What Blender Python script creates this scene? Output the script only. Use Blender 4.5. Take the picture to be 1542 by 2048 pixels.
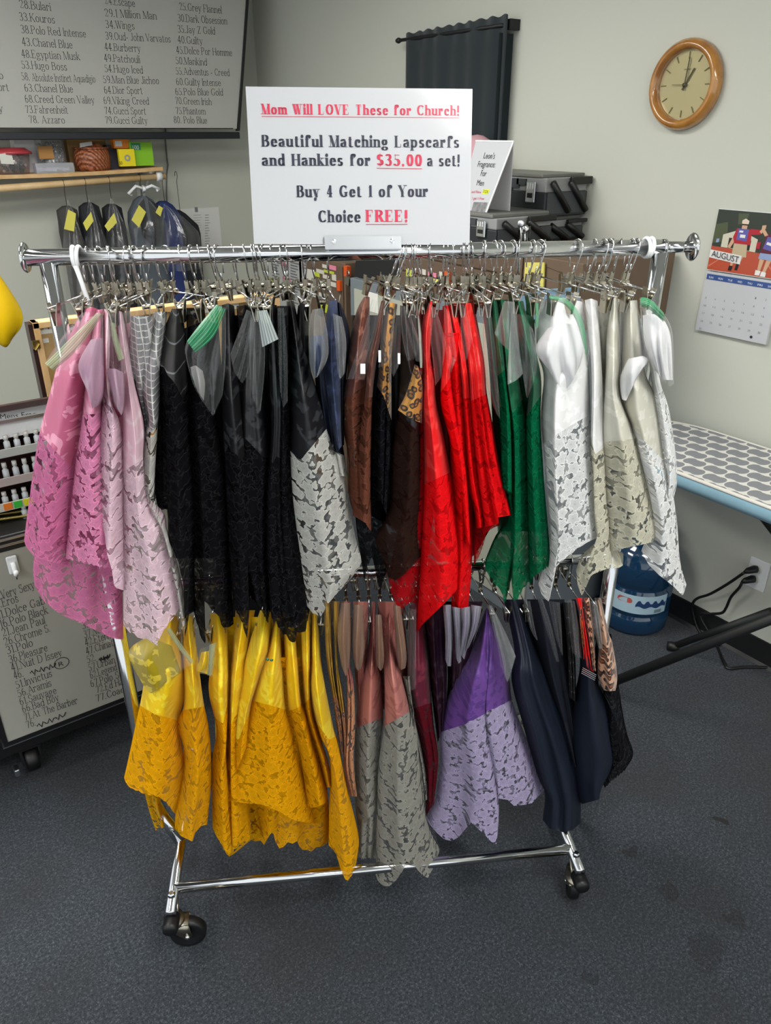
import bpy, bmesh, math, random
from mathutils import Vector, Matrix
for o in list(bpy.data.objects):
    bpy.data.objects.remove(o)
SC = bpy.context.scene
COL = SC.collection
rnd = random.Random(7)
PI = math.pi

# ------------------------------------------------------------------ camera
FPX, HORIZON, EYE, HEAD = 1520.0, 262.0, 1.72, math.radians(54.7)
PITCH = math.atan((1024 - HORIZON) / FPX)
cam_d = bpy.data.cameras.new('camera')
cam_d.sensor_fit = 'VERTICAL'
cam_d.sensor_height = 36.0
cam_d.lens = 36.0 * FPX / 2048.0
cam_d.clip_start = 0.02
cam = bpy.data.objects.new('camera', cam_d)
COL.objects.link(cam)
cam.location = (0, 0, EYE)
cam.rotation_euler = (PI / 2 - PITCH, 0, HEAD - PI / 2)
SC.camera = cam

# ------------------------------------------------------------------ light and exposure
SC.view_settings.view_transform = 'Standard'
SC.view_settings.look = 'None'
SC.view_settings.gamma = 1.0
SC.view_settings.use_curve_mapping = False
SC.view_settings.exposure = 0.74
SC.cycles.max_bounces = 7
SC.cycles.diffuse_bounces = 3
SC.cycles.glossy_bounces = 3
SC.cycles.transmission_bounces = 4
SC.cycles.transparent_max_bounces = 28
SC.cycles.caustics_reflective = False
SC.cycles.caustics_refractive = False
SC.cycles.sample_clamp_indirect = 3.0
SC.cycles.sample_clamp_direct = 6.0
wd = bpy.data.worlds.new('world')
SC.world = wd
wd.use_nodes = True
wd.node_tree.nodes['Background'].inputs[0].default_value = (0.92, 0.97, 1.0, 1)
wd.node_tree.nodes['Background'].inputs[1].default_value = 0.78
LAMP_E = 11.0
CEIL = 2.62
LAMPS = [(0.74, -0.14), (-1.75, -0.14), (0.74, -2.60), (-0.75, 2.35), (0.74, 2.35)]  # fourth panel is unseen, added to brighten the left and back walls

# ------------------------------------------------------------------ photograph to place
FW = Vector((math.cos(HEAD) * math.cos(PITCH), math.sin(HEAD) * math.cos(PITCH), -math.sin(PITCH)))
RT = Vector((math.sin(HEAD), -math.cos(HEAD), 0))
UP = RT.cross(FW)
EYEV = Vector((0, 0, EYE))
def ray(u, v):
    return FW + RT * ((u - 771) / FPX) - UP * ((v - 1024) / FPX)
def at_x(u, v, x):
    d = ray(u, v); return EYEV + d * (x / d.x)
def at_y(u, v, y):
    d = ray(u, v); return EYEV + d * (y / d.y)
def at_z(u, v, z):
    d = ray(u, v); return EYEV + d * ((z - EYE) / d.z)
RA = math.radians(-28.8)
RE = Vector((math.cos(RA), math.sin(RA), 0))      # along the rack
RN = Vector((-math.sin(RA), math.cos(RA), 0))     # away from the viewer
RD = 1.45                                         # distance of the hang bar's plane
def rack(s, d, z):
    return RE * s + RN * (RD + d) + Vector((0, 0, z))
def at_rack(u, v, d=0.0):
    r = ray(u, v)
    return EYEV + r * ((RD + d) / r.dot(RN))

# ------------------------------------------------------------------ mesh helpers
class MB:
    def __init__(s):
        s.v = []; s.f = []; s.mi = []; s.uv = None; s.cur = 0
    def add(s, vs, fs):
        b = len(s.v)
        s.v += [Vector(p) for p in vs]
        for f in fs:
            s.f.append([b + i for i in f]); s.mi.append(s.cur)
        return s
    def hexa(s, p):            # 8 corners: bottom ring then top ring
        return s.add(p, [(3, 2, 1, 0), (4, 5, 6, 7), (0, 1, 5, 4), (1, 2, 6, 5), (2, 3, 7, 6), (3, 0, 4, 7)])
    def box(s, c, ax, ay, az):  # centre and three half axes
        c, ax, ay, az = Vector(c), Vector(ax), Vector(ay), Vector(az)
        return s.hexa([c - ax - ay - az, c + ax - ay - az, c + ax + ay - az, c - ax + ay - az,
                       c - ax - ay + az, c + ax - ay + az, c + ax + ay + az, c - ax + ay + az])
    def bx(s, x0, x1, y0, y1, z0, z1):
        return s.box(((x0 + x1) / 2, (y0 + y1) / 2, (z0 + z1) / 2), ((x1 - x0) / 2, 0, 0), (0, (y1 - y0) / 2, 0), (0, 0, (z1 - z0) / 2))
    def slab(s, q, n, t):      # quad thickened along n by t
        n = Vector(n).normalized() * t
        q = [Vector(p) for p in q]
        return s.hexa(q + [p + n for p in q])
    def tube(s, pts, r, seg=10, caps=True, closed=False):
        pts = [Vector(p) for p in pts]; n = len(pts); b = len(s.v)
        rr = r if isinstance(r, (list, tuple)) else [r] * n
        up = None; vs = []
        for i in range(n):
            if closed:
                t = pts[(i + 1) % n] - pts[i - 1]
            else:
                t = pts[min(i + 1, n - 1)] - pts[max(i - 1, 0)]
            t = t.normalized() if t.length > 1e-9 else Vector((0, 0, 1))
            if up is None:
                up = Vector((0, 0, 1)) if abs(t.z) < 0.9 else Vector((1, 0, 0))
            a = up - t * up.dot(t)
            if a.length < 1e-6: a = Vector((1, 0, 0)) - t * t.x
            a.normalize(); up = a; c = t.cross(a)
            for k in range(seg):
                w = 2 * PI * k / seg
                vs.append(pts[i] + (a * math.cos(w) + c * math.sin(w)) * rr[i])
        fs = []
        for i in range(n if closed else n - 1):
            j = (i + 1) % n
            for k in range(seg):
                k2 = (k + 1) % seg
                fs.append((i * seg + k, i * seg + k2, j * seg + k2, j * seg + k))
        if caps and not closed:
            fs.append(tuple(range(seg))[::-1]); fs.append(tuple((n - 1) * seg + k for k in range(seg)))
        return s.add(vs, fs)
    def lathe(s, prof, c, axis=(0, 0, 1), seg=32):   # prof: (radius, height along axis)
        ax = Vector(axis).normalized(); c = Vector(c)
        a = Vector((1, 0, 0)) if abs(ax.x) < 0.9 else Vector((0, 1, 0))
        a = (a - ax * a.dot(ax)).normalized(); b = ax.cross(a)
        vs = []; fs = []
        for r, h in prof:
            for k in range(seg):
                w = 2 * PI * k / seg
                vs.append(c + ax * h + (a * math.cos(w) + b * math.sin(w)) * max(r, 1e-5))
        for i in range(len(prof) - 1):
            for k in range(seg):
                k2 = (k + 1) % seg
                fs.append((i * seg + k, i * seg + k2, (i + 1) * seg + k2, (i + 1) * seg + k))
        return s.add(vs, fs)
    def poly(s, pts):
        return s.add(pts, [tuple(range(len(pts)))])
    def prism(s, pts, n):
        n = Vector(n); k = len(pts); pts = [Vector(p) for p in pts]
        return s.add(pts + [p + n for p in pts], [tuple(range(k))[::-1], tuple(range(k, 2 * k))] + [(i, (i + 1) % k, (i + 1) % k + k, i + k) for i in range(k)])

ROOTM = {}
def link(name, mesh_or_none, parent=None):
    o = bpy.data.objects.new(name, mesh_or_none); COL.objects.link(o)
    if parent is not None: o.parent = parent
    return o
def tag(o, label, cat, group=None):
    o['label'] = label; o['category'] = cat
    if group: o['group'] = group
    return o
def thing(name, label, cat, loc=(0, 0, 0), rz=0.0, group=None):
    o = link(name, None)
    o.empty_display_size = 0.05
    o.location = loc; o.rotation_euler = (0, 0, rz)
    ROOTM[o.name] = Matrix.Translation(Vector(loc)) @ Matrix.Rotation(rz, 4, 'Z')
    return tag(o, label, cat, group)
def obj(name, mb, mats, parent=None, smooth=False, bevel=0.0, label=None, world=True, origin=None):
    """links the builder's shapes as one mesh; coordinates are world ones unless world=False"""
    me = bpy.data.meshes.new(name)
    vs = mb.v
    M = None
    if parent is not None and world:
        M = ROOTM.get(parent.name)
    if M is not None:
        inv = M.inverted(); vs = [inv @ p for p in vs]
    org = None
    if parent is None and world:
        if origin is None:
            xs = [p.x for p in vs]; ys = [p.y for p in vs]; zs = [p.z for p in vs]
            origin = Vector(((min(xs) + max(xs)) / 2, (min(ys) + max(ys)) / 2, min(zs)))
        org = Vector(origin); vs = [p - org for p in vs]
    me.from_pydata([tuple(p) for p in vs], [], mb.f)
    for m in (mats if isinstance(mats, (list, tuple)) else [mats]): me.materials.append(m)
    for p, i in zip(me.polygons, mb.mi):
        p.material_index = i; p.use_smooth = smooth
    if mb.uv is not None:
        ul = me.uv_layers.new(name='UVMap')
        for lp in me.loops: ul.data[lp.index].uv = mb.uv[lp.vertex_index]
    me.update()
    o = link(name, me, parent)
    if org is not None: o.location = org
    if parent is not None: ROOTM[o.name] = M if M is not None else Matrix()
    if bevel:
        md = o.modifiers.new('Bevel', 'BEVEL'); md.width = bevel; md.segments = 2; md.limit_method = 'ANGLE'
    if label: o['label'] = label
    return o
def struct(name, mb, mat, parent=None, bevel=0.0):
    o = obj(name, mb, mat, parent, bevel=bevel, origin=(0, 0, 0)); o['kind'] = 'structure'; return o

# ------------------------------------------------------------------ material helpers
def lin(h):
    r = []
    for i in (0, 2, 4):
        c = int(h[i:i + 2], 16) / 255.0
        r.append(c / 12.92 if c <= 0.04045 else ((c + 0.055) / 1.055) ** 2.4)
    return (r[0], r[1], r[2], 1.0)
class NT:
    def __init__(s, name):
        s.m = bpy.data.materials.new(name); s.m.use_nodes = True
        s.t = s.m.node_tree; s.t.nodes.clear()
        s.out = s.t.nodes.new('ShaderNodeOutputMaterial')
    def n(s, typ, ins=None, **kw):
        nd = s.t.nodes.new(typ)
        for k, v in kw.items(): setattr(nd, k, v)
        for k, v in (ins or {}).items():
            sock = nd.inputs[k]
            if isinstance(v, bpy.types.NodeSocket): s.t.links.new(v, sock)
            else: sock.default_value = v
        return nd
    def math(s, op, a, b=None, c=None, clamp=False):
        ins = {0: a}
        if b is not None: ins[1] = b
        if c is not None: ins[2] = c
        nd = s.n('ShaderNodeMath', ins, operation=op, use_clamp=clamp); return nd.outputs[0]
    def mix(s, f, a, b):
        nd = s.n('ShaderNodeMix', {0: f, 6: a, 7: b}, data_type='RGBA'); return nd.outputs[2]
    def ramp(s, f, stops):
        nd = s.n('ShaderNodeValToRGB', {0: f}); cr = nd.color_ramp
        while len(cr.elements) < len(stops): cr.elements.new(0.5)
        for e, (p, c) in zip(cr.elements, stops): e.position = p; e.color = c if len(c) == 4 else (*c, 1)
        return nd.outputs[0]
    def coord(s, kind='Object', scale=1.0, rot=(0, 0, 0)):
        tc = s.n('ShaderNodeTexCoord')
        sc = scale if isinstance(scale, tuple) else (scale,) * 3
        return s.n('ShaderNodeMapping', {0: tc.outputs[kind], 2: rot, 3: sc}).outputs[0]
    def bump(s, h, strength=0.3, dist=0.002):
        return s.n('ShaderNodeBump', {'Strength': strength, 'Distance': dist, 'Height': h}).outputs[0]
    def pbsdf(s, **kw):
        names = dict(col='Base Color', rough='Roughness', metal='Metallic', spec='Specular IOR Level', normal='Normal', alpha='Alpha',
                     coat='Coat Weight', coatr='Coat Roughness', sheen='Sheen Weight', trans='Transmission Weight', ior='IOR', emit='Emission Color', estr='Emission Strength', aniso='Anisotropic')
        return s.n('ShaderNodeBsdfPrincipled', {names[k]: v for k, v in kw.items()}).outputs[0]
    def done(s, sh):
        s.t.links.new(sh, s.out.inputs[0]); return s.m
def mat(name, h, rough=0.5, metal=0.0, spec=0.5, noise=0.0, nscale=30.0, bump=0.0, bscale=200.0, coat=0.0, col2=None, sheen=0.0, coatr=0.03):
    t = NT(name); c = lin(h)
    kw = dict(rough=rough, metal=metal, spec=spec, coat=coat, sheen=sheen, coatr=coatr)
    co = t.coord('Object')
    if noise or col2:
        nz = t.n('ShaderNodeTexNoise', {'Vector': co, 'Scale': nscale, 'Detail': 5.0}).outputs[0]
        d = lin(col2) if col2 else tuple(x * (1 - noise) for x in c[:3]) + (1,)
        kw['col'] = t.mix(t.ramp(nz, [(0.35, (0, 0, 0)), (0.65, (1, 1, 1))]), c, d)
    else:
        kw['col'] = c
    if bump:
        nb = t.n('ShaderNodeTexNoise', {'Vector': co, 'Scale': bscale, 'Detail': 3.0}).outputs[0]
        kw['normal'] = t.bump(nb, bump)
    return t.done(t.pbsdf(**kw))

def petals(t, uv, size, lobes, seed, rand=0.85, r0=0.36, rv=0.12, ra=0.11):
    """distance to the outline of flower shapes scattered by a cell texture: returns (inside 0/1, edge 0/1, local radius)"""
    sc = 1.0 / size
    p = t.n('ShaderNodeVectorMath', {0: uv, 1: (seed, seed * 0.7, 0)}, operation='ADD').outputs[0]
    vo = t.n('ShaderNodeTexVoronoi', {'Vector': p, 'Scale': sc, 'Randomness': rand}, voronoi_dimensions='2D')
    ps = t.n('ShaderNodeVectorMath', {0: p, 'Scale': sc}, operation='SCALE').outputs[0]
    # Position output is in unscaled texture space
    pos = t.n('ShaderNodeVectorMath', {0: vo.outputs['Position'], 'Scale': sc}, operation='SCALE').outputs[0]
    loc = t.n('ShaderNodeVectorMath', {0: ps, 1: pos}, operation='SUBTRACT').outputs[0]
    xyz = t.n('ShaderNodeSeparateXYZ', {0: loc})
    ang = t.math('ARCTAN2', xyz.outputs[1], xyz.outputs[0])
    rs = t.n('ShaderNodeSeparateColor', {0: vo.outputs['Color']})
    ph = t.math('MULTIPLY', rs.outputs[0], 6.28)
    arg = t.math('ADD', t.math('MULTIPLY', ang, float(lobes)), ph)
    wob = t.math('COSINE', arg)
    R = t.math('MULTIPLY_ADD', wob, ra, t.math('MULTIPLY_ADD', rs.outputs[1], rv, r0))
    r = vo.outputs['Distance']
    ins = t.math('LESS_THAN', r, R)
    edge = t.math('LESS_THAN', t.math('ABSOLUTE', t.math('SUBTRACT', r, t.math('SUBTRACT', R, 0.03))), 0.045)
    return ins, edge, r, R, rs, t.math('MULTIPLY_ADD', arg, 0.5, PI / 2)

def lace(name, h, net=0.35, hole=0.06, size=0.027, bright=1.10, trans=0.35):
    t = NT(name)
    tc = t.n('ShaderNodeTexCoord')
    wob = t.n('ShaderNodeTexNoise', {'Vector': tc.outputs['UV'], 'Scale': 60.0, 'Detail': 1.0}).outputs['Color']
    w2 = t.n('ShaderNodeVectorMath', {0: wob, 1: (0.5, 0.5, 0.5)}, operation='SUBTRACT').outputs[0]
    uv = t.n('ShaderNodeVectorMath', {0: w2, 1: (0.003, 0.003, 0), 2: tc.outputs['UV']}, operation='MULTIPLY_ADD').outputs[0]
    i1, e1, r1, R1, rs, a1 = petals(t, uv, size, 5, 3.3, .72, .42, .07, .085)
    i2, e2, r2, R2, _, a2 = petals(t, uv, size * 0.5, 3, 7.7, .9, .31, .12, .10)
    solid = t.math('MAXIMUM', i1, i2)
    eye = t.math('LESS_THAN', r1, 0.09)
    split = t.math('MULTIPLY', t.math('LESS_THAN', t.math('ABSOLUTE', t.math('SINE', a1)), 0.16), t.math('MULTIPLY', i1, t.math('GREATER_THAN', r1, 0.14)))
    cord = t.math('MAXIMUM', t.math('MULTIPLY', e1, i1), t.math('MULTIPLY', t.math('MULTIPLY', e2, i2), t.math('SUBTRACT', 1.0, i1)))
    hv = t.n('ShaderNodeTexVoronoi', {'Vector': uv, 'Scale': 150.0, 'Randomness': 0.9}, voronoi_dimensions='2D').outputs['Color']
    hn = t.n('ShaderNodeSeparateColor', {0: hv}).outputs[0]
    isnet = t.math('GREATER_THAN', hn, 0.46)
    a_open = t.math('MULTIPLY_ADD', isnet, net - hole, hole)
    a = t.math('ADD', t.math('MULTIPLY', solid, 0.96), t.math('MULTIPLY', t.math('SUBTRACT', 1.0, solid), a_open), clamp=True)
    c = lin(h)
    cb = tuple(min(1, x * bright) for x in c[:3]) + (1,)
    cm = tuple(x * 0.86 for x in c[:3]) + (1,)
    cd = tuple(x * 0.66 for x in c[:3]) + (1,)
    col = t.mix(t.math('MULTIPLY', cord, 0.95), t.mix(t.math('MULTIPLY', t.math('MAXIMUM', eye, split), 0.6), t.mix(solid, cd, cm), cd), cb)
    hgt = t.math('ADD', t.math('MULTIPLY', cord, 0.6), t.math('MULTIPLY', solid, 0.5))
    nrm = t.bump(hgt, 0.5, 0.0015)
    df = t.n('ShaderNodeBsdfDiffuse', {0: col, 1: 0.6, 2: nrm}).outputs[0]
    tl = t.n('ShaderNodeBsdfTranslucent', {0: col}).outputs[0]
    sh = t.n('ShaderNodeMixShader', {0: trans, 1: df, 2: tl}).outputs[0]
    tr = t.n('ShaderNodeBsdfTransparent').outputs[0]
    return t.done(t.n('ShaderNodeMixShader', {0: a, 1: tr, 2: sh}).outputs[0])

def satin(name, h, h2=None, rough=0.38, size=0.05, spec=0.5, damask=True, alpha=1.0):
    t = NT(name); c = lin(h)
    tc = t.n('ShaderNodeTexCoord'); uv = tc.outputs['UV']
    nz = t.n('ShaderNodeTexNoise', {'Vector': uv, 'Scale': 60.0, 'Detail': 2.0}).outputs[0]
    wr = t.n('ShaderNodeTexNoise', {'Vector': t.n('ShaderNodeMapping', {0: uv, 3: (26.0, 7.0, 1.0)}).outputs[0], 'Scale': 1.0, 'Detail': 2.0}).outputs[0]
    nrm = t.bump(t.math('MULTIPLY_ADD', nz, 0.12, wr), 0.45, 0.012)
    if damask:
        i1, e1, r1, R1, rs, _a = petals(t, uv, size, 2, 1.3, .8, .22, .08, .10)
        i2, e2, r2, R2, _, _a = petals(t, uv, size * 0.5, 4, 5.1, 1.0, .20, .12, .08)
        g = t.n('ShaderNodeTexNoise', {'Vector': uv, 'Scale': 16.0, 'Detail': 0.0}).outputs[0]
        leaf = t.math('MULTIPLY', t.math('MAXIMUM', i2, t.math('MULTIPLY', i1, t.math('GREATER_THAN', r1, 0.12))), t.math('GREATER_THAN', g, 0.42))
        col = t.mix(leaf, c, lin(h2) if h2 else tuple(min(1, x * 1.25) for x in c[:3]) + (1,))
        ro = t.math('MULTIPLY_ADD', leaf, 0.25, rough)
    else:
        col = c; ro = rough
    sh = t.pbsdf(col=col, rough=ro, spec=spec, normal=nrm, sheen=0.06 if max(c[:3]) > .05 else 0.0)
    tl = t.n('ShaderNodeBsdfTranslucent', {0: col}).outputs[0]
    sh = t.n('ShaderNodeMixShader', {0: 0.15, 1: sh, 2: tl}).outputs[0]
    if alpha < 1:
        sh = t.n('ShaderNodeMixShader', {0: alpha, 1: t.n('ShaderNodeBsdfTransparent').outputs[0], 2: sh}).outputs[0]
    return t.done(sh)

def plastic(name, tint='ffffff', haze=0.018, gloss=0.14, crink=0.3):
    t = NT(name)
    tc = t.n('ShaderNodeTexCoord'); uv = tc.outputs['UV']
    n1 = t.n('ShaderNodeTexNoise', {'Vector': uv, 'Scale': 11.0, 'Detail': 2.0, 'Distortion': 1.8}).outputs[0]
    v1 = t.n('ShaderNodeTexVoronoi', {'Vector': uv, 'Scale': 14.0}, voronoi_dimensions='2D', feature='SMOOTH_F1').outputs['Distance']
    nrm = t.bump(t.math('ADD', n1, t.math('MULTIPLY', v1, 0.15)), crink, 0.012)
    lw = t.n('ShaderNodeLayerWeight', {'Blend': 0.32, 'Normal': nrm}).outputs['Facing']
    tr = t.n('ShaderNodeBsdfTransparent', {0: lin(tint)}).outputs[0]
    gl = t.n('ShaderNodeBsdfGlossy', {'Color': (1, 1, 1, 1), 'Roughness': 0.2, 'Normal': nrm}).outputs[0]
    df = t.n('ShaderNodeBsdfDiffuse', {0: lin('e8ecec')}).outputs[0]
    a = t.n('ShaderNodeMixShader', {0: t.math('MULTIPLY_ADD', lw, 0.08, haze, clamp=True), 1: tr, 2: df}).outputs[0]
    f = t.math('MULTIPLY_ADD', lw, gloss * 1.2, gloss * 0.28, clamp=True)
    return t.done(t.n('ShaderNodeMixShader', {0: f, 1: a, 2: gl}).outputs[0])
def zipstrip(name, h, alpha=0.62):
    t = NT(name)
    tc = t.n('ShaderNodeTexCoord')
    x = t.n('ShaderNodeSeparateXYZ', {0: tc.outputs['UV']}).outputs[1]
    st = t.math('GREATER_THAN', t.math('SINE', t.math('MULTIPLY', x, 36.0)), 0.55)
    c = lin(h)
    col = t.mix(st, c, tuple(min(1, v * 1.7 + 0.06) for v in c[:3]) + (1,))
    sh = t.pbsdf(col=col, rough=0.25, spec=0.6)
    return t.done(t.n('ShaderNodeMixShader', {0: alpha, 1: t.n('ShaderNodeBsdfTransparent').outputs[0], 2: sh}).outputs[0])
def leopard(name, base, ring, spot, size=0.016):
    t = NT(name)
    tc = t.n('ShaderNodeTexCoord'); uv = tc.outputs['UV']
    nz = t.n('ShaderNodeTexNoise', {'Vector': uv, 'Scale': 60.0, 'Detail': 1.0}).outputs['Color']
    uv2 = t.n('ShaderNodeVectorMath', {0: nz, 1: (0.006, 0.006, 0), 2: uv}, operation='MULTIPLY_ADD').outputs[0]
    d = t.n('ShaderNodeTexVoronoi', {'Vector': uv2, 'Scale': 1 / size, 'Randomness': 0.9}, voronoi_dimensions='2D').outputs['Distance']
    col = t.ramp(d, [(0.0, lin(spot)), (0.16, lin(spot)), (0.20, lin(ring)), (0.40, lin(ring)), (0.44, lin(base)), (1.0, lin(base))])
    return t.done(t.pbsdf(col=col, rough=0.45, sheen=0.2))
def gridcloth(name, h, h2, step, wid, vert=True, alpha=1.0):
    t = NT(name)
    tc = t.n('ShaderNodeTexCoord'); s = t.n('ShaderNodeSeparateXYZ', {0: tc.outputs['UV']})
    def line(o):
        return t.math('LESS_THAN', t.math('FRACT', t.math('MULTIPLY', o, 1.0 / step)), wid)
    f = line(s.outputs[1])
    if vert: f = t.math('MAXIMUM', f, line(s.outputs[0]))
    return t.done(t.pbsdf(col=t.mix(f, lin(h), lin(h2)), rough=0.7))

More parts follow.
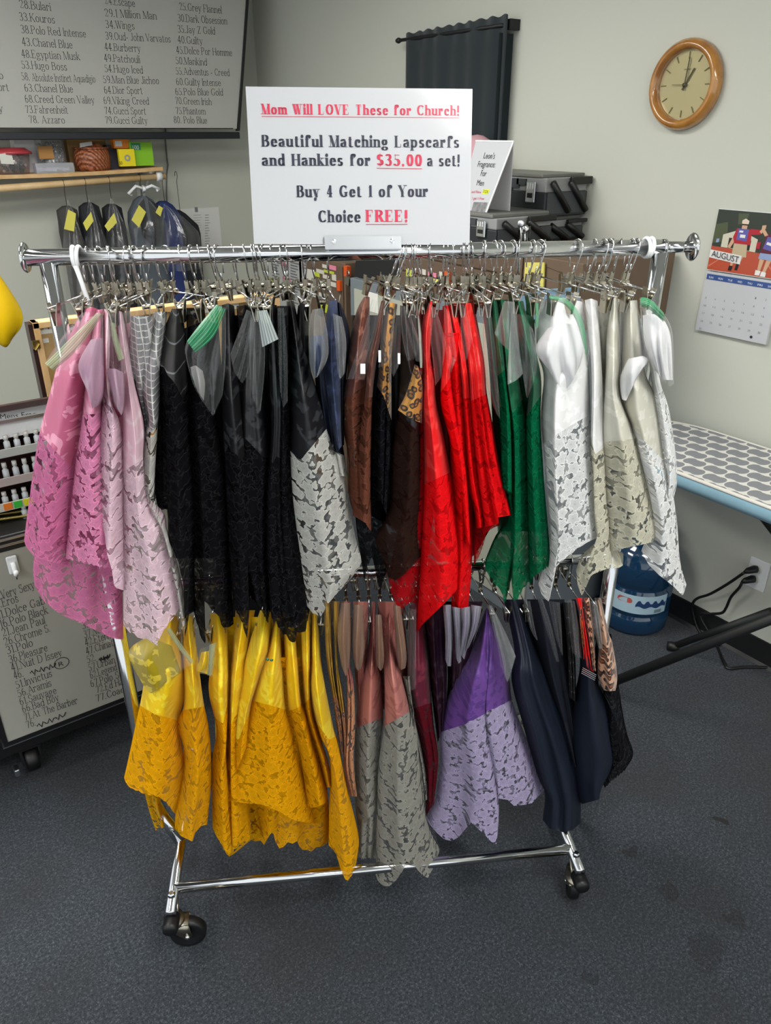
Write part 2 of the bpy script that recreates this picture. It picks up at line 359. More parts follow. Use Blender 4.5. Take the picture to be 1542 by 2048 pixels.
# ------------------------------------------------------------------ serif lettering drawn with a broad pen
GLY = {
'A': (.5, 't 0 0 .25 .68;L .25 .68 .5 0;t .1 .22 .4 .22;f 0 0;f .5 0'),
'B': (.38, 'S 0 0 .68;b 0 0;a .17 .52 .17 .16 -90 90;t 0 .68 .17 .68;t 0 .36 .19 .36;a .19 .18 .2 .18 -90 90;t 0 0 .19 0'),
'C': (.46, 'a .26 .34 .26 .34 45 315;t .45 .66 .45 .46;t .45 .06 .45 .2'),
'D': (.46, 'S 0 0 .68;a .18 .34 .28 .34 -90 90;t 0 .68 .18 .68;t 0 0 .18 0;b 0 0;b 0 .68'),
'E': (.38, 'S 0 0 .68;b 0 0;b 0 .68;t 0 .68 .36 .68;t .36 .68 .36 .52;t 0 .35 .22 .35;t .22 .43 .22 .27;t 0 0 .38 0;t .38 0 .38 .16'),
'F': (.36, 'S 0 0 .68;f 0 0;b 0 .68;t 0 .68 .36 .68;t .36 .68 .36 .52;t 0 .35 .22 .35;t .22 .43 .22 .27'),
'G': (.5, 'a .26 .34 .26 .34 45 300;t .45 .66 .45 .46;S .44 .04 .28;f .44 .28'),
'H': (.44, 'S 0 0 .68;S .44 0 .68;f 0 0;f 0 .68;f .44 0;f .44 .68;t 0 .35 .44 .35'),
'I': (.0, 'S 0 0 .68;f 0 0;f 0 .68'),
'J': (.24, 'S .2 .12 .68;f .2 .68;a .1 .12 .1 .12 180 360'),
'K': (.44, 'S 0 0 .68;f 0 0;f 0 .68;t .02 .26 .38 .68;L .14 .4 .44 0;f .44 0;f .38 .68'),
'L': (.36, 'S 0 0 .68;f 0 .68;b 0 0;t 0 0 .36 0;t .36 0 .36 .18'),
'M': (.56, 't 0 0 0 .68;L .02 .68 .27 0;t .28 0 .54 .68;S .56 0 .68;f 0 0;f .56 0;b 0 .68;b .56 .68'),
'N': (.46, 't 0 0 0 .68;L .02 .68 .44 0;t .46 0 .46 .68;f 0 0;f .46 .68;b 0 .68'),
'O': (.5, 'a .25 .34 .25 .34 0 360'),
'P': (.36, 'S 0 0 .68;f 0 0;b 0 .68;a .17 .5 .19 .18 -90 90;t 0 .68 .17 .68;t 0 .32 .17 .32'),
'R': (.42, 'S 0 0 .68;f 0 0;b 0 .68;a .16 .52 .18 .16 -90 90;t 0 .68 .16 .68;t 0 .36 .18 .36;L .18 .36 .4 .02;f .42 0'),
'S': (.36, 'a .18 .51 .16 .17 30 250;a .18 .17 .18 .17 70 -150;t .34 .66 .34 .5;t 0 .02 0 .2'),
'T': (.44, 'S .22 0 .68;f .22 0;t 0 .68 .44 .68;t 0 .68 0 .52;t .44 .68 .44 .52'),
'U': (.44, 'S 0 .2 .68;a .22 .2 .22 .2 180 360;t .44 .2 .44 .68;f 0 .68;f .44 .68'),
'V': (.46, 'L 0 .68 .24 0;t .24 0 .46 .68;f 0 .68;f .46 .68'),
'W': (.66, 'L 0 .68 .18 0;t .18 0 .33 .64;L .3 .68 .48 0;t .48 0 .66 .68;f 0 .68;f .66 .68;f .3 .68'),
'Y': (.46, 'L 0 .68 .22 .3;t .46 .68 .23 .3;S .23 0 .32;f .23 0;f 0 .68;f .46 .68'),
'Z': (.4, 't 0 .68 .4 .68;L .38 .68 .02 0;t 0 0 .4 0;t 0 .68 0 .54;t .4 0 .4 .14'),
'a': (.3, 'a .12 .33 .12 .13 20 170;S .27 .06 .33;t .24 .27 .1 .25;a .11 .12 .12 .12 60 300;t .11 0 .25 .1;b .29 0'),
'b': (.34, 'S 0 0 .7;l 0 .7;a .16 .22 .17 .23 -150 150'),
'c': (.28, 'a .16 .22 .16 .23 40 320;o .27 .34'),
'd': (.34, 'S .32 0 .7;l .32 .7;b .33 0;a .16 .22 .17 .23 30 330'),
'e': (.3, 'a .16 .22 .16 .23 0 325;t 0 .24 .32 .24'),
'f': (.25, 'S .06 0 .56;f .06 0;a .18 .56 .12 .14 20 180;t -.06 .45 .2 .45;o .27 .6'),
'g': (.34, 'a .14 .29 .14 .16 0 360;a .15 -.09 .18 .1 0 360;t .06 .14 .04 .02;t .24 .42 .36 .44'),
'h': (.32, 'S 0 0 .7;l 0 .7;f 0 0;a .16 .3 .16 .15 0 150;S .32 0 .3;f .32 0'),
'i': (.0, 'S 0 0 .45;l 0 .45;f 0 0;o 0 .62'),
'j': (.04, 'S .04 -.1 .45;l .04 .45;a -.04 -.1 .08 .1 200 360;o .04 .62'),
'k': (.32, 'S 0 0 .7;l 0 .7;f 0 0;t .02 .18 .26 .44;L .1 .26 .32 0;f .32 0;f .26 .45'),
'l': (.0, 'S 0 0 .7;l 0 .7;f 0 0'),
'm': (.58, 'S 0 0 .45;l 0 .45;f 0 0;a .15 .3 .14 .15 0 150;S .29 0 .3;f .29 0;a .44 .3 .14 .15 0 150;S .58 0 .3;f .58 0'),
'n': (.32, 'S 0 0 .45;l 0 .45;f 0 0;a .16 .3 .16 .15 0 150;S .32 0 .3;f .32 0'),
'o': (.34, 'a .17 .22 .17 .23 0 360'),
'p': (.34, 'S 0 -.2 .45;l 0 .45;f 0 -.2;a .16 .22 .17 .23 -150 150'),
'q': (.34, 'S .33 -.2 .45;f .33 -.2;a .16 .22 .17 .23 30 330'),
'r': (.22, 'S 0 0 .45;l 0 .45;f 0 0;a .14 .3 .13 .15 60 150;o .21 .38'),
's': (.24, 'a .12 .33 .11 .12 30 250;a .12 .11 .12 .12 70 -150;t .23 .44 .23 .34;t 0 .0 0 .12'),
't': (.2, 'S .06 .08 .6;t -.06 .45 .2 .45;a .15 .09 .09 .1 180 320'),
'u': (.32, 'S 0 .14 .45;l 0 .45;a .14 .15 .15 .15 180 330;S .32 0 .45;l .32 .45;b .33 0'),
'v': (.32, 'L 0 .45 .16 0;t .17 0 .32 .45;f 0 .45;f .32 .45'),
'w': (.48, 'L 0 .45 .13 0;t .14 0 .25 .43;L .22 .45 .35 0;t .36 0 .48 .45;f 0 .45;f .48 .45;f .22 .45'),
'x': (.32, 'L 0 .45 .32 0;t 0 0 .3 .45;f 0 .45;f .32 0;f 0 0;f .3 .45'),
'y': (.32, 'L 0 .45 .17 0;t .32 .45 .12 -.14;o .06 -.14;f 0 .45;f .32 .45'),
'z': (.28, 't 0 .45 .28 .45;L .26 .45 .02 0;t 0 0 .28 0;t 0 .45 0 .35;t .28 0 .28 .1'),
'0': (.34, 'a .17 .34 .17 .34 0 360'),
'1': (.14, 'S .1 0 .68;f .1 0;t -.02 .56 .1 .68'),
'2': (.34, 'a .16 .5 .16 .18 -30 170;t .3 .42 .02 .04;L .04 .05 .3 .03;t .34 .0 .34 .16'),
'3': (.32, 'a .14 .52 .15 .16 -90 150;a .14 .18 .18 .18 90 -150;t .08 .36 .16 .36'),
'4': (.34, 'S .24 0 .68;f .24 0;T .22 .68 0 .2;T 0 .2 .36 .2'),
'5': (.32, 't .04 .68 .04 .38;L .06 .64 .28 .64;a .14 .2 .18 .2 110 -150'),
'6': (.34, 'a .17 .2 .16 .2 0 360;a .24 .34 .24 .34 100 180'),
'7': (.34, 'L .02 .66 .34 .66;t .02 .68 .02 .52;L .32 .64 .14 0'),
'8': (.34, 'a .17 .51 .14 .16 0 360;a .17 .18 .17 .18 0 360'),
'9': (.34, 'a .17 .48 .16 .2 0 360;a .1 .34 .24 .34 -80 0'),
'.': (.05, 'o 0 .03'), ',': (.0, 'o 0 .03;t .02 .02 -.03 -.12'), ':': (.0, 'o 0 .03;o 0 .36'),
'!': (.0, 'L 0 .2 0 .68;o 0 .03'), '-': (.18, 'T 0 .22 .18 .22'), '$': (.34, 'a .17 .5 .15 .15 30 250;a .17 .19 .17 .16 70 -150;t .17 -.06 .17 .76'),
"'": (.0, 'L 0 .54 0 .68'), ' ': (.12, ''),
}
def hull(pts):
    pts = sorted(set((round(x, 5), round(y, 5)) for x, y in pts))
    def half(ps):
        h = []
        for p in ps:
            while len(h) > 1 and (h[-1][0] - h[-2][0]) * (p[1] - h[-2][1]) - (h[-1][1] - h[-2][1]) * (p[0] - h[-2][0]) <= 0: h.pop()
            h.append(p)
        return h
    a = half(pts); b = half(pts[::-1]); return a[:-1] + b[:-1]
def serif_text(txt, w=.10, hair=.028, gap=.11, nseg=9):
    """list of convex polygons in em units and the run's width"""
    out = []; x0 = 0.0
    for ch in txt:
        W, spec = GLY.get(ch, GLY['-'])
        ox = x0 + w / 2
        def stroke(ps, nx, ny):
            for (ax, ay), (bx, by) in zip(ps[:-1], ps[1:]):
                pts = []
                for px, py in ((ax, ay), (bx, by)):
                    for k in range(6):
                        g = PI / 6 + k * PI / 3
                        pts.append((ox + px + math.cos(g) * nx / 2 * 1.08, py + math.sin(g) * ny / 2))
                out.append(hull(pts))
        for cmd in spec.split(';'):
            a = cmd.split()
            if not a: continue
            k = a[0]; q = [float(z) for z in a[1:]]
            if k == 'S': stroke([(q[0], q[1]), (q[0], q[2])], w, hair)
            elif k == 'L': stroke([(q[0], q[1]), (q[2], q[3])], w, hair)
            elif k == 't': stroke([(q[0], q[1]), (q[2], q[3])], hair, hair)
            elif k == 'T': stroke([(q[0], q[1]), (q[2], q[3])], hair * 2, hair * 2)
            elif k in 'fbl':
                e = w / 2 + (.055 if k == 'f' else .03); s = hair / 2
                l, r = (-e, e) if k != 'l' else (-e - .02, 0)
                if k == 'b': l = -e - .03
                out.append([(ox + q[0] + l, q[1] - s), (ox + q[0] + r, q[1] - s), (ox + q[0] + r, q[1] + s), (ox + q[0] + l, q[1] + s)])
            elif k == 'o':
                r = max(w * (.46 if ch in '.,:!$' else .56), .045)
                out.append([(ox + q[0] + r * math.cos(z * PI / 4), q[1] + r * math.sin(z * PI / 4)) for z in range(8)])
            elif k == 'a':
                cx, cy, rx, ry, a0, a1 = q
                n = max(4, int(abs(a1 - a0) / 360 * nseg * 2))
                stroke([(cx + rx * math.cos(math.radians(a0 + (a1 - a0) * i / n)), cy + ry * math.sin(math.radians(a0 + (a1 - a0) * i / n))) for i in range(n + 1)], w, hair)
        x0 += W + w + gap
    return out, x0 - gap
def put_text(mb, txt, p0, p1, up, h, n, w=.10, hair=.028, gap=.11, lift=.0012, under=False):
    """baseline from p0 to p1, cap height h*.68 along up; n lifts it off its surface"""
    polys, W = serif_text(txt, w, hair, gap)
    p0, p1, up, n = Vector(p0), Vector(p1), Vector(up).normalized() * h, Vector(n).normalized() * lift
    ex = (p1 - p0) / W
    for pl in polys: mb.poly([p0 + ex * x + up * y + n for x, y in pl])
    if under: mb.poly([p0 + ex * x + up * y + n for x, y in ((0, -.19), (W, -.19), (W, -.155), (0, -.155))])
def sans_text(mb, txt, p0, p1, up, h, n, shear=0.0, lift=.0012, fit=True):
    cu = bpy.data.curves.new('lettering', 'FONT'); cu.body = txt; cu.shear = shear; cu.resolution_u = 3
    o = bpy.data.objects.new('lettering', cu); COL.objects.link(o)
    me = bpy.data.meshes.new_from_object(o)
    xs = [v.co.x for v in me.vertices] or [0, 1]; a, b = min(xs), max(xs)
    p0, p1, up, n = Vector(p0), Vector(p1), Vector(up).normalized() * h, Vector(n).normalized() * lift
    ex = (p1 - p0) / max(b - a, 1e-4)
    mb.add([p0 + ex * (v.co.x - a) + up * v.co.y + n for v in me.vertices], [tuple(p.vertices) for p in me.polygons])
    bpy.data.objects.remove(o); bpy.data.meshes.remove(me); bpy.data.curves.remove(cu)

# ------------------------------------------------------------------ common materials
M_wall = mat('painted wall', 'c3c5ba', rough=0.75, spec=0.25, bump=0.06, bscale=120)
M_ceil = mat('ceiling', 'dcdcd6', rough=0.9)
M_base = mat('black cove base', '1a1b1c', rough=0.45)
M_black = mat('black laminate', '141416', rough=0.4)
M_blackm = mat('matt black', '101113', rough=0.6)
M_chrome = mat('chrome', 'd4d5d6', rough=0.10, metal=1.0)
M_steel = mat('nickel steel', 'a39d8e', rough=0.3, metal=1.0)
M_alu = mat('brushed aluminium', 'c9ccd0', rough=0.32, metal=1.0)
M_white = mat('white card', 'e9ebec', rough=0.5)
M_gloss = mat('glossy white board', 'bcbec2', rough=0.5, coat=1.0, coatr=.11)
M_paper = mat('paper', 'dcdcd4', rough=0.7)
M_ink = mat('black ink', '1d1e22', rough=0.6)
M_rubber = mat('black rubber', '0d0d0e', rough=0.45)
M_pine = mat('pine', 'd9b585', rough=0.5, col2='c79d66', nscale=14)
def carpet():
    t = NT('blue grey carpet')
    co = t.coord('Object')
    a = t.n('ShaderNodeTexNoise', {'Vector': co, 'Scale': 150.0, 'Detail': 5.0, 'Roughness': 0.85}).outputs[0]
    b = t.n('ShaderNodeTexNoise', {'Vector': co, 'Scale': 3.0, 'Detail': 3.0}).outputs[0]
    w = t.n('ShaderNodeTexVoronoi', {'Vector': co, 'Scale': 420.0}).outputs['Color']
    ws = t.n('ShaderNodeSeparateColor', {0: w}).outputs[0]
    base = t.ramp(a, [(0.32, lin('1b1f24')), (0.5, lin('353a41')), (0.62, lin('4e545b')), (0.75, lin('777c81'))])
    base = t.mix(t.math('MULTIPLY', t.math('GREATER_THAN', ws, 0.95), 0.3), base, lin('7a7f82'))
    base = t.mix(t.math('MULTIPLY', t.math('LESS_THAN', ws, 0.1), 0.4), base, lin('101215'))
    base = t.mix(t.ramp(b, [(0.42, (0, 0, 0)), (0.7, (.45, .45, .45))]), base, lin('2e2b28'))
    # worn stains of their own shape
    pos = t.n('ShaderNodeNewGeometry').outputs['Position']
    wob = t.n('ShaderNodeTexNoise', {'Vector': co, 'Scale': 14.0, 'Detail': 3.0}).outputs['Color']
    pw = t.n('ShaderNodeVectorMath', {0: wob, 1: (.12, .12, 0), 2: pos}, operation='MULTIPLY_ADD').outputs[0]
    for (u, v, r, k) in ((1415, 1900, .045, .35), (1480, 1842, .026, .4), (1440, 1643, .016, .8), (1340, 1785, .03, .4), (1258, 1703, .02, .5), (1176, 1955, .02, .4)):
        p = at_z(u, v, 0)
        d = t.n('ShaderNodeVectorMath', {0: pw, 1: (p.x + .06, p.y + .06, 0)}, operation='DISTANCE').outputs['Value']
        m = t.math('MULTIPLY', t.math('LESS_THAN', d, r), k)
        base = t.mix(m, base, lin('1d1a19'))
    return t.done(t.pbsdf(col=base, rough=0.95, spec=0.1, normal=t.bump(a, 0.7, 0.004), sheen=0.1))
M_carpet = carpet()

# ------------------------------------------------------------------ the room
XR, YB = 2.378, 4.68
XL, YF = -3.2, -3.6
struct('floor', MB().bx(XL, XR, YF, YB, -.06, 0), M_carpet)
struct('wall_back', MB().bx(XL, XR + .12, YB, YB + .12, 0, CEIL), M_wall)
struct('wall_right', MB().bx(XR, XR + .12, YF, YB, 0, CEIL), M_wall)
struct('ceiling', MB().bx(XL, XR + .12, YF, YB + .12, CEIL, CEIL + .06), M_ceil)
def cove(p0, p1, nx, ny):
    a, b = Vector(p0), Vector(p1); n = Vector((nx, ny, 0))
    m = MB(); prof = [(0, 0), (.012, 0), (.004, .012), (.004, .098), (0, .1)]
    m.add([a + n * d + Vector((0, 0, z)) for d, z in prof] + [b + n * d + Vector((0, 0, z)) for d, z in prof],
          [(i, (i + 1) % 5, (i + 1) % 5 + 5, i + 5) for i in range(5)] + [(0, 1, 2, 3, 4), (9, 8, 7, 6, 5)])
    return m
struct('baseboard_right', cove((XR - .0005, YF, 0), (XR - .0005, YB, 0), -1, 0), M_base)
struct('baseboard_back', cove((XL, YB - .0005, 0), (XR, YB - .0005, 0), 0, -1), M_base)
M_lampframe = mat('lamp frame', 'e4e4e2', rough=0.5)
_t = NT('lamp diffuser'); _e = _t.n('ShaderNodeEmission', {0: (1.0, 0.985, 0.94, 1), 1: LAMP_E}).outputs[0]; M_diff = _t.done(_e)
for i, (lx, ly) in enumerate(LAMPS):
    t = thing('ceiling_light', ['fluorescent ceiling panel above the viewer', 'fluorescent ceiling panel to the left of the viewer', 'fluorescent ceiling panel far behind the viewer', 'added ceiling panel brightening the left and back of the room', 'fluorescent ceiling panel behind the rack'][i], 'ceiling light', (lx, ly, CEIL - .03))
    f = MB()
    for (a, b, c, d) in ((-.62, .62, -.32, -.30), (-.62, .62, .30, .32), (-.62, -.60, -.30, .30), (.60, .62, -.30, .30)):
        f.bx(lx + c, lx + d, ly + a, ly + b, CEIL - .03, CEIL - .001)
    obj('frame', f, M_lampframe, t)
    obj('diffuser', MB().bx(lx - .3, lx + .3, ly - .6, ly + .6, CEIL - .02, CEIL - .012), M_diff, t)

# ------------------------------------------------------------------ the rolling rack
BARZ, LOWZ = 1.522, 0.842
S0, S1 = -0.469, 0.756
rk = thing('garment_rack', 'chrome rolling garment rack with two hang bars in the middle of the room', 'clothes rack', rack(.12, 0, 0), RA)
obj('hang_bar', MB().tube([rack(S0, 0, BARZ), rack(.70, 0, BARZ)], .0145, 24), M_chrome, rk, True)
obj('bar_extension', MB().tube([rack(.70, 0, BARZ), rack(S1, 0, BARZ)], .0105, 20).tube([rack(.695, 0, BARZ), rack(.702, 0, BARZ)], .0152, 20), M_chrome, rk, True)
for s in (S0, S1):
    obj('end_flange', MB().lathe([(0, -.003), (.024, -.003), (.026, 0), (.024, .003), (0, .004)], rack(s, 0, BARZ), RE, 28), M_chrome, rk, True)
obj('lower_bar', MB().tube([rack(-.43, 0, LOWZ), rack(.69, 0, LOWZ)], .0125, 20), M_chrome, rk, True)
for s, sb, sg in ((-.432, -.357, 1), (.693, .605, -1)):
    pts = [rack(s, 0, BARZ - .008), rack(s, 0, .26), rack(s + sg * .004, -.004, .235), rack(s + sg * .03, -.03, .185), rack(sb, -.07, .132)]
    obj('upright', MB().tube(pts, .0155, 20), M_chrome, rk, True)
    obj('foot_bar', MB().tube([rack(sb, -.27, .132), rack(sb, .27, .132)], .0125, 18), M_chrome, rk, True)
    obj('brace', MB().tube([rack(sb + sg * .006, -.205, .125), rack(sb + sg * .010, -.258, .095)], .0035, 8), M_steel, rk, True)
    for dd in (-.27, .27):
        ft = obj('foot_end_cap', MB().lathe([(0, -.02), (.016, -.02), (.018, -.012), (.018, .02), (0, .02)], rack(sb, dd + (-.006 if dd < 0 else .006), .108), RN, 20), M_rubber, rk, True)
        # caster: stem, fork, wheel, brake
        ca = obj('caster_fork', MB(), M_steel, rk) if False else None
        m = MB()
        yaw = math.radians(-28 if s < 0 else 48) if dd < 0 else math.radians(20)
        fx = Vector((math.cos(yaw), math.sin(yaw), 0)); fy = Vector((-fx.y, fx.x, 0))
        c0 = rack(sb, dd * .93, 0)
        hub = c0 + fx * .028 + Vector((0, 0, .042))
        m.lathe([(0, .118), (.012, .118), (.012, .098), (.024, .095), (.026, .084), (.022, .08), (0, .08)], c0, (0, 0, 1), 20)
        for sd in (-1, 1):
            o_ = fy * (.0155 * sd)
            m.prism([c0 + o_ + fx * -.022 + Vector((0, 0, .084)), c0 + o_ + fx * .034 + Vector((0, 0, .084)), hub + o_ + fx * .011 + Vector((0, 0, .004)), hub + o_ + Vector((0, 0, -.011)), hub + o_ + fx * -.011], fy * (.002 * sd))
        m.box(c0 + fx * .006 + Vector((0, 0, .085)), fx * .028, fy * .0175, (0, 0, .0015))
        fk = obj('caster', m, M_steel, rk, True)
        R = .042
        obj('wheel', MB().lathe([(0, -.010), (.024, -.010), (.030, -.013), (R - .004, -.0125), (R, -.008), (R, .008), (R - .004, .0125), (.030, .013), (.024, .010), (0, .010)], hub, fy, 36), M_rubber, fk, True)
        obj('axle', MB().lathe([(0, -.021), (.005, -.020), (.006, -.018), (.006, .018), (.005, .020), (0, .021)], hub, fy, 12), M_chrome, fk, True)
        obj('bolt', MB().lathe([(0, .012), (.006, .012), (.0085, .009), (.0085, 0), (0, 0)], rack(sb, dd * .86, .143), (0, 0, 1), 6), M_chrome, fk)
obj('base_rail', MB().tube([rack(-.357, -.203, .132), rack(.605, -.203, .132)], .0125, 20), M_chrome, rk, True)

# ------------------------------------------------------------------ clip hangers
def bar_s(u, v=505, z=None):      # where on the top bar a hook sits
    return at_rack(u, v).dot(RE)
def hanger_meshes(clear):
    r = .0165
    hook = MB()
    pts = [Vector((0, r * math.cos(a), r * math.sin(a))) for a in [math.radians(g) for g in range(-35, 216, 18)]]
    pts = [Vector((0, .010, -.034)), Vector((0, .0155, -.016))] + pts + [Vector((0, -.010, -.030)), Vector((.001, -.003, -.046))]
    hook.tube(pts, .0013, 6)
    hook.tube([Vector((0, -.003, -.030)), Vector((.001, .0, -.048))], .0013, 6)
    plate = MB()
    plate.box((0, 0, -.058), (.0032, 0, 0), (0, .003, 0), (0, 0, .013))
    plate.lathe([(0, -.0045), (.0045, -.0045), (.0055, -.002), (.0055, .002), (.0045, .0045), (0, .0045)], (0, -.004, -.064), (0, 1, 0), 10)
    barm = MB().tube([(0, -.125, -.066), (0, .125, -.066)], .0016, 6)
    clips = []
    for d in (-.105, .105):
        m = MB()
        for sg in (-1, 1):
            m.hexa([Vector((sg * .001, d - .008, -.098)), Vector((sg * .003, d - .008, -.098)), Vector((sg * .003, d + .008, -.098)), Vector((sg * .001, d + .008, -.098)),
                    Vector((sg * .004, d - .007, -.078)), Vector((sg * .0055, d - .007, -.078)), Vector((sg * .0055, d + .007, -.078)), Vector((sg * .004, d + .007, -.078))])
            m.hexa([Vector((sg * .004, d - .007, -.078)), Vector((sg * .0055, d - .007, -.078)), Vector((sg * .0055, d + .007, -.078)), Vector((sg * .004, d + .007, -.078)),
                    Vector((sg * .009, d - .006, -.060)), Vector((sg * .0105, d - .006, -.060)), Vector((sg * .0105, d + .006, -.060)), Vector((sg * .009, d + .006, -.060))])
        m.tube([(-.007, d, -.074), (.007, d, -.074)], .004, 8)
        clips.append(m)
    return hook, plate, barm, clips
hook, plate, barm, clips = hanger_meshes(False)
proto = thing('clip_hanger', 'x', 'hanger')
obj('hook', hook, M_chrome, proto, True); obj('swivel_plate', plate, M_steel, proto)
obj('crossbar', barm, M_chrome, proto, True)
for c in clips: obj('clip', c, M_steel, proto)
PROTO_KIDS = [c for c in proto.children] or [o for o in bpy.data.objects if o.parent == proto]
first = [True]
def hang(s, z, yaw, label, group, lean=0.0, sc=1.0):
    if first[0]: r = proto; first[0] = False
    else:
        r = proto.copy(); COL.objects.link(r)
        for ch in PROTO_KIDS:
            c = ch.copy(); COL.objects.link(c); c.parent = r
    r.location = rack(s, 0, z); r.rotation_euler = (0, lean, RA + yaw); r.scale = (1, sc, 1)
    r['label'] = label; r['category'] = 'hanger'; r['group'] = group
TOPX = [('pink', [154, 159, 176, 198, 216, 220]), ('grey checked', [252, 262, 270, 290]), ('black', [309, 333, 361, 382, 397, 421, 435, 465, 489, 505, 509, 521, 528, 545, 565, 569]),
        ('navy', [604, 610, 624, 655]), ('brown and leopard', [802, 805, 807, 817]), ('red', [826, 831, 837, 841, 857, 863, 888, 895, 898, 910, 926]),
        ('green', [932, 938, 942, 967, 971, 989, 1002, 1025, 1037, 1040]), ('white and cream', [1064, 1079, 1087, 1154, 1187, 1206, 1218, 1221, 1239, 1262, 1271])]
for nm, xs in TOPX:
    for k, x in enumerate(xs):
        lean = rnd.uniform(-.08, .08)
        if nm == 'brown and leopard': lean = .42 - .12 * k
        elif nm == 'black': lean = -.10 + rnd.uniform(-.05, .05)
        elif nm == 'white and cream': lean = .12 + rnd.uniform(-.05, .05)
        hang(bar_s(x, 514 - (x - 50) * .015), BARZ + .0005, rnd.uniform(-.4, .4) + (.75 if x == 333 else 0), 'silver clip hanger of the %s lapscarfs on the upper bar' % nm, 'hangers of the %s lapscarfs' % nm, lean, rnd.uniform(.7, 1.1))
LOWX = [('yellow', -.33, .03, 11), ('gold and rose', .05, .20, 7), ('burgundy and lilac', .215, .36, 8), ('navy and leopard', .39, .62, 9)]
for nm, a, b, n in LOWX:
    for k in range(n):
        hang(a + (b - a) * k / (n - 1) + rnd.uniform(-.004, .004), LOWZ - .0015, rnd.uniform(-.12, .12), 'silver clip hanger of the %s lapscarfs on the lower bar' % nm, 'hangers of the lower %s lapscarfs' % nm, rnd.uniform(-.05, .05), .8)
# white ties holding the row together
def tie(u, n, label, tail):
    s = bar_s(u, 510); m = MB()
    for k in range(n):
        c = rack(s + k * .0085, 0, BARZ)
        ring = [c + RN * (.0168 * math.cos(a)) + Vector((0, 0, .0168 * math.sin(a))) + RE * (.004 * math.sin(a * .5 + k)) for a in [i * 2 * PI / 24 for i in range(24)]]
        m.tube(ring, .0037, 8, closed=True)
    if tail:
        p = rack(s + .008, -.019, BARZ - .012)
        m.tube([p, rack(s + .014, -.022, BARZ - .04), rack(s + .022, -.024, BARZ - .085), rack(s + .027, -.03, BARZ - .125)], [.0045, .004, .004, .0035], 8)
    tag(obj('white_tie', m, M_white, None, True), label, 'tie')
tie(144, 2, 'white double band with long tail at the left end of the upper bar', True)
tie(1287, 2, 'short white band at the right end of the upper bar', False)

# ------------------------------------------------------------------ cloth
ZM = {'A': (30, 560, 1024 / 370.), 'B': (280, 560, 1240 / 460.), 'C': (660, 560, 1138 / 400.), 'D': (960, 560, 1365 / 440.),
      'E': (220, 1180, 1542 / 520.), 'F': (620, 1120, 1446 / 480.), 'G': (860, 1080, 1408 / 440.), 'P': (0, 0, 1.0)}
def pts(key, s):
    ox, oy, k = ZM[key]
    if not s: return []
    return [(ox + float(a.split(',')[0]) / k, oy + float(a.split(',')[1]) / k) for a in s.split()]
def at_len(ps, n, smooth=True):
    if smooth and len(ps) > 2:
        q = [ps[0]] + ps + [ps[-1]]; out = []
        for i in range(1, len(q) - 2):
            for j in range(6):
                t = j / 6.0
                out.append(tuple(.5 * (2 * q[i][c] + (q[i + 1][c] - q[i - 1][c]) * t + (2 * q[i - 1][c] - 5 * q[i][c] + 4 * q[i + 1][c] - q[i + 2][c]) * t * t + (3 * q[i][c] - q[i - 1][c] - 3 * q[i + 1][c] + q[i + 2][c]) * t ** 3) for c in (0, 1)))
        ps = out + [ps[-1]]
    cum = [0.0]
    for a, b in zip(ps[:-1], ps[1:]): cum.append(cum[-1] + math.hypot(b[0] - a[0], b[1] - a[1]))
    T = cum[-1] or 1e-9
    def f(t):
        t = min(max(t, 0.0), 1.0) * T
        for i in range(len(ps) - 1):
            if t <= cum[i + 1] or i == len(ps) - 2:
                w = (t - cum[i]) / max(cum[i + 1] - cum[i], 1e-9)
                return (ps[i][0] + (ps[i + 1][0] - ps[i][0]) * w, ps[i][1] + (ps[i + 1][1] - ps[i][1]) * w)
    return f
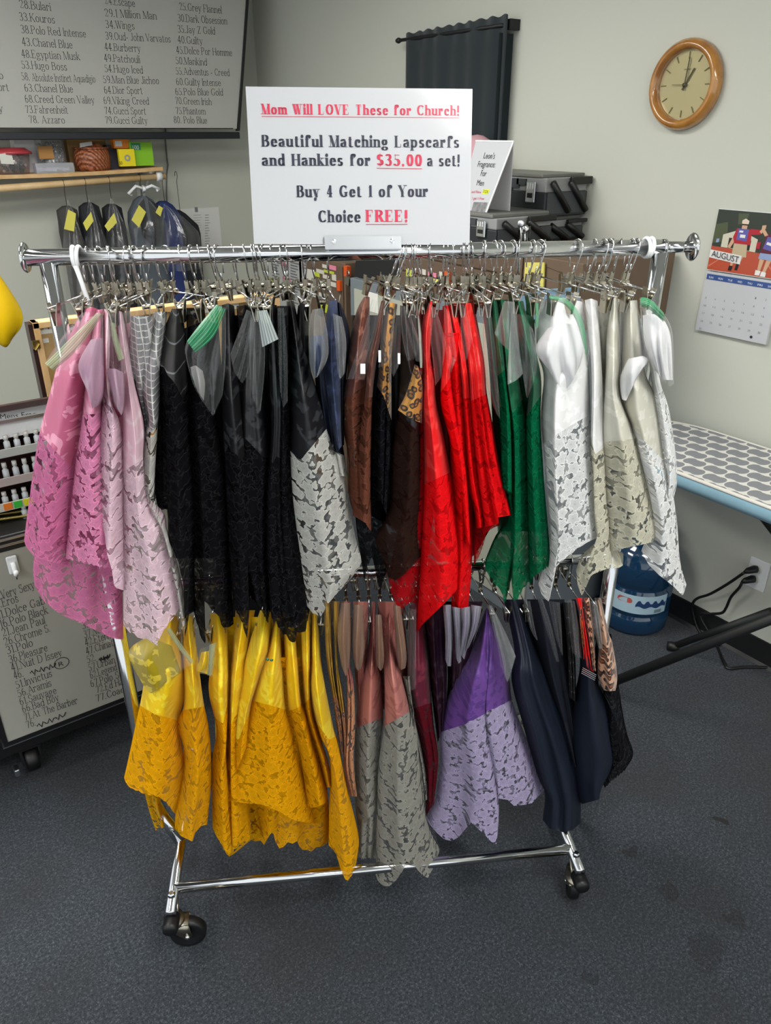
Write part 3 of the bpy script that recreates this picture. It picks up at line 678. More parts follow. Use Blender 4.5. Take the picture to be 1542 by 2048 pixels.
class Sheet:
    """a hanging sheet bounded by four outlines, with folds and side returns that have real depth"""
    def __init__(s, key, L, R, T='', B='', d=-.15, dtop=None, dep=.05, folds=2.5, amp=.011, ph=0.0, scal=0.0, pillow=0.0):
        L, R, T, B = pts(key, L), pts(key, R), pts(key, T), pts(key, B)
        s.L, s.R = at_len(L, 0), at_len(R, 0)
        s.T = at_len([L[0]] + T + [R[0]], 0, False); s.B = at_len([L[-1]] + B + [R[-1]], 0, False)
        s.c = (L[0], R[0], L[-1], R[-1])
        s.d, s.dtop, s.dep, s.folds, s.amp, s.ph, s.scal, s.pil = d, (d if dtop is None else dtop), dep, folds, amp, ph, scal, pillow
        s.wob = rnd.uniform(0, 9)
    def point(s, u, v):
        w = 0.0; pu = u
        if u < 0: w = -u; pu = w * .45
        if u > 1: w = u - 1; pu = 1 - w * .45
        l, r, t, b = s.L(v), s.R(v), s.T(pu), s.B(pu)
        c0, c1, c2, c3 = s.c
        q = []
        for i in (0, 1):
            q.append((1 - pu) * l[i] + pu * r[i] + (1 - v) * t[i] + v * b[i] - ((1 - pu) * (1 - v) * c0[i] + pu * (1 - v) * c1[i] + (1 - pu) * v * c2[i] + pu * v * c3[i]))
        if s.scal and v > .93: q[1] += s.scal * (abs(math.sin(pu * 3.14159 * 9 + s.wob)) - .5) * (v - .93) / .07
        k = min(1.0, v / .3)
        g = .25 + .75 * min(1.0, v * 1.4)
        a = s.amp * g
        d = s.dtop + (s.d - s.dtop) * k
        d += a * .72 * math.sin(2 * PI * (s.folds * pu + s.ph + .12 * math.sin(3 * v + s.wob)))
        d += a * .22 * math.sin(2 * PI * (s.folds * 2.3 * pu + s.ph * 2 + .3 * v))
        d += a * .35 * math.sin(5.5 * v + 6 * pu + s.wob)
        d += s.dep * .55 * (1 - math.sin(PI * min(max(pu, .0), 1)) ** .6)
        d -= s.pil * math.sin(PI * min(max(pu, 0), 1)) * math.sin(PI * v)
        d += w * s.dep * 5.0
        return at_rack(q[0], q[1], d), d
    def flat(s, u, v):
        l, r, t, b = s.L(v), s.R(v), s.T(u), s.B(u); c0, c1, c2, c3 = s.c
        return [(1 - u) * l[i] + u * r[i] + (1 - v) * t[i] + v * b[i] - ((1 - u) * (1 - v) * c0[i] + u * (1 - v) * c1[i] + (1 - u) * v * c2[i] + u * v * c3[i]) for i in (0, 1)]
    def seam_at(s, line):          # heights of a sewn seam that runs along a line
        out = []
        for k in range(25):
            u = k / 24; lo, hi = .03, .97
            for _ in range(24):
                m = (lo + hi) / 2; x, y = s.flat(u, m)
                i = 0
                while i < len(line) - 2 and x > line[i + 1][0]: i += 1
                (xa, ya), (xb, yb) = line[i], line[i + 1]
                w = min(max((x - xa) / (xb - xa), -.5), 1.5)
                if y < ya + (yb - ya) * w: lo = m
                else: hi = m
            out.append((lo + hi) / 2)
        return out
    def grid(s, us, vfun, n):
        m = MB(); m.uv = []
        for j in range(n + 1):
            for u in us:
                p, d = s.point(u, vfun(u, j / n)); m.v.append(p)
                m.uv.append((p.dot(RE) + (.7 * (-u if u < 0 else 1 - u) * s.dep * 5 if u < 0 or u > 1 else 0), p.z))
        k = len(us)
        for j in range(n):
            for i in range(k - 1):
                m.f.append([j * k + i, j * k + i + 1, (j + 1) * k + i + 1, (j + 1) * k + i]); m.mi.append(0)
        return m
def lerp_list(vals, u):
    u = min(max(u, 0), 1) * (len(vals) - 1); i = min(int(u), len(vals) - 2); return vals[i] + (vals[i + 1] - vals[i]) * (u - i)
def scarf(label, group, key, L, R, T='', B='', seam=None, mats=None, layer=0, name='lapscarf', nu=22, nv=44, cat='scarf', parts=('satin_panel', 'lace_panel'), **kw):
    d = -.205 + .011 * layer
    sh = Sheet(key, L, R, T, B, d=d, **kw)
    us = [-.16, -.08] + [i / nu for i in range(nu + 1)] + [1.08, 1.16]
    if isinstance(seam, str): seam = sh.seam_at(pts(key, seam))
    top, _ = sh.point(.5, 0)
    t = thing(name, label, cat, (top.x, top.y, top.z), RA, group)
    if seam is None:
        obj(parts[1], sh.grid(us, lambda u, f: f, nv), mats[1], t, True)
    else:
        obj(parts[0], sh.grid(us, lambda u, f: lerp_list(seam, u) * f, nv // 2), mats[0], t, True)
        obj(parts[1], sh.grid(us, lambda u, f: lerp_list(seam, u) + (1 - lerp_list(seam, u)) * f, nv * 2 // 3), mats[1], t, True)
    return t
def bag(label, group, key, L, R, T='', B='', layer=-1, zip_=None, mats=None, name='plastic_bag', **kw):
    """zip_: (L, R outlines of the seal strip, material)"""
    d = -.205 + .011 * layer
    kw.setdefault('dep', .03); kw.setdefault('amp', .011); kw.setdefault('folds', 2.3)
    sh = Sheet(key, L, R, T, B, d=d, **kw)
    top, _ = sh.point(.5, 0)
    t = thing(name, label, 'plastic bag', (top.x, top.y, top.z), RA, group)
    us = [-.1, -.05] + [i / 16 for i in range(17)] + [1.05, 1.1]
    obj('bag_film', sh.grid(us, lambda u, f: f, 26), mats or M_bag, t, True)
    if zip_:
        for zL, zR, zm in zip_:
            z = Sheet(key, zL, zR, d=d - .008, dep=.012, amp=.002)
            g = z.grid([i / 8 for i in range(9)], lambda u, f: f, 24)
            # stripes run along the strip
            g.uv = [(j, i / 8.0) for j in range(25) for i in range(9)]
            obj('zip_seal', g, zm, t, True)
    return t
def hanky(label, group, key, L, R, T='', B='', layer=0, mat_=None, name='handkerchief', **kw):
    d = -.205 + .011 * layer
    kw.setdefault('dep', .03); kw.setdefault('amp', .007); kw.setdefault('folds', 1.7); kw.setdefault('pillow', .012)
    sh = Sheet(key, L, R, T, B, d=d, **kw)
    us = [-.1, -.05] + [i / 14 for i in range(15)] + [1.05, 1.1]
    m = sh.grid(us, lambda u, f: f, 22)
    return tag(obj(name, m, mat_, None, True), label, 'handkerchief', group)

M_bag = plastic('clear bag film')
M_bagw = plastic('milky bag film', haze=.13, gloss=.16)
M_bagd = plastic('thin bag film', haze=.025, gloss=.09)
M_zipo = zipstrip('olive zip seal', '8f9a78')
M_zipg = zipstrip('green zip seal', '2f8a5c')
M_zipw = zipstrip('clear zip seal', 'b9c6c4', .45)
S_pinkd = satin('dusty pink damask', 'c86a8c', 'e8a0ba', rough=.5, size=.06)
S_pink = satin('pink satin', 'd98aa8', 'e8a8c0')
S_pale = satin('pale pink satin', 'f0c8d6', 'f6dce4', size=.06)
L_pinkd = lace('dusty pink lace', 'd880ac', net=.62, hole=.28)
L_pink = lace('pink lace', 'f0a0c8', net=.4, hole=.12)
L_pale = lace('pale pink lace', 'f8dce8', net=.62, hole=.24)
L_gray = lace('grey white lace', 'd0d0ca', net=.3, hole=.06)
L_gray2 = lace('stone lace', 'a3a299', net=.42, hole=.16)
C_plaid = gridcloth('grey checked cloth', '77777a', 'c9c9c6', .011, .16)
C_strip = gridcloth('black striped cloth', '121214', '606368', .040, .06, vert=False)
S_black = satin('black damask', '1b1b1e', '303236', rough=.42)
S_blackp = satin('black satin', '1a1a1d', damask=False, rough=.45)
L_black = lace('black lace', '19191c', net=.9, hole=.72, bright=2.2)
L_blacks = lace('sheer black lace', '0d0d0f', net=.45, hole=.1, bright=2.0)
S_navy = satin('navy satin', '2a3550', '39466a')
S_brown = satin('brown damask', '6e3f33', '94604e', size=.05)
L_brown = lace('brown lace', '7a4a3a', net=.75, hole=.5)
C_leo = leopard('gold leopard', 'b07c33', '2a1c10', '8a5a20', .013)
C_leop = leopard('pink leopard', 'd2a283', '24160f', '9a4e22', .016)
C_leoo = leopard('orange leopard', 'c8501e', '2a0f0a', 'e08030', .014)
L_dbrown = lace('dark brown lace', '33231e', net=.9, hole=.75)
S_red = satin('red satin', 'f8181c', 'ff3830', rough=.34, spec=.6)
L_red = lace('red lace', 'fc1a20', net=.92, hole=.76, bright=1.05)
L_reds = lace('sheer red net', 'b4141c', net=.8, hole=.65, bright=1.0)
S_green = satin('green satin', '0c5a3a', '127048')
L_green = lace('green lace', '0d6a44', net=.93, hole=.78, bright=1.35)
S_white = satin('white satin', 'eaeaea', 'f4f4f4', size=.06)
S_cream = satin('ivory satin', 'cfcdbf', 'dddbd0', size=.06)
L_white = lace('white lace', 'f0f1f1', net=.6, hole=.2)
L_cream = lace('ivory lace', 'd6d3c0', net=.56, hole=.18)
S_yel = satin('yellow satin', 'f4cc10', 'fae030', rough=.4, size=.045)
L_yel = lace('golden yellow lace', 'f4b414', net=.86, hole=.66, bright=1.08)
L_yels = lace('sheer yellow lace', 'dca616', net=.42, hole=.2)
S_gold = satin('tan gold cloth', 'a8842f', 'c09c48')
S_rose = satin('rose damask', 'c07a70', 'a8625c', size=.05)
L_peach = lace('peach lace', 'd8a07a', net=.35, hole=.1)
S_burg = satin('burgundy satin', '5e1428', '741c34')
L_burg = lace('burgundy lace', '64121f', net=.9, hole=.75)
S_plum = satin('dark plum satin', '2c1622', '3a2030')
S_purp = satin('purple damask', '72489a', '5a3884', rough=.3, size=.05)
L_lil = lace('lilac lace', 'b9aed0', net=.62, hole=.12)
S_nav2 = satin('midnight blue cloth', '101a2c', damask=False, rough=.6)
S_nav3 = satin('deep navy cloth', '0b1220', damask=False, rough=.7)
C_hwhite = satin('white cotton', 'e4e4e6', damask=False, rough=.7)
C_hpink = satin('mauve pink cotton', 'b58ca4', damask=False, rough=.6)
C_hlil = satin('grey lilac cotton', '7f788c', damask=False, rough=.6)
C_hgrey = satin('grey cotton', '8c8a88', damask=False, rough=.6)

# ------------------------------------------------------------------ lapscarfs on the upper bar, left to right
G = 'pink lapscarfs'
scarf('sheer rose pink lapscarf hanging lowest behind the dusty pink one, left end of the rack', G, 'A', '330,400 230,900 110,1500 108,1690', '520,400 560,900 590,1600 600,1990', '', '160,1780 250,1850 340,1890 430,1930 540,1985', None, (None, L_pinkd), 7, folds=3, amp=.014, dep=.10)
scarf('dusty pink damask lapscarf with leaf pattern, leftmost on the upper bar', G, 'A', '372,160 250,430 200,600 135,850 92,1120 50,1440', '480,170 420,600 375,900 325,1050 300,1580', '430,150', '60,1475 105,1530 190,1560', '125,835 330,1065', (S_pinkd, L_pinkd), 3, folds=1.6, amp=.016, dep=.14, dtop=-.11)
scarf('mid pink lapscarf of bold flower lace, second from the left end', G, 'A', '430,170 390,560 370,760 335,1020 280,1540', '490,160 480,600 480,850 520,1200 545,1590', '', '320,1550 370,1560 430,1575 490,1590', (.42, .40), (S_pink, L_pink), 1.5, folds=1.2, dep=.09, dtop=-.11, scal=4)
scarf('narrow pale pink lapscarf with white lace between the bold pink and the wide pale one', G, 'A', '490,160 490,600 462,940 425,1290', '535,165 525,620 590,840 602,1300 604,1720', '', '465,1315 495,1400 510,1520 535,1600 550,1700', (.40, .36), (S_pale, L_pale), .8, folds=1.2, dep=.09, dtop=-.11)
scarf('wide pale pink lapscarf with long white lace, right of the pinks', G, 'A', '555,165 592,560 596,900 600,1300 600,1915', '606,180 655,540 715,800 712,1000 740,1200 825,1290 850,1440 905,1620 935,1750', '', '640,1950 690,1980 755,2005 785,2025 806,1965 850,1900 890,1850', '596,1060 712,990', (S_pale, L_pale), 0, folds=1.7, amp=.014, dep=.12, dtop=-.11, scal=5)
scarf('plain dusty pink lapscarf at the back of the pinks', G, 'A', '400,190 330,700 200,1480', '640,190 690,800 640,1600', '', '', None, (None, S_pinkd), 12, dep=.1, parts=('x', 'satin_panel'))
G = 'grey checked lapscarfs'
scarf('dark grey checked lapscarf tucked behind the clear bags beside the pale pinks', G, 'A', '640,200 640,560 700,760 720,900', '760,200 775,500 760,760 740,940', '', '', None, (None, C_plaid), 6, dep=.08, parts=('x', 'cloth_panel'))
scarf('grey checked lapscarf with grey white lace against the black row', G, 'A', '775,175 700,560 735,760 715,870 708,1180 800,1320 880,1680 922,1900', '842,175 810,600 785,900 778,1200 850,1400 930,1700 950,1900', '', '935,1985', (.36, .36), (C_plaid, L_gray), 1.6, folds=1.2, dep=.10, dtop=-.11)

G = 'black lapscarfs'
scarf('black lapscarf with fine stripe pairs, leftmost of the black row', G, 'B', '172,155 125,290 97,480 86,800 75,1190', '222,155 246,300 262,600 275,900 292,1300 292,1780', '', '95,1215 150,1240 152,1400 200,1500 235,1640 243,1930 268,1790', (.30, .27), (C_strip, L_black), .5, folds=1.6, dep=.14, dtop=-.11, scal=6)
scarf('black lace lapscarf with a long torn point, second in the black row', G, 'B', '250,150 255,600 262,1000 288,1780', '330,150 400,700 455,1000 505,1850', '', '330,1930 355,1965 352,1880 346,1720 380,1770 420,1800 450,1880', None, (None, L_black), 3, folds=2, dep=.12, dtop=-.10, scal=7)
scarf('black damask lapscarf right of the green sealed bag', G, 'B', '442,135 440,500 450,900 482,1500 505,1760', '508,140 548,600 600,1000 592,1760', '475,125', '520,1680 515,1780 545,1830 577,1935 585,1850', (.50, .45), (S_black, L_black), 2, folds=1.4, dep=.12, dtop=-.10, scal=6)
scarf('thin black lapscarf behind the double film bags', G, 'B', '520,140 545,560 520,900 520,1600', '565,135 610,600 625,1000 640,1720', '', '560,1750 590,1700', None, (None, L_black), 5, folds=2, dep=.12)
scarf('black damask lapscarf with flower figures under the clear flap', G, 'B', '560,130 505,600 492,900 500,1400 590,1700', '640,140 690,700 720,1000 700,1780', '', '650,1760 670,1810 690,1850', (.42, .50), (S_black, L_black), 3.5, folds=2.4, dep=.12, dtop=-.10, scal=6)
scarf('black glossy lapscarf just left of the teal film bag', G, 'B', '682,135 690,500 700,800 660,1200 660,1720', '738,135 790,650 790,900 800,1200 880,1830', '', '700,1780 720,1850 760,1800 800,1880 830,1850', (.52, .46), (S_black, L_black), 2.2, folds=2.2, dep=.14, dtop=-.11, scal=8)
scarf('black sheer lapscarf with torn net hem above the yellows', G, 'B', '740,140 700,900 660,1400 690,1740', '800,140 820,900 870,1400 915,1780', '', '720,1790 745,1870 790,1920 832,1960 850,1890 890,1900', None, (None, L_black), 3.2, folds=3, dep=.12, scal=9)
scarf('plain black lapscarf with rounded shoulder behind the white lace one', G, 'B', '852,140 840,280 850,500 860,900', '905,140 915,350 930,600 940,900', '870,120', '', None, (None, S_blackp), 8, dep=.10, parts=('x', 'cloth_panel'))
scarf('black damask lapscarf with bold grey white lace, front right of the black row', G, 'B', '792,115 800,500 806,720 792,900 798,1120 825,1320 892,1745', '828,112 888,350 940,550 1010,740 1045,860 1085,960 1125,1200 1165,1400 1192,1500 1185,1545 1128,1620', '', '930,1795 975,1815 1010,1750 1060,1690', '795,905 862,975 1016,790', (S_black, L_gray), 0, folds=1.3, amp=.014, dep=.15, dtop=-.11, scal=2)
scarf('black core lapscarf deep in the middle of the black row', G, 'B', '120,300 110,800 180,1500', '420,200 460,800 470,1500', '', '', None, (None, S_blackp), 12, dep=.12, parts=('x', 'cloth_panel'))
scarf('wide plain black lapscarf at the back of the black row', G, 'B', '450,190 450,900 420,1600', '830,190 880,900 900,1650', '', '', None, (None, S_blackp), 14, dep=.12, parts=('x', 'cloth_panel'))
G = 'navy lapscarfs'
scarf('navy satin lapscarf with rounded shoulder between two film bags', G, 'B', '1018,110 975,420 1010,740 1060,930', '1065,112 1080,300 1090,600 1092,890', '', '', None, (None, S_navy), 3, dep=.10, folds=1.4, parts=('x', 'satin_panel'))
scarf('dark navy lapscarf beside the brown ones, right of the navy satin', G, 'B', '1060,115 1060,600 1080,900', '1085,130 1132,300 1110,560 1100,890', '', '', None, (None, S_nav2), 6, dep=.10, parts=('x', 'cloth_panel'))
scarf('navy lapscarf with grey lace hidden behind the white lace one', G, 'B', '930,300 950,600 990,900 1020,1050', '1000,300 1060,700 1095,900 1120,1060', '', '', (.80, .85), (S_nav2, L_gray), 5, dep=.10)

G = 'brown lapscarfs'
scarf('brown damask lapscarf with arched shoulder, left of the browns', G, 'C', '192,98 150,180 112,350 96,550 70,680 76,850 104,1010 108,1220 125,1300', '226,98 225,500 220,700 215,900 210,1250', '208,92', '150,1330', (.48, .42), (S_brown, L_brown), 3, folds=1.8, dep=.12, dtop=-.10)
scarf('brown damask lapscarf with lace hem ending in a curved point', G, 'C', '292,118 250,300 215,450 192,700 150,1000 128,1340', '314,118 290,320 265,460 240,700 232,1100 235,1430', '', '165,1360 200,1382 222,1415', (.46, .42), (S_brown, L_brown), 1, folds=1.4, dep=.10, dtop=-.11)
scarf('black lace lapscarf with two torn points showing under the browns', 'black lapscarfs', 'C', '140,1000 145,1350 180,1600', '300,1000 315,1400 335,1640', '', '195,1715 210,1640 240,1570 285,1780 305,1700', None, (None, L_black), 8, folds=2, dep=.08)
G = 'leopard lapscarfs'
scarf('narrow gold leopard lapscarf with black lace, between brown and red', G, 'C', '318,138 272,560 245,800 230,1250', '384,138 352,400 350,790 345,1000 325,1340', '350,128', '290,1255', (.42, .55), (C_leo, L_black), 2.5, folds=2.2, dep=.08, dtop=-.10)
scarf('wide dark brown lace lapscarf ending over the sheer red one', G, 'C', '398,145 398,500 385,740 342,1000 330,1300 258,1480 290,1560 330,1690', '446,150 480,460 525,560 530,900 530,1300 520,1570', '', '372,1710 430,1670', (.36, .44, .52), (S_black, L_dbrown), 1, folds=1.2, amp=.012, dep=.12, dtop=-.11)

hanky('gold leopard cloth corner on the wide dark brown lapscarf', G, 'C', '482,480 435,640 386,740', '500,490 526,600 522,815', '', '450,785', .55, C_leo, amp=.003, pillow=.0)
scarf('black fill lapscarf added to darken the gaps behind the leopard ones', G, 'C', '120,200 130,700 150,1300', '500,200 520,700 540,1500', '', '', None, (None, S_blackp), 13, dep=.1, parts=('x', 'cloth_panel'))  # added black fill cloth, stands in for the shade between the scarves
G = 'red lapscarfs'
scarf('sheer dark red lapscarf hanging lowest at the left of the reds', G, 'C', '440,500 420,1200 330,1690', '600,500 600,1200 515,1850', '', '345,1770 380,1850 410,1870 460,1830', None, (None, L_reds), 4.5, folds=1.4, dep=.10)
scarf('glossy red lapscarf ending in a long point, leftmost of the reds', G, 'C', '545,125 518,300 525,480 516,700 530,900 530,1200 516,1500 508,1750 490,2012', '602,140 570,400 592,560 604,700 645,880 685,1090 740,1350 772,1500 776,1700', '575,118', '530,1955 600,1890 690,1800 740,1740', '532,1165 690,1092', (S_red, L_red), 0, folds=1.5, amp=.016, dep=.16, dtop=-.11)
scarf('red lapscarf with bold flower lace, second of the reds', G, 'C', '640,150 640,450 630,700 680,900 720,1150 770,1500', '694,140 720,430 690,560 760,950 785,1150 800,1500', '', '', (.36, .30), (S_red, L_red), 1.4, folds=1.2, dep=.10, dtop=-.10)
scarf('red lace lapscarf with a narrow rounded tail below its neighbours', G, 'C', '650,300 680,900 700,1500 690,1870', '740,300 790,900 810,1500 785,1890', '', '712,1895 742,1918 765,1900', None, (None, L_red), 3.6, folds=1.4, dep=.10)
scarf('red satin lapscarf in narrow folds, third of the reds', G, 'C', '664,145 735,500 758,800 778,1140 818,1300 830,1410', '724,145 780,450 800,640 830,1000 880,1400', '', '850,1412', (.42, .42), (S_red, L_red), 2.4, folds=2, dep=.10, dtop=-.10)
scarf('wide red satin lapscarf flaring to the right, rightmost of the reds', G, 'C', '728,135 780,500 792,700 815,1000 850,1390', '820,135 850,300 880,480 892,640 922,800 955,1000 1000,1180 1046,1335', '770,128', '870,1410 900,1400 960,1388 957,1350 990,1345', '800,690 892,650', (S_red, L_red), .6, folds=3.2, amp=.015, dep=.14, dtop=-.11)
scarf('sheer red net lapscarf under the flaring satin one', G, 'C', '820,900 825,1300 818,1625', '930,900 960,1200 965,1395', '', '850,1570 882,1480 885,1440 930,1410', None, (None, L_reds), 4, folds=1.5, dep=.06)

scarf('dark red fill lapscarf added behind the reds to darken the lace holes', G, 'C', '500,170 560,700 600,1500', '810,170 900,700 960,1330', '', '700,1640 830,1560', None, (None, satin('dark red fill cloth', '8a0e14', damask=False)), 12, dep=.1, parts=('x', 'cloth_panel'))  # added fill cloth, its dark red stands in for shade behind the lace
G = 'green lapscarfs'
scarf('green lapscarf nearest the reds, its torn lace lowest of the greens', G, 'D', '20,125 45,400 100,750 128,900 140,1200 195,1430 100,1580 35,1720', '72,125 130,500 200,850 215,1200 205,1780', '', '30,1790 90,1880 135,1930 152,2012 185,1900', (.36, .40), (S_green, L_green), 4, folds=2, dep=.14, dtop=-.10, scal=7)
scarf('narrow green lace lapscarf with a straight hem beside the reds', G, 'D', '60,130 110,600 128,760 134,1290', '110,125 160,600 192,880 206,1325', '', '', (.40, .36), (S_green, L_green), 1.8, folds=1.2, dep=.06, dtop=-.10)
scarf('green lapscarf with feathery torn hem in the middle of the greens', G, 'D', '105,125 150,600 190,900 200,1300 185,1760', '172,120 240,600 290,900 305,1200 330,1860', '', '208,1990 246,1960 270,1900 300,1880', (.40, .36), (S_green, L_green), 2.6, folds=1.8, dep=.12, dtop=-.10, scal=9)
scarf('broad green lapscarf with torn lace next to the white one', G, 'D', '215,130 300,600 285,900 290,1300 305,1860', '268,130 335,400 380,620 375,900 402,1300 432,1650 432,1770', '', '345,1830 385,1800', (.42, .36), (S_green, L_green), 1.4, folds=1.8, dep=.12, dtop=-.10, scal=7)
scarf('plain dark green lapscarf at the back of the greens', G, 'D', '10,150 60,600 110,1560', '330,200 370,700 410,1560', '', '', None, (None, S_green), 12, dep=.1, parts=('x', 'cloth_panel'))

G = 'white and ivory lapscarfs'
scarf('bright white satin lapscarf with white flower lace and long left corner', G, 'D', '345,140 352,430 395,590 378,800 388,1000 412,1300 432,1620 362,1880', '635,135 672,500 682,700 692,1000 738,1300 776,1560', '420,115 520,110', '380,1945 428,2002 440,1920 450,1810 500,1750 560,1700 640,1640 720,1600', '400,1010 560,905 692,830', (S_white, L_white), 0, folds=2, amp=.014, dep=.16, dtop=-.10, scal=3)
scarf('narrow white lapscarf with ivory lace tail behind the bright white one', G, 'D', '650,125 692,600 694,960 714,1100 742,1400 776,1560 640,1700 596,1800', '730,130 758,600 758,1000 765,1400 800,1640 890,1690', '690,115', '605,1890 632,1965 690,1830 790,1790 870,1785 888,1770', '694,1000 712,1085 760,1045', (S_white, L_cream), 2, folds=1.3, dep=.10, dtop=-.10)
scarf('ivory damask lapscarf with square ivory lace panel', G, 'D', '805,120 785,350 778,600 752,940 762,1200 770,1500 790,1690', '866,120 864,500 862,700 930,870 948,930 972,1000 1050,1300 1112,1500 1120,1605', '835,108', '900,1662 1050,1632', '758,1008 952,985', (S_cream, L_cream), .3, folds=1.2, dep=.12, dtop=-.10, scal=2)
scarf('ivory damask lapscarf with white lace ending in a sharp corner at lower right', G, 'D', '892,130 885,400 872,740 925,880 960,1000 1040,1300 1060,1500 1000,1680', '975,125 1020,550 1082,700 1112,850 1142,1100 1192,1300 1222,1500 1242,1750 1281,1890', '', '1045,1765 1110,1830 1200,1900 1258,1962', '925,890 1040,1020 1135,1115', (S_cream, L_white), 1.6, folds=1.5, dep=.12, dtop=-.10)
scarf('white lace lapscarf hanging furthest right on the upper bar', G, 'D', '1000,130 1060,600 1100,900 1140,1150 1150,1300', '1060,140 1112,600 1172,800 1216,1100 1222,1250 1202,1350', '', '1175,1350', (.50, .45), (S_white, L_white), 4, folds=1.4, dep=.10, dtop=-.08)
scarf('plain white lapscarf deep between the ivory ones', G, 'D', '660,160 720,700 760,1100', '960,160 960,700 1000,1200', '', '', None, (None, S_cream), 12, dep=.1, parts=('x', 'cloth_panel'))

# ------------------------------------------------------------------ lapscarfs on the lower bar
G = 'yellow lapscarfs'
scarf('yellow lapscarf with wide golden lace skirt, leftmost on the lower bar', G, 'E', '310,150 225,380 195,590 160,760 120,950 84,1112', '400,150 440,480 442,640 405,800 440,1000 438,1120 388,1330', '', '95,1145 120,1172 200,1206 290,1225 335,1260', '188,690 260,735 410,775', (S_yel, L_yel), 1, folds=1.2, amp=.016, dep=.16, dtop=-.09, scal=3)
scarf('yellow lapscarf with folded lace edge ending in a point over the foot bar', G, 'E', '420,150 442,640 400,790 440,1000 392,1300 385,1412', '490,150 540,560 560,690 590,850 602,1100 576,1392', '', '420,1460 470,1482 488,1494 505,1440 540,1400', '400,720 560,690', (S_yel, L_yel), .4, folds=1.4, amp=.016, dep=.12, dtop=-.09)
scarf('sheer yellow triangle of a lapscarf left of the upright', G, 'E', '300,700 210,1100 215,1245 270,1425', '360,700 330,1100 300,1250 340,1400', '', '', None, (None, L_yels), 14, folds=1, dep=.04, dtop=.0)
scarf('yellow lapscarf with smooth satin tail, third on the lower bar', G, 'E', '590,140 600,400 585,600 632,830 606,1000 605,1300 610,1405', '690,140 700,400 702,700 690,900 702,1100 740,1350', '', '640,1470 685,1545 711,1580 725,1500', (.48, .42), (S_yel, L_yel), 2.2, folds=1.8, dep=.12, dtop=-.09, scal=5)
scarf('yellow damask lapscarf with long diagonal satin, left of the jewelled one', G, 'E', '745,120 722,400 702,700 700,1100 700,1400', '860,120 800,500 780,800 800,1100 840,1420', '', '730,1540 760,1500 830,1480', (.52, .42), (S_yel, L_yel), 3, folds=1.8, dep=.14, dtop=-.08, scal=6)
scarf('bright yellow lapscarf slanting down left behind the jewelled one', G, 'E', '890,120 820,340 745,700 720,860 690,1050', '965,120 940,350 895,520 840,680 820,900', '', '740,1100', (.80, .75), (S_yel, L_yel), 1.6, folds=1.2, dep=.10, dtop=-.09)
jw = scarf('bright yellow lapscarf with two green jewels and a broad lace skirt', G, 'E', '980,130 930,370 862,580 842,660 720,1080 680,1205', '1012,130 1030,500 1052,710 1092,850 1150,1100 1215,1385', '', '682,1235 705,1255 900,1272 1000,1312 1100,1370', '840,655 1052,712', (S_yel, L_yel), 0, folds=1.3, amp=.013, dep=.14, dtop=-.09)
scarf('yellow lapscarf with rounded lace corner right of the jewelled one', G, 'E', '1022,130 1050,600 1062,720 1130,1000 1170,1292', '1090,130 1130,620 1160,730 1200,900 1262,1100 1292,1225', '', '1230,1288 1280,1262', (.50, .48), (S_yel, L_yel), 1.2, folds=1.2, dep=.10, dtop=-.09)
scarf('slim yellow lapscarf second from the right of the yellows', G, 'E', '1130,120 1150,650 1182,820 1240,1000 1282,1170', '1188,120 1192,650 1240,860 1290,1000 1322,1172', '', '', (.52, .48), (S_yel, L_yel), 2, folds=1.2, dep=.08, dtop=-.09)
scarf('glossy yellow satin lapscarf with lace point over the base rail, rightmost of the yellows', G, 'E', '1192,120 1190,600 1240,850 1300,1000 1300,1300 1296,1510', '1232,120 1262,480 1322,800 1352,900 1402,1150 1474,1455 1466,1560', '', '1340,1560 1370,1660 1392,1712 1412,1722 1440,1680 1460,1620', '1235,800 1300,890 1350,860', (S_yel, L_yel), -2.6, folds=1.4, amp=.009, dep=.14, dtop=-.09, scal=3)
scarf('gold lace lapscarf forming the ragged lower hem behind the jewelled one', G, 'E', '850,400 840,1200 840,1485', '1200,400 1290,1200 1300,1495', '', '880,1480 912,1508 960,1430 1000,1532 1060,1500 1110,1490 1130,1530 1180,1550 1240,1520', None, (None, L_yel), 6, folds=3, amp=.016, dep=.10, scal=6)
scarf('sheer yellow lapscarf with pale net points behind the third one', G, 'E', '640,700 620,1200 610,1420', '860,700 900,1200 1000,1420', '', '690,1570 712,1582 760,1545 830,1485 900,1450 920,1500 960,1430', None, (None, L_yels), 8, folds=2, dep=.10)
jm = MB()
for zx, zy in ((935, 408), (958, 412)):
    x, y = 220 + zx / ZM['E'][2], 1180 + zy / ZM['E'][2]
    jm.lathe([(0, -.004), (.0035, -.002), (.0022, .0), (0, .0)], at_rack(x, y, -.222), RN, 8)
obj('jewels', jm, mat('green jewel', '1e6a4a', rough=.08, coat=1.0), jw, label='two green jewels')

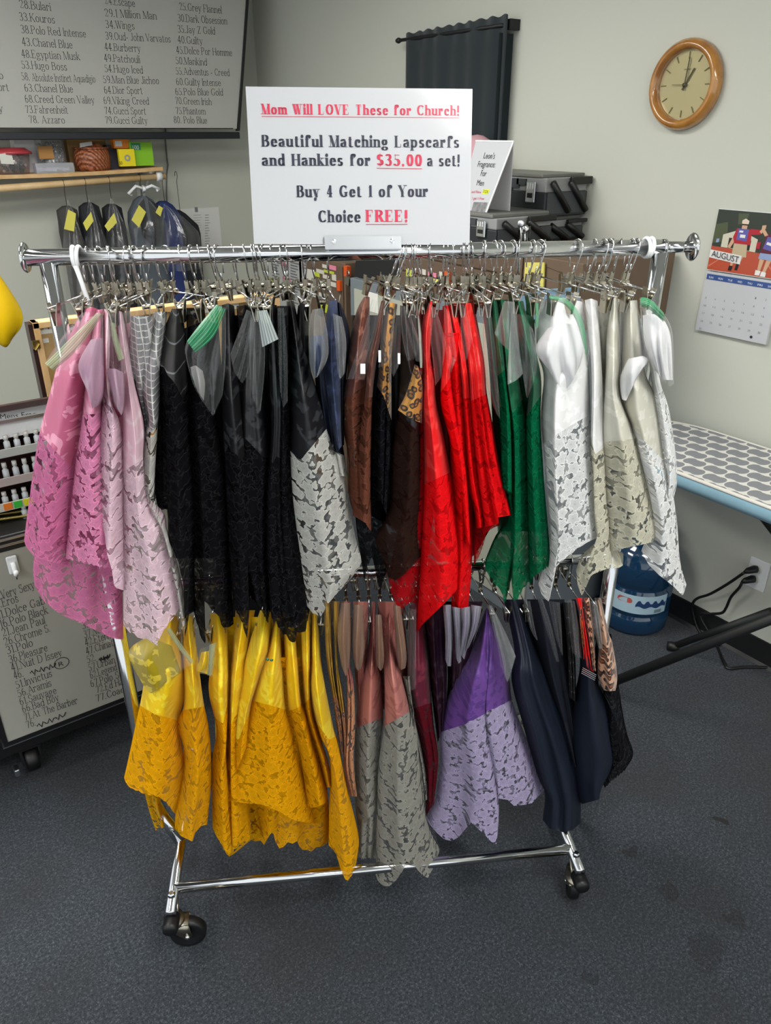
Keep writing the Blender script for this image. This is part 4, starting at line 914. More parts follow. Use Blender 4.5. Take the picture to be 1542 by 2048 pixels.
scarf('plain golden lapscarf at the back of the yellows', G, 'E', '600,160 620,700 640,1300', '1180,160 1240,800 1280,1380', '', '', None, (None, S_yel), 13, dep=.1, parts=('x', 'satin_panel'))
G = 'gold and rose lapscarfs'
scarf('tan gold lapscarf next to the last yellow one', G, 'F', '80,250 100,600 135,820 160,1000 186,1180', '125,250 150,700 190,950 205,1160', '', '', (.62, .62), (S_gold, L_peach), 2.2, dep=.08, dtop=-.08)
scarf('tan gold lapscarf half hidden before the rose ones', G, 'F', '130,250 150,600 160,820 195,1000 205,1200', '178,250 168,600 200,800 215,960 225,1180', '', '', (.72, .7), (S_gold, L_peach), 1.6, dep=.08, dtop=-.08)
scarf('rose lapscarf strip with peach net lace down to the knee bar', G, 'F', '190,250 178,500 220,720 216,1000 202,1250 240,1422', '246,250 240,600 262,740 272,1000 262,1200 284,1425', '', '', (.40, .46), (S_rose, L_peach), 1.2, dep=.06, dtop=-.08)
scarf('dark rose lapscarf behind the film bags', G, 'F', '260,250 270,700 290,1000', '350,250 350,700 370,1000', '', '', None, (None, S_rose), 6, dep=.10, parts=('x', 'satin_panel'))
scarf('rose damask lapscarf with stone lace, left of two alike', G, 'F', '372,250 342,600 300,760 276,980 270,1200 272,1480 290,1592', '398,250 402,600 430,720 442,950 425,1100 412,1480', '', '335,1582 375,1530', '275,1012 442,950', (S_rose, L_gray2), 1.6, folds=1.4, dep=.12, dtop=-.08)
scarf('stone lace lapscarf tail with ragged hem under the left rose one', G, 'F', '290,1100 284,1500 286,1772', '400,1100 410,1500 402,1795', '', '310,1800 335,1795', None, (None, L_gray2), 4, dep=.06, scal=4)
scarf('rose damask lapscarf with stone lace reaching over the base rail, right of two alike', G, 'F', '462,250 442,500 450,800 445,1000 412,1250 402,1600 396,1900', '498,250 530,600 585,830 604,920 642,1020 662,1200 700,1560 782,1745', '', '415,1945 465,1972 510,1940 560,1870 580,1815 620,1830 660,1880 706,1922 740,1860', '448,1002 602,912', (S_rose, L_gray2), -3, folds=1.8, amp=.008, dep=.14, dtop=-.08, scal=2)
scarf('stone lace lapscarf peeping out right of the long rose one', G, 'F', '560,700 605,930 650,1250 672,1465', '600,700 640,1000 692,1250 712,1440', '', '', None, (None, L_gray2), 2.4, dep=.05)
scarf('brownish rose lapscarf high behind the two rose ones', G, 'F', '410,250 405,650 440,900', '560,250 590,600 600,850', '', '', None, (None, S_rose), 9, dep=.10, parts=('x', 'satin_panel'))
G = 'burgundy and plum lapscarfs'
scarf('burgundy lapscarf with wine red lace right of the rose ones', G, 'F', '602,250 585,650 592,830 640,1000 680,1200 700,1540', '690,250 715,600 730,800 745,1000 772,1200 745,1470', '', '', (.50, .50), (S_burg, L_burg), 2.6, folds=2, dep=.12, dtop=-.08)
scarf('dark plum lapscarf between the burgundy and purple ones', G, 'F', '690,250 720,700 770,1100', '810,250 825,750 800,1000', '', '', None, (None, S_plum), 5, folds=2, dep=.10, parts=('x', 'satin_panel'))
scarf('dark plum lapscarf behind the lilac film bags', G, 'F', '800,250 830,700 800,1000', '1040,250 960,600 900,900', '', '', None, (None, S_plum), 8, folds=3, dep=.10, parts=('x', 'satin_panel'))
scarf('purple damask lapscarf with a wide lilac lace skirt', 'purple lapscarf', 'F', '1052,300 965,550 885,700 822,850 796,960 782,1060 788,1200 772,1350 752,1450 695,1555', '1086,300 1150,500 1200,700 1216,840 1272,1000 1332,1150 1400,1330 1416,1382', '1070,290', '745,1625 830,1702 880,1685 930,1630 972,1578 1020,1625 1060,1662 1122,1726 1136,1600 1130,1440 1190,1440 1222,1482 1330,1470 1370,1430', '790,1035 950,985 1100,900 1215,842', (S_purp, L_lil), 0, folds=2.2, amp=.018, dep=.18, dtop=-.08, scal=2)
G = 'navy and black lapscarfs'
scarf('midnight blue lapscarf falling right beside the purple one', G, 'G', '470,380 540,700 522,900 600,1200 682,1500 735,1620 720,1790', '600,380 690,700 800,1000 900,1250 960,1500 965,1810', '', '770,1850 860,1872 920,1850', None, (None, S_nav2), 2, folds=2.6, amp=.016, dep=.16, dtop=-.08, parts=('x', 'cloth_panel'))
scarf('black lapscarf under the streaky film bags', G, 'G', '620,380 700,800 800,1100 900,1400', '860,380 900,800 930,1100 960,1500', '', '', None, (None, S_nav3), 5, folds=2, dep=.12, parts=('x', 'cloth_panel'))
scarf('black and beige printed lapscarf slipping out beside the navy one', G, 'G', '850,400 880,700 890,1000', '905,400 930,750 935,1040', '', '', None, (None, C_strip), 3.4, dep=.06, parts=('x', 'cloth_panel'))
nv = scarf('deep navy lapscarf with a rhinestone band, right part of the lower bar', G, 'G', '905,380 960,760 925,1000 890,1300 930,1600 975,1690', '960,380 1062,870 1130,1020 1190,1160 1242,1370 1085,1560', '', '1030,1675 1085,1660', None, (None, S_nav2), 1, folds=1.5, amp=.014, dep=.14, dtop=-.08, parts=('x', 'cloth_panel'))
scarf('black lace lapscarf with ragged hem, rightmost on the lower bar', G, 'G', '1080,600 1110,1000 1080,1300 1085,1560', '1160,600 1225,1050 1262,1240 1302,1370 1250,1465', '', '1122,1582 1160,1540 1200,1510', None, (None, L_black), 3, folds=1.6, dep=.12, scal=6)
G = 'leopard and red lapscarfs'
scarf('crimson lapscarf strip beside the leopard ones', G, 'G', '932,370 962,500 985,800', '975,370 1000,560 1052,850', '', '', None, (None, S_red), .8, dep=.05, parts=('x', 'satin_panel'))
scarf('orange leopard lapscarf strip over the crimson one', G, 'G', '958,430 958,520 975,690', '976,430 985,560 994,690', '', '', None, (None, C_leoo), .4, dep=.03, nu=8, parts=('x', 'cloth_panel'))
scarf('beige leopard lapscarf strip right of the crimson one', G, 'G', '985,370 1000,560 1040,830', '1020,370 1045,560 1062,840', '', '', None, (None, C_leop), .6, dep=.04, nu=8, parts=('x', 'cloth_panel'))
scarf('beige leopard lapscarf with large spots and frayed edge', G, 'G', '1052,370 1085,600 1072,850 1112,962', '1095,370 1142,590 1168,660 1198,870 1186,965', '', '1150,968', None, (None, C_leop), .2, folds=1.2, dep=.08, dtop=-.08, parts=('x', 'cloth_panel'))
rb = MB()
for i in range(4):
    for k in range(16):
        zx, zy = 980 + 82 * k / 15 - 3 * i, 818 + 44 * k / 15 + 11 * i
        rb.lathe([(0, -.002), (.0009, -.0006), (.0009, .001)], at_rack(860 + zx / 3.2, 1080 + zy / 3.2, -.218), RN, 6)
obj('rhinestone_band', rb, M_chrome, nv, label='silver rhinestone band')

# ------------------------------------------------------------------ film bags and the handkerchiefs inside them
G = 'bags over the pink lapscarfs'
bag('clear zip bag with olive seal slanting over the dusty pink lapscarf', G, 'A', '372,180 250,330 165,462', '488,185 492,600 465,700', '430,175', '215,500 335,500 382,570 430,722', -1, [('452,182 330,300 165,462', '490,190 350,380 214,502', M_zipo)])
hanky('mauve handkerchief folded narrow in the olive sealed bag', G, 'A', '420,330 350,470 395,600', '488,320 492,600 465,690', '', '428,712', .2, C_hpink)
bag('clear zip bag hanging before the pale pink lapscarf', G, 'A', '515,180 512,480 540,680', '606,180 612,440 606,690', '', '590,755', -1, [('528,230 545,350 574,450', '552,240 575,340 606,432', M_zipo)])
hanky('mauve handkerchief in the second pink bag', G, 'A', '512,490 520,560 545,670', '600,510 606,600 604,690', '550,490', '590,750', .3, C_hpink)
bag('limp clear bag between the pale pink and the checked lapscarf', G, 'A', '605,170 625,330 600,515', '715,160 690,380 675,560', '', '640,530', -1.2)
bag('clear bag with wrinkled lower edge over the checked lapscarf', G, 'A', '765,175 690,400 680,505', '832,178 805,400 752,640', '', '690,570 720,610', -.6)
G = 'bags over the black lapscarfs'
bag('clear zip bag with green seal over the black row', G, 'B', '410,130 320,240 248,345 248,420 285,560', '462,150 462,420 445,620', '', '330,645 395,735', -1, [('412,132 330,230 252,330', '462,160 400,300 300,392', M_zipg)])
hanky('grey handkerchief edge inside the green sealed bag', G, 'B', '272,470 282,520 310,600', '338,490 350,560 345,650', '300,460', '', .2, C_hgrey)
bag('clear bag with bright crease left of the flapped bag', G, 'B', '575,160 520,310 487,400', '625,180 600,400 575,520', '', '505,490 550,560', -.8)
bag('clear bag with folded over zip flap on the black row', G, 'B', '600,200 588,390 600,600', '672,230 672,480 650,700', '', '635,722', -1, [('630,168 645,260 660,362', '684,160 715,240 747,318', M_zipw)])
bag('narrow teal tinted film bag in the black row', G, 'B', '742,150 748,400 755,600', '776,150 795,420 795,655', '', '772,690', -.2, mats=plastic('teal film', 'b8d0d0'))
bag('clear wrinkled bag left of the navy satin', G, 'B', '930,160 910,260 914,450 935,535', '985,150 1012,300 1012,420 960,520', '', '', -.4, mats=M_bagw)
hanky('navy handkerchief in the wrinkled bag left of the navy satin', G, 'B', '925,300 918,420 938,525', '990,300 1002,400 965,510', '', '', .6, S_navy)
bag('slim clear bag right of the navy satin', G, 'B', '1040,180 1055,350 1066,500', '1088,200 1112,330 1105,500', '', '1080,535', -.2, mats=M_bagw)
G = 'bags over the brown and leopard lapscarfs'
bag('clear bag with straight lower edge and white label on the brown lapscarf', G, 'C', '240,110 180,330 100,562', '300,130 255,330 195,568', '', '', -.6)
bag('clear bag hanging from the second brown lapscarf', G, 'C', '305,140 290,320 276,500', '330,150 340,320 354,430', '', '320,480', -.2, mats=M_bagd)
bag('clear wrinkled bag before the narrow leopard lapscarf', G, 'C', '388,140 360,320 342,480', '410,150 402,330 400,470', '', '360,552', 0)
bag('cloudy bag over the wide leopard lapscarf', G, 'C', '405,150 410,320 440,460', '440,150 500,320 520,360', '', '480,450', -.4, mats=M_bagd)
for zx, zy, w_, h_, lab in ((173, 478, 28, 56, 'white price label on the bag of the brown lapscarf'), (276, 402, 14, 66, 'slim white label beside the second brown lapscarf'), (386, 418, 14, 60, 'slim white label on the leopard bag')):
    q = [at_rack(660 + a / 2.845, 560 + b / 2.845, -.228) for a, b in ((zx, zy + h_), (zx + w_, zy + h_), (zx + w_, zy), (zx, zy))]
    tag(obj('price_label', MB().slab(q, RN, .002), M_white), lab, 'label', 'white price labels')
G = 'bags over the red lapscarfs'
bag('clear bag between the leopard and the first red lapscarf', G, 'C', '455,130 470,300 488,460', '500,140 522,320 528,470', '', '', 0, mats=M_bagd)
bag('clear bag drooping over the first red lapscarf', G, 'C', '560,130 575,350 600,600', '600,160 656,340 650,440', '', '630,560', -.6, mats=M_bagd)
bag('clear bag drooping over the second red lapscarf', G, 'C', '648,150 655,330 668,500', '680,180 722,430 700,440', '', '690,530', -.3, mats=M_bagd)
bag('rounded clear bag on the wide red satin lapscarf', G, 'C', '742,140 745,300 752,460', '760,140 805,310 795,400', '', '770,470', -.7, mats=M_bagd)
G = 'bags over the green lapscarfs'
bag('long clear bag beside the reds over the first green lapscarf', G, 'D', '22,130 20,420 42,650 100,830', '60,150 100,480 125,860', '', '', -.2)
bag('milky bag folded into a point over the middle green lapscarf', G, 'D', '150,130 120,230 90,330', '215,135 245,440 268,580', '', '120,380 190,450 195,600 170,650 230,620', -.6, mats=M_bagw)
bag('clear bag with a pointed corner next to the white lapscarfs', G, 'D', '222,210 235,350 245,450', '330,310 360,480 345,600', '270,215', '290,745', -.3)
G = 'bags over the white lapscarfs'
bag('large clear zip bag with curved green seal on the white lapscarf', G, 'D', '350,130 336,430 372,470', '640,120 688,300 668,560', '430,85 560,90', '440,560 515,700 560,680 640,570', -1, [('430,95 540,120 625,220 660,380 662,540', '430,125 520,150 590,240 640,400 672,548', M_zipg), ('340,140 342,200 338,290', '362,140 366,210 360,300', M_zipg)])
hanky('white handkerchief bunched in the large green sealed bag', G, 'D', '420,300 345,430 430,560', '600,280 645,400 622,530', '510,265', '470,640 516,695 560,650', .2, C_hwhite, pillow=.012, amp=.012, folds=2.6)
bag('shiny clear zip bag with green seal at the right end of the upper bar', G, 'D', '990,110 1010,380 1080,560', '1140,210 1195,330 1204,640', '1060,120', '1120,620 1180,664', -.6, [('998,108 1060,122 1142,205', '990,160 1060,190 1138,262', M_zipg)])
hanky('white handkerchief in the shiny bag at the right end', G, 'D', '1010,220 1020,380 1085,560', '1150,260 1185,360 1196,620', '1080,210', '1140,620', .6, C_hwhite, pillow=.012, amp=.012, folds=2.6)
bag('clear bag draped across the ivory damask lapscarf', G, 'D', '870,125 862,400 868,700', '980,180 1050,470 1000,550', '', '900,755', -.3, mats=M_bagd)
hanky('white handkerchief folded in the bag on the ivory lapscarf', G, 'D', '920,490 872,600 880,740', '1010,470 1045,500 990,570', '', '905,752', .5, C_hwhite)
G = 'bags over the yellow lapscarfs'
bag('clear zip bag with olive seal tilted over the first yellow lapscarf', G, 'E', '190,285 140,330 105,372', '340,240 470,400 490,440', '270,255', '195,560 240,622 420,480', -1, [('330,232 400,340 480,440', '358,222 430,330 496,420', M_zipo)], mats=M_bagd)
hanky('yellow damask handkerchief folded square in the tilted bag', G, 'E', '210,285 108,372 195,560', '365,330 420,480 410,490', '290,300', '240,618', .2, satin('square yellow damask', 'a8940c', 'd8c030', rough=.5))
bag('small clear zip bag with olive seal on the second yellow lapscarf', G, 'E', '535,350 520,430 508,490', '632,310 612,420 600,508', '', '', -.4, [('590,325 584,420 576,505', '630,312 618,420 606,508', M_zipo)])
hanky('pale yellow handkerchief in the small olive sealed bag', G, 'E', '540,370 525,440 515,480', '590,360 585,440 580,500', '', '', .4, S_yel)
G = 'bags over the gold and rose lapscarfs'
for lab, L_, R_, B_ in (('film bag with tan handkerchief on the rose strip', '188,260 165,450 190,640', '240,260 250,450 240,640', '215,700'),
                        ('film bag with tan handkerchief left of the first rose damask', '262,270 248,500 270,640', '320,270 330,520 310,650', '290,668'),
                        ('slim film bag between the two rose damasks', '395,330 398,550 405,640', '430,330 446,560 440,650', '425,668'),
                        ('slim film bag right of the long rose damask', '500,270 520,520 530,640', '545,280 582,560 575,650', '550,662')):
    bag(lab, G, 'F', L_, R_, '', B_, .2)
    hanky(lab.replace('film bag with tan handkerchief', 'tan handkerchief in the bag').replace('slim film bag', 'grey tan handkerchief in the slim bag'), G, 'F', L_, R_, '', B_, .8, mat('tan cloth ' + lab[-6:], '80604c', rough=.8))
G = 'bags over the burgundy and purple lapscarfs'
bag('film bag over the burgundy lapscarf', G, 'F', '595,290 590,550 590,740', '640,300 640,560 640,770', '', '605,790', .6, mats=M_bagd)
for lab, L_, R_, B_ in (('lilac film bag left of four beside the purple lapscarf', '800,270 815,450 815,600', '850,270 862,450 850,640', '830,640'),
                        ('lilac film bag second of four beside the purple lapscarf', '855,280 870,450 880,590', '905,290 915,460 912,610', '895,625'),
                        ('lilac film bag third of four beside the purple lapscarf', '910,290 905,430 900,560', '965,280 970,420 930,600', ''),
                        ('lilac film bag last of four beside the purple lapscarf', '970,270 965,400 930,560', '1035,280 1010,400 960,520', '')):
    bag(lab, G, 'F', L_, R_, '', B_, .6, mats=M_bagw)
    hanky(lab.replace('lilac film bag', 'grey lilac handkerchief in the bag'), G, 'F', L_, R_, '', B_, 1.2, C_hlil)
bag('clear bag with a kinked corner behind the purple lapscarf', G, 'F', '1072,270 1105,420 1130,520 1150,640', '1095,275 1180,440 1240,580', '', '1190,740 1205,700', .5, mats=M_bagw)
G = 'bags over the navy lapscarfs'
for lab, L_, R_, B_ in (('streaky film bag right beside the midnight blue lapscarf', '600,390 640,560 680,640', '640,390 670,560 690,640', ''),
                        ('streaky film bag in the middle of the black lapscarfs', '690,380 740,560 810,780', '720,380 780,560 826,780', ''),
                        ('film bag with pale curved edge near the printed lapscarf', '760,390 800,600 840,730', '830,400 842,560 850,740', ''),
                        ('cloudy film bag left of the crimson strip', '880,380 890,560 910,720', '925,390 960,600 970,760', '')):
    bag(lab, G, 'G', L_, R_, '', B_, .2, mats=M_bagd)
bag('clear bag before the beige leopard lapscarf', G, 'G', '1030,390 1050,560 1080,700', '1065,390 1100,560 1110,690', '', '', -.2, mats=M_bagw)

# ------------------------------------------------------------------ the price sign on the bar
sg = thing('sale_sign', 'white price sign for lapscarfs and hankies standing on the upper bar', 'sign', at_rack(724, 488, -.02), RA)
q = [at_rack(508, 488, -.01), at_rack(939, 490, -.01), at_rack(945, 178, .045), at_rack(491, 173, .045)]
sn = -(q[1] - q[0]).cross(q[3] - q[0]).normalized()     # away from the viewer
if sn.dot(RN) < 0: sn = -sn
obj('board', MB().slab(q, sn, .005), M_gloss, sg)
M_red = mat('red print', 'cc1c48', rough=.5, coat=.3, coatr=.16); M_navy = mat('navy print', '101a34', rough=.5, coat=.2, coatr=.16)
def on_sign(u, v):
    r = ray(u, v); return EYEV + r * ((q[0] - EYEV).dot(sn) / r.dot(sn))
upv = (q[3] - q[0]).normalized()
for txt, a, b, hpx, m, und in (('Mom Will LOVE These for Church!', (523, 228), (918, 231), 29, M_red, True), ('Beautiful Matching Lapscarfs', (524, 293), (918, 295), 33, M_navy, False),
                     ('and Hankies for', (524, 331), (741, 331), 33, M_navy, False), ('$35.00', (753, 331), (844, 332), 33, M_red, True), ('a set!', (854, 332), (919, 332), 33, M_navy, False),
                     ('Buy 4 Get 1 of Your', (594, 394), (856, 393), 33, M_navy, False), ('Choice', (637, 444), (721, 444), 33, M_navy, False), ('FREE!', (732, 443), (815, 443), 33, M_red, True)):
    m_ = MB(); h = (on_sign(a[0], a[1] - hpx) - on_sign(*a)).length
    put_text(m_, txt, on_sign(*a), on_sign(*b), upv, h, -sn, w=.205, hair=.034, gap=.10, under=und)
    obj('lettering', m_, m, sg, label=('red' if m is M_red else 'navy') + ' lettering')
br = MB()
p = [on_sign(650, 498), on_sign(802, 498), on_sign(801, 473), on_sign(648, 473)]
br.slab([x - sn * .004 for x in p], -sn, .0025)
br.slab([p[0] - sn * .004, p[1] - sn * .004, p[1] - sn * .016, p[0] - sn * .016], Vector((0, 0, -1)), .002)
obj('bracket', br, M_alu, sg)
cl = MB()
a0, a1 = bar_s(653, 506), bar_s(800, 506)
cl.box(rack((a0 + a1) / 2, 0, BARZ + .0165), RE * ((a1 - a0) / 2), RN * .012, (0, 0, .0035))
obj('channel', cl, M_blackm, sg)
sc_ = MB()
for u, v in ((668, 484), (783, 482)): sc_.lathe([(.003, 0), (.0036, -.002), (0, -.003)], on_sign(u, v) - sn * .0065, sn, 12)
for u in (668, 783): sc_.lathe([(.0035, -.013), (.0035, -.0155), (0, -.0165)], rack(bar_s(u, 503), 0, BARZ + .0165), RN, 12)
obj('screw', sc_, M_chrome, sg)

# ------------------------------------------------------------------ upper perfume list board
YU = 4.36
ub = thing('perfume_list_board', 'large framed perfume list board hanging at the upper left', 'sign board', at_y(200, 270, YU))
uz = at_y(200, 279, YU).z; ztop = CEIL - .12
xr = at_y(477, 270, YU).x; xl = -.25
eb, et = at_y(474, 258, YU), at_y(493, 0, YU)
et = eb + (et - eb) * ((ztop - eb.z) / (et.z - eb.z))
obj('panel', MB().prism([Vector((xl, YU + .003, uz + .05)), Vector((eb.x, YU + .003, uz + .05)), Vector((et.x, YU + .003, ztop)), Vector((xl, YU + .003, ztop))], (0, .017, 0)), mat('white poster', 'b2b2ac', rough=.35, coat=.3), ub)
fr = MB()
fr.bx(xl, xr + .0, YU - .02, YU + .025, uz, at_y(200, 264, YU).z)
obj('bottom_rail', fr, mat('navy black rail', '15191f', rough=.35), ub, bevel=.004)
ex = Vector((.014, 0, 0))
fr = MB().prism([eb + Vector((0, -.006, -.01)), eb + ex + Vector((0, -.006, -.01)), et + ex + Vector((0, -.006, .02)), et + Vector((0, -.006, .02))], (0, .028, 0)).bx(xl - .02, xl, YU - .006, YU + .022, at_y(200, 262, YU).z, ztop + .02).bx(xl - .02, et.x, YU - .006, YU + .022, ztop, ztop + .02)
obj('frame', fr, M_black, ub)
ln = MB().bx(xl, xr - .03, YU - .001, YU + .004, at_y(200, 257.5, YU).z, at_y(200, 255.5, YU).z)
obj('border_line', ln, M_ink, ub)
wr = MB()
for x in (.3, 1.7): wr.tube([(x, YU + .01, ztop + .01), (x, YU + .01, CEIL)], .003, 8)
obj('hanging_wire', wr, M_steel, ub)
def list_text(parent, rows, plane, h, col=M_ink, w=.06, name='printed_list'):
    m_ = MB()
    for txt, a, b in rows:
        p0, p1 = plane(*a), plane(*b)
        put_text(m_, txt, p0, p1, (0, 0, 1), h, (0, -1, 0), w=w, hair=.026, gap=.11, lift=.002, under=False)
    return obj(name, m_, col, parent)
PU = lambda u, v: at_y(u, v, YU + .003)
c1 = [('28.Bulari', (40, 16), (102, 22)), ('33.Kouros', (40, 41), (110, 47)), ('38.Polo Red Intense', (43, 66), (172, 75)), ('43.Chanel Blue', (45, 91), (145, 97)), ('48.Egyptian Musk', (44, 115), (160, 120)),
      ('53.Hugo Boss', (44, 137), (134, 141)), ('58.', (44, 160), (60, 161)), ('Absolute Instinct Aquadigio', (65, 162), (191, 165)), ('63.Chanel Blue', (50, 183), (146, 185)), ('68.Creed Green Valley', (51, 205), (189, 207)), ('73.Fahrenheit', (52, 226), (136, 227)), ('78. Azzaro', (59, 246), (130, 247))]
c2 = [('24.Escape', (210, 8), (270, 14)), ('29.1 Million Man', (210, 33), (313, 39)), ('34.Wings', (212, 56), (269, 59)), ('39.Oud- John Varvatos', (212, 79), (341, 85)), ('44.Burberry', (210, 101), (281, 104)), ('49.Patchouli', (209, 123), (280, 126)),
      ('54.Hugo Iced', (210, 144), (286, 147)), ('59.Man Blue Jichoo', (207, 166), (318, 168)), ('64.Dior Sport', (209, 187), (285, 188)), ('69.Viking Creed', (208, 208), (298, 209)), ('74.Gucci Sport', (210, 228), (292, 229)), ('79.Gucci Guilty', (211, 247), (295, 248))]
c3 = [('25.Grey Flannel', (359, 20), (443, 27)), ('30.Dark Obsession', (356, 43), (454, 49)), ('35.Jay Z Gold', (356, 65), (430, 69)), ('40.Guilty', (356, 86), (405, 89)), ('45.Dolce Por Homme', (353, 107), (464, 112)), ('50.Mankind', (352, 128), (414, 131)),
      ('55.Adventus - Creed', (352, 149), (459, 152)), ('60.Guilty Intense', (353, 170), (441, 172)), ('65.Polo Blue Gold', (351, 190), (446, 191)), ('70.Green Irish', (351, 208), (423, 210)), ('75.Phantom', (352, 228), (411, 229)), ('80. Polo Blue', (348, 246), (414, 247))]
c0 = [('o', (-1, 158), (7, 158)), ('ort', (-2, 181), (18, 182)), ('y', (-1, 224), (6, 224))]
for c in (c0, c1, c2, c3): list_text(ub, c, PU, .047)

# ------------------------------------------------------------------ black rolling counter with lower list board
YL = 1.95
ct = thing('rolling_counter', 'black counter cabinet on casters with a perfume list on its front', 'cabinet', (.1, YL + .25, 0))
CTZ = .80
obj('body', MB().bx(-.75, 1.05, YL + .02, YL + .52, .105, CTZ - .03), M_black, ct, bevel=.004)
obj('counter_top', MB().bx(-.77, 1.07, YL - .005, YL + .54, CTZ - .03, CTZ), M_black, ct, bevel=.004)
tr = MB().bx(-.77, 1.07, YL - .009, YL - .005, CTZ - .012, CTZ - .006).bx(-.77, 1.07, YL - .009, YL - .005, CTZ - .024, CTZ - .021)
obj('edge_trim', tr, M_alu, ct)
for x in (.12, .95, -.65):
    for y in (YL + .06, YL + .46):
        fk = MB().bx(x - .03, x + .03, y - .03, y + .03, .095, .105).bx(x - .028, x - .022, y - .02, y + .02, .035, .096).bx(x + .022, x + .028, y - .02, y + .02, .035, .096)
        fk = obj('caster', fk, M_blackm, ct)
        obj('wheel', MB().lathe([(0, -.018), (.036, -.018), (.04, -.012), (.04, .012), (.036, .018), (0, .018)], (x, y, .04), (1, 0, 0), 24), M_rubber, fk, True)
        if y < YL + .1: obj('brake_pedal', MB().bx(x - .055, x - .04, y - .05, y - .02, .03, .055), M_alu, fk, bevel=.003)
PL = lambda u, v: at_y(u, v, YL - .0015)
bq = [PL(16, 1484), PL(420, 1336), PL(420, 1000), PL(-60, 1130)]
zb0, zb1 = PL(16, 1484).z, PL(0, 1105).z
xb0, xb1 = PL(16, 1484).x, .74
obj('poster', MB().bx(xb0, xb1, YL - .0015, YL + .02, zb0, zb1), mat('laminated poster', 'a5a59c', rough=.3, coat=.3), ct)
pf = MB()
for a in ((xb0 - .012, xb1 + .012, zb0 - .012, zb0), (xb0 - .012, xb1 + .012, zb1, zb1 + .012), (xb0 - .012, xb0, zb0, zb1), (xb1, xb1 + .012, zb0, zb1)): pf.bx(a[0], a[1], YL - .004, YL + .02, a[2], a[3])
obj('poster_frame', pf, M_black, ct)
for a in ((xb0 - .016, xb1, zb0 - .016, zb0 - .013), (xb0 - .016, xb1, zb1 + .013, zb1 + .016)):
    obj('frame_line', MB().bx(a[0], a[1], YL - .005, YL + .02, a[2], a[3]), M_alu, ct)
r1 = [('.Very Sexy', (0, 1199), (69, 1176)), ('.Eros', (2, 1214), (37, 1203)), ('11.Dolce Gab', (-3, 1238), (90, 1207)), ('16.Polo Black', (2, 1256), (96, 1226)), ('21.Jean Paul', (6, 1273), (90, 1246)), ('26.Chrome S.', (10, 1291), (101, 1262)), ('31.Polo', (15, 1308), (66, 1291)),
      ('36.Pleasure', (20, 1326), (95, 1301)), ('41.Nuit D Issey', (24, 1342), (124, 1311)), ('46.', (29, 1358), (47, 1352)), ('51.Invictus', (33, 1377), (104, 1352)), ('56.Aramis', (37, 1394), (103, 1371)), ('61.Sauvage', (41, 1410), (113, 1386)), ('66.Bad Boy', (46, 1425), (118, 1400)), ('71.At The Barber', (50, 1441), (155, 1406)), ('76.', (54, 1456), (72, 1450))]
r2 = [('32.Narciso', (165, 1258), (232, 1235)), ('37.Navy', (169, 1276), (215, 1260)), ('42.Eternity Air', (171, 1292), (257, 1263)), ('47.Chinatown', (173, 1309), (250, 1283)), ('52.', (175, 1326), (192, 1320)), ('57.Urban Hero', (178, 1342), (262, 1314)), ('62.Legend Spirit', (181, 1357), (264, 1329)), ('67.Polo Sport', (182, 1374), (264, 1346)), ('72.Ed Hardy', (193, 1386), (265, 1361)), ('77.Coach', (193, 1403), (256, 1381))]
list_text(ct, r1, PL, .037); list_text(ct, r2, PL, .037)
hw = MB()
for a, b in (((74, 1452), (132, 1428)), ((60, 1346), (112, 1330)), ((198, 1320), (220, 1312))):
    p0, p1 = PL(*a), PL(*b); n_ = 14
    hw.tube([p0 + (p1 - p0) * (i / n_) + Vector((0, -.001, .009 * math.sin(i * 2.4))) for i in range(n_ + 1)], .0016, 5)
c = PL(123, 1326); hw.tube([c + Vector((.02 * math.cos(a), -.001, .018 * math.sin(a))) for a in [i * PI / 10 for i in range(20)]], .0010, 5, closed=True)
sans_text(hw, 'R', PL(118, 1333), PL(128, 1330), (0, 0, 1), .022, (0, -1, 0))
obj('handwriting', hw, M_ink, ct)
hk = thing('adhesive_hook', 'white adhesive hook with black arrow on the lower list poster', 'hook', PL(28, 1145) + Vector((0, -.006, 0)))
p = PL(24, 1125)
obj('base', MB().box(p + Vector((0, -.0055, -.004)), (.013, 0, 0), (0, .004, 0), (0, 0, .026)), M_white, hk, bevel=.004)
obj('arm', MB().tube([p + Vector((0, -.01, .005)), p + Vector((0, -.018, -.018)), p + Vector((0, -.024, -.026)), p + Vector((0, -.03, -.014))], .006, 8), M_white, hk, True)
am = MB(); c = p + Vector((.001, -.0105, -.03)); am.box(c, (.0016, 0, 0), (0, .0004, 0), (0, 0, .016)).poly([c + Vector((-.006, -.0006, .010)), c + Vector((.006, -.0006, .010)), c + Vector((0, -.0006, .022))])
obj('arrow', am, M_ink, hk)

# ------------------------------------------------------------------ men's fragrance display on the counter
M_dwood = mat('dark brown wood', '3a2420', rough=.35, col2='2a1814', nscale=8)
YD = 2.06
ds = thing('fragrance_display', 'dark brown sample display with white header on the black counter', 'display stand', (.1, YD + .05, CTZ))
PD = lambda u, v, y=YD: at_y(u, v, y)
zt = PD(40, 832).z; z1 = PD(40, 862).z; zl = CTZ + .012; xe = .46
obj('back_board', MB().bx(-.3, xe, YD + .06, YD + .075, CTZ, zt + .015), M_dwood, ds)
obj('side_panel', MB().bx(xe - .012, xe, YD - .01, YD + .06, CTZ, zt), M_dwood, ds)
obj('side_panel', MB().bx(-.3, -.288, YD - .01, YD + .06, CTZ, zt), M_dwood, ds)
obj('header', MB().bx(-.288, xe - .012, YD + .0, YD + .008, z1 - .012, zt - .012), M_white, ds)
obj('top_trim', MB().bx(-.3, xe, YD - .012, YD + .06, zt - .008, zt), M_alu, ds)
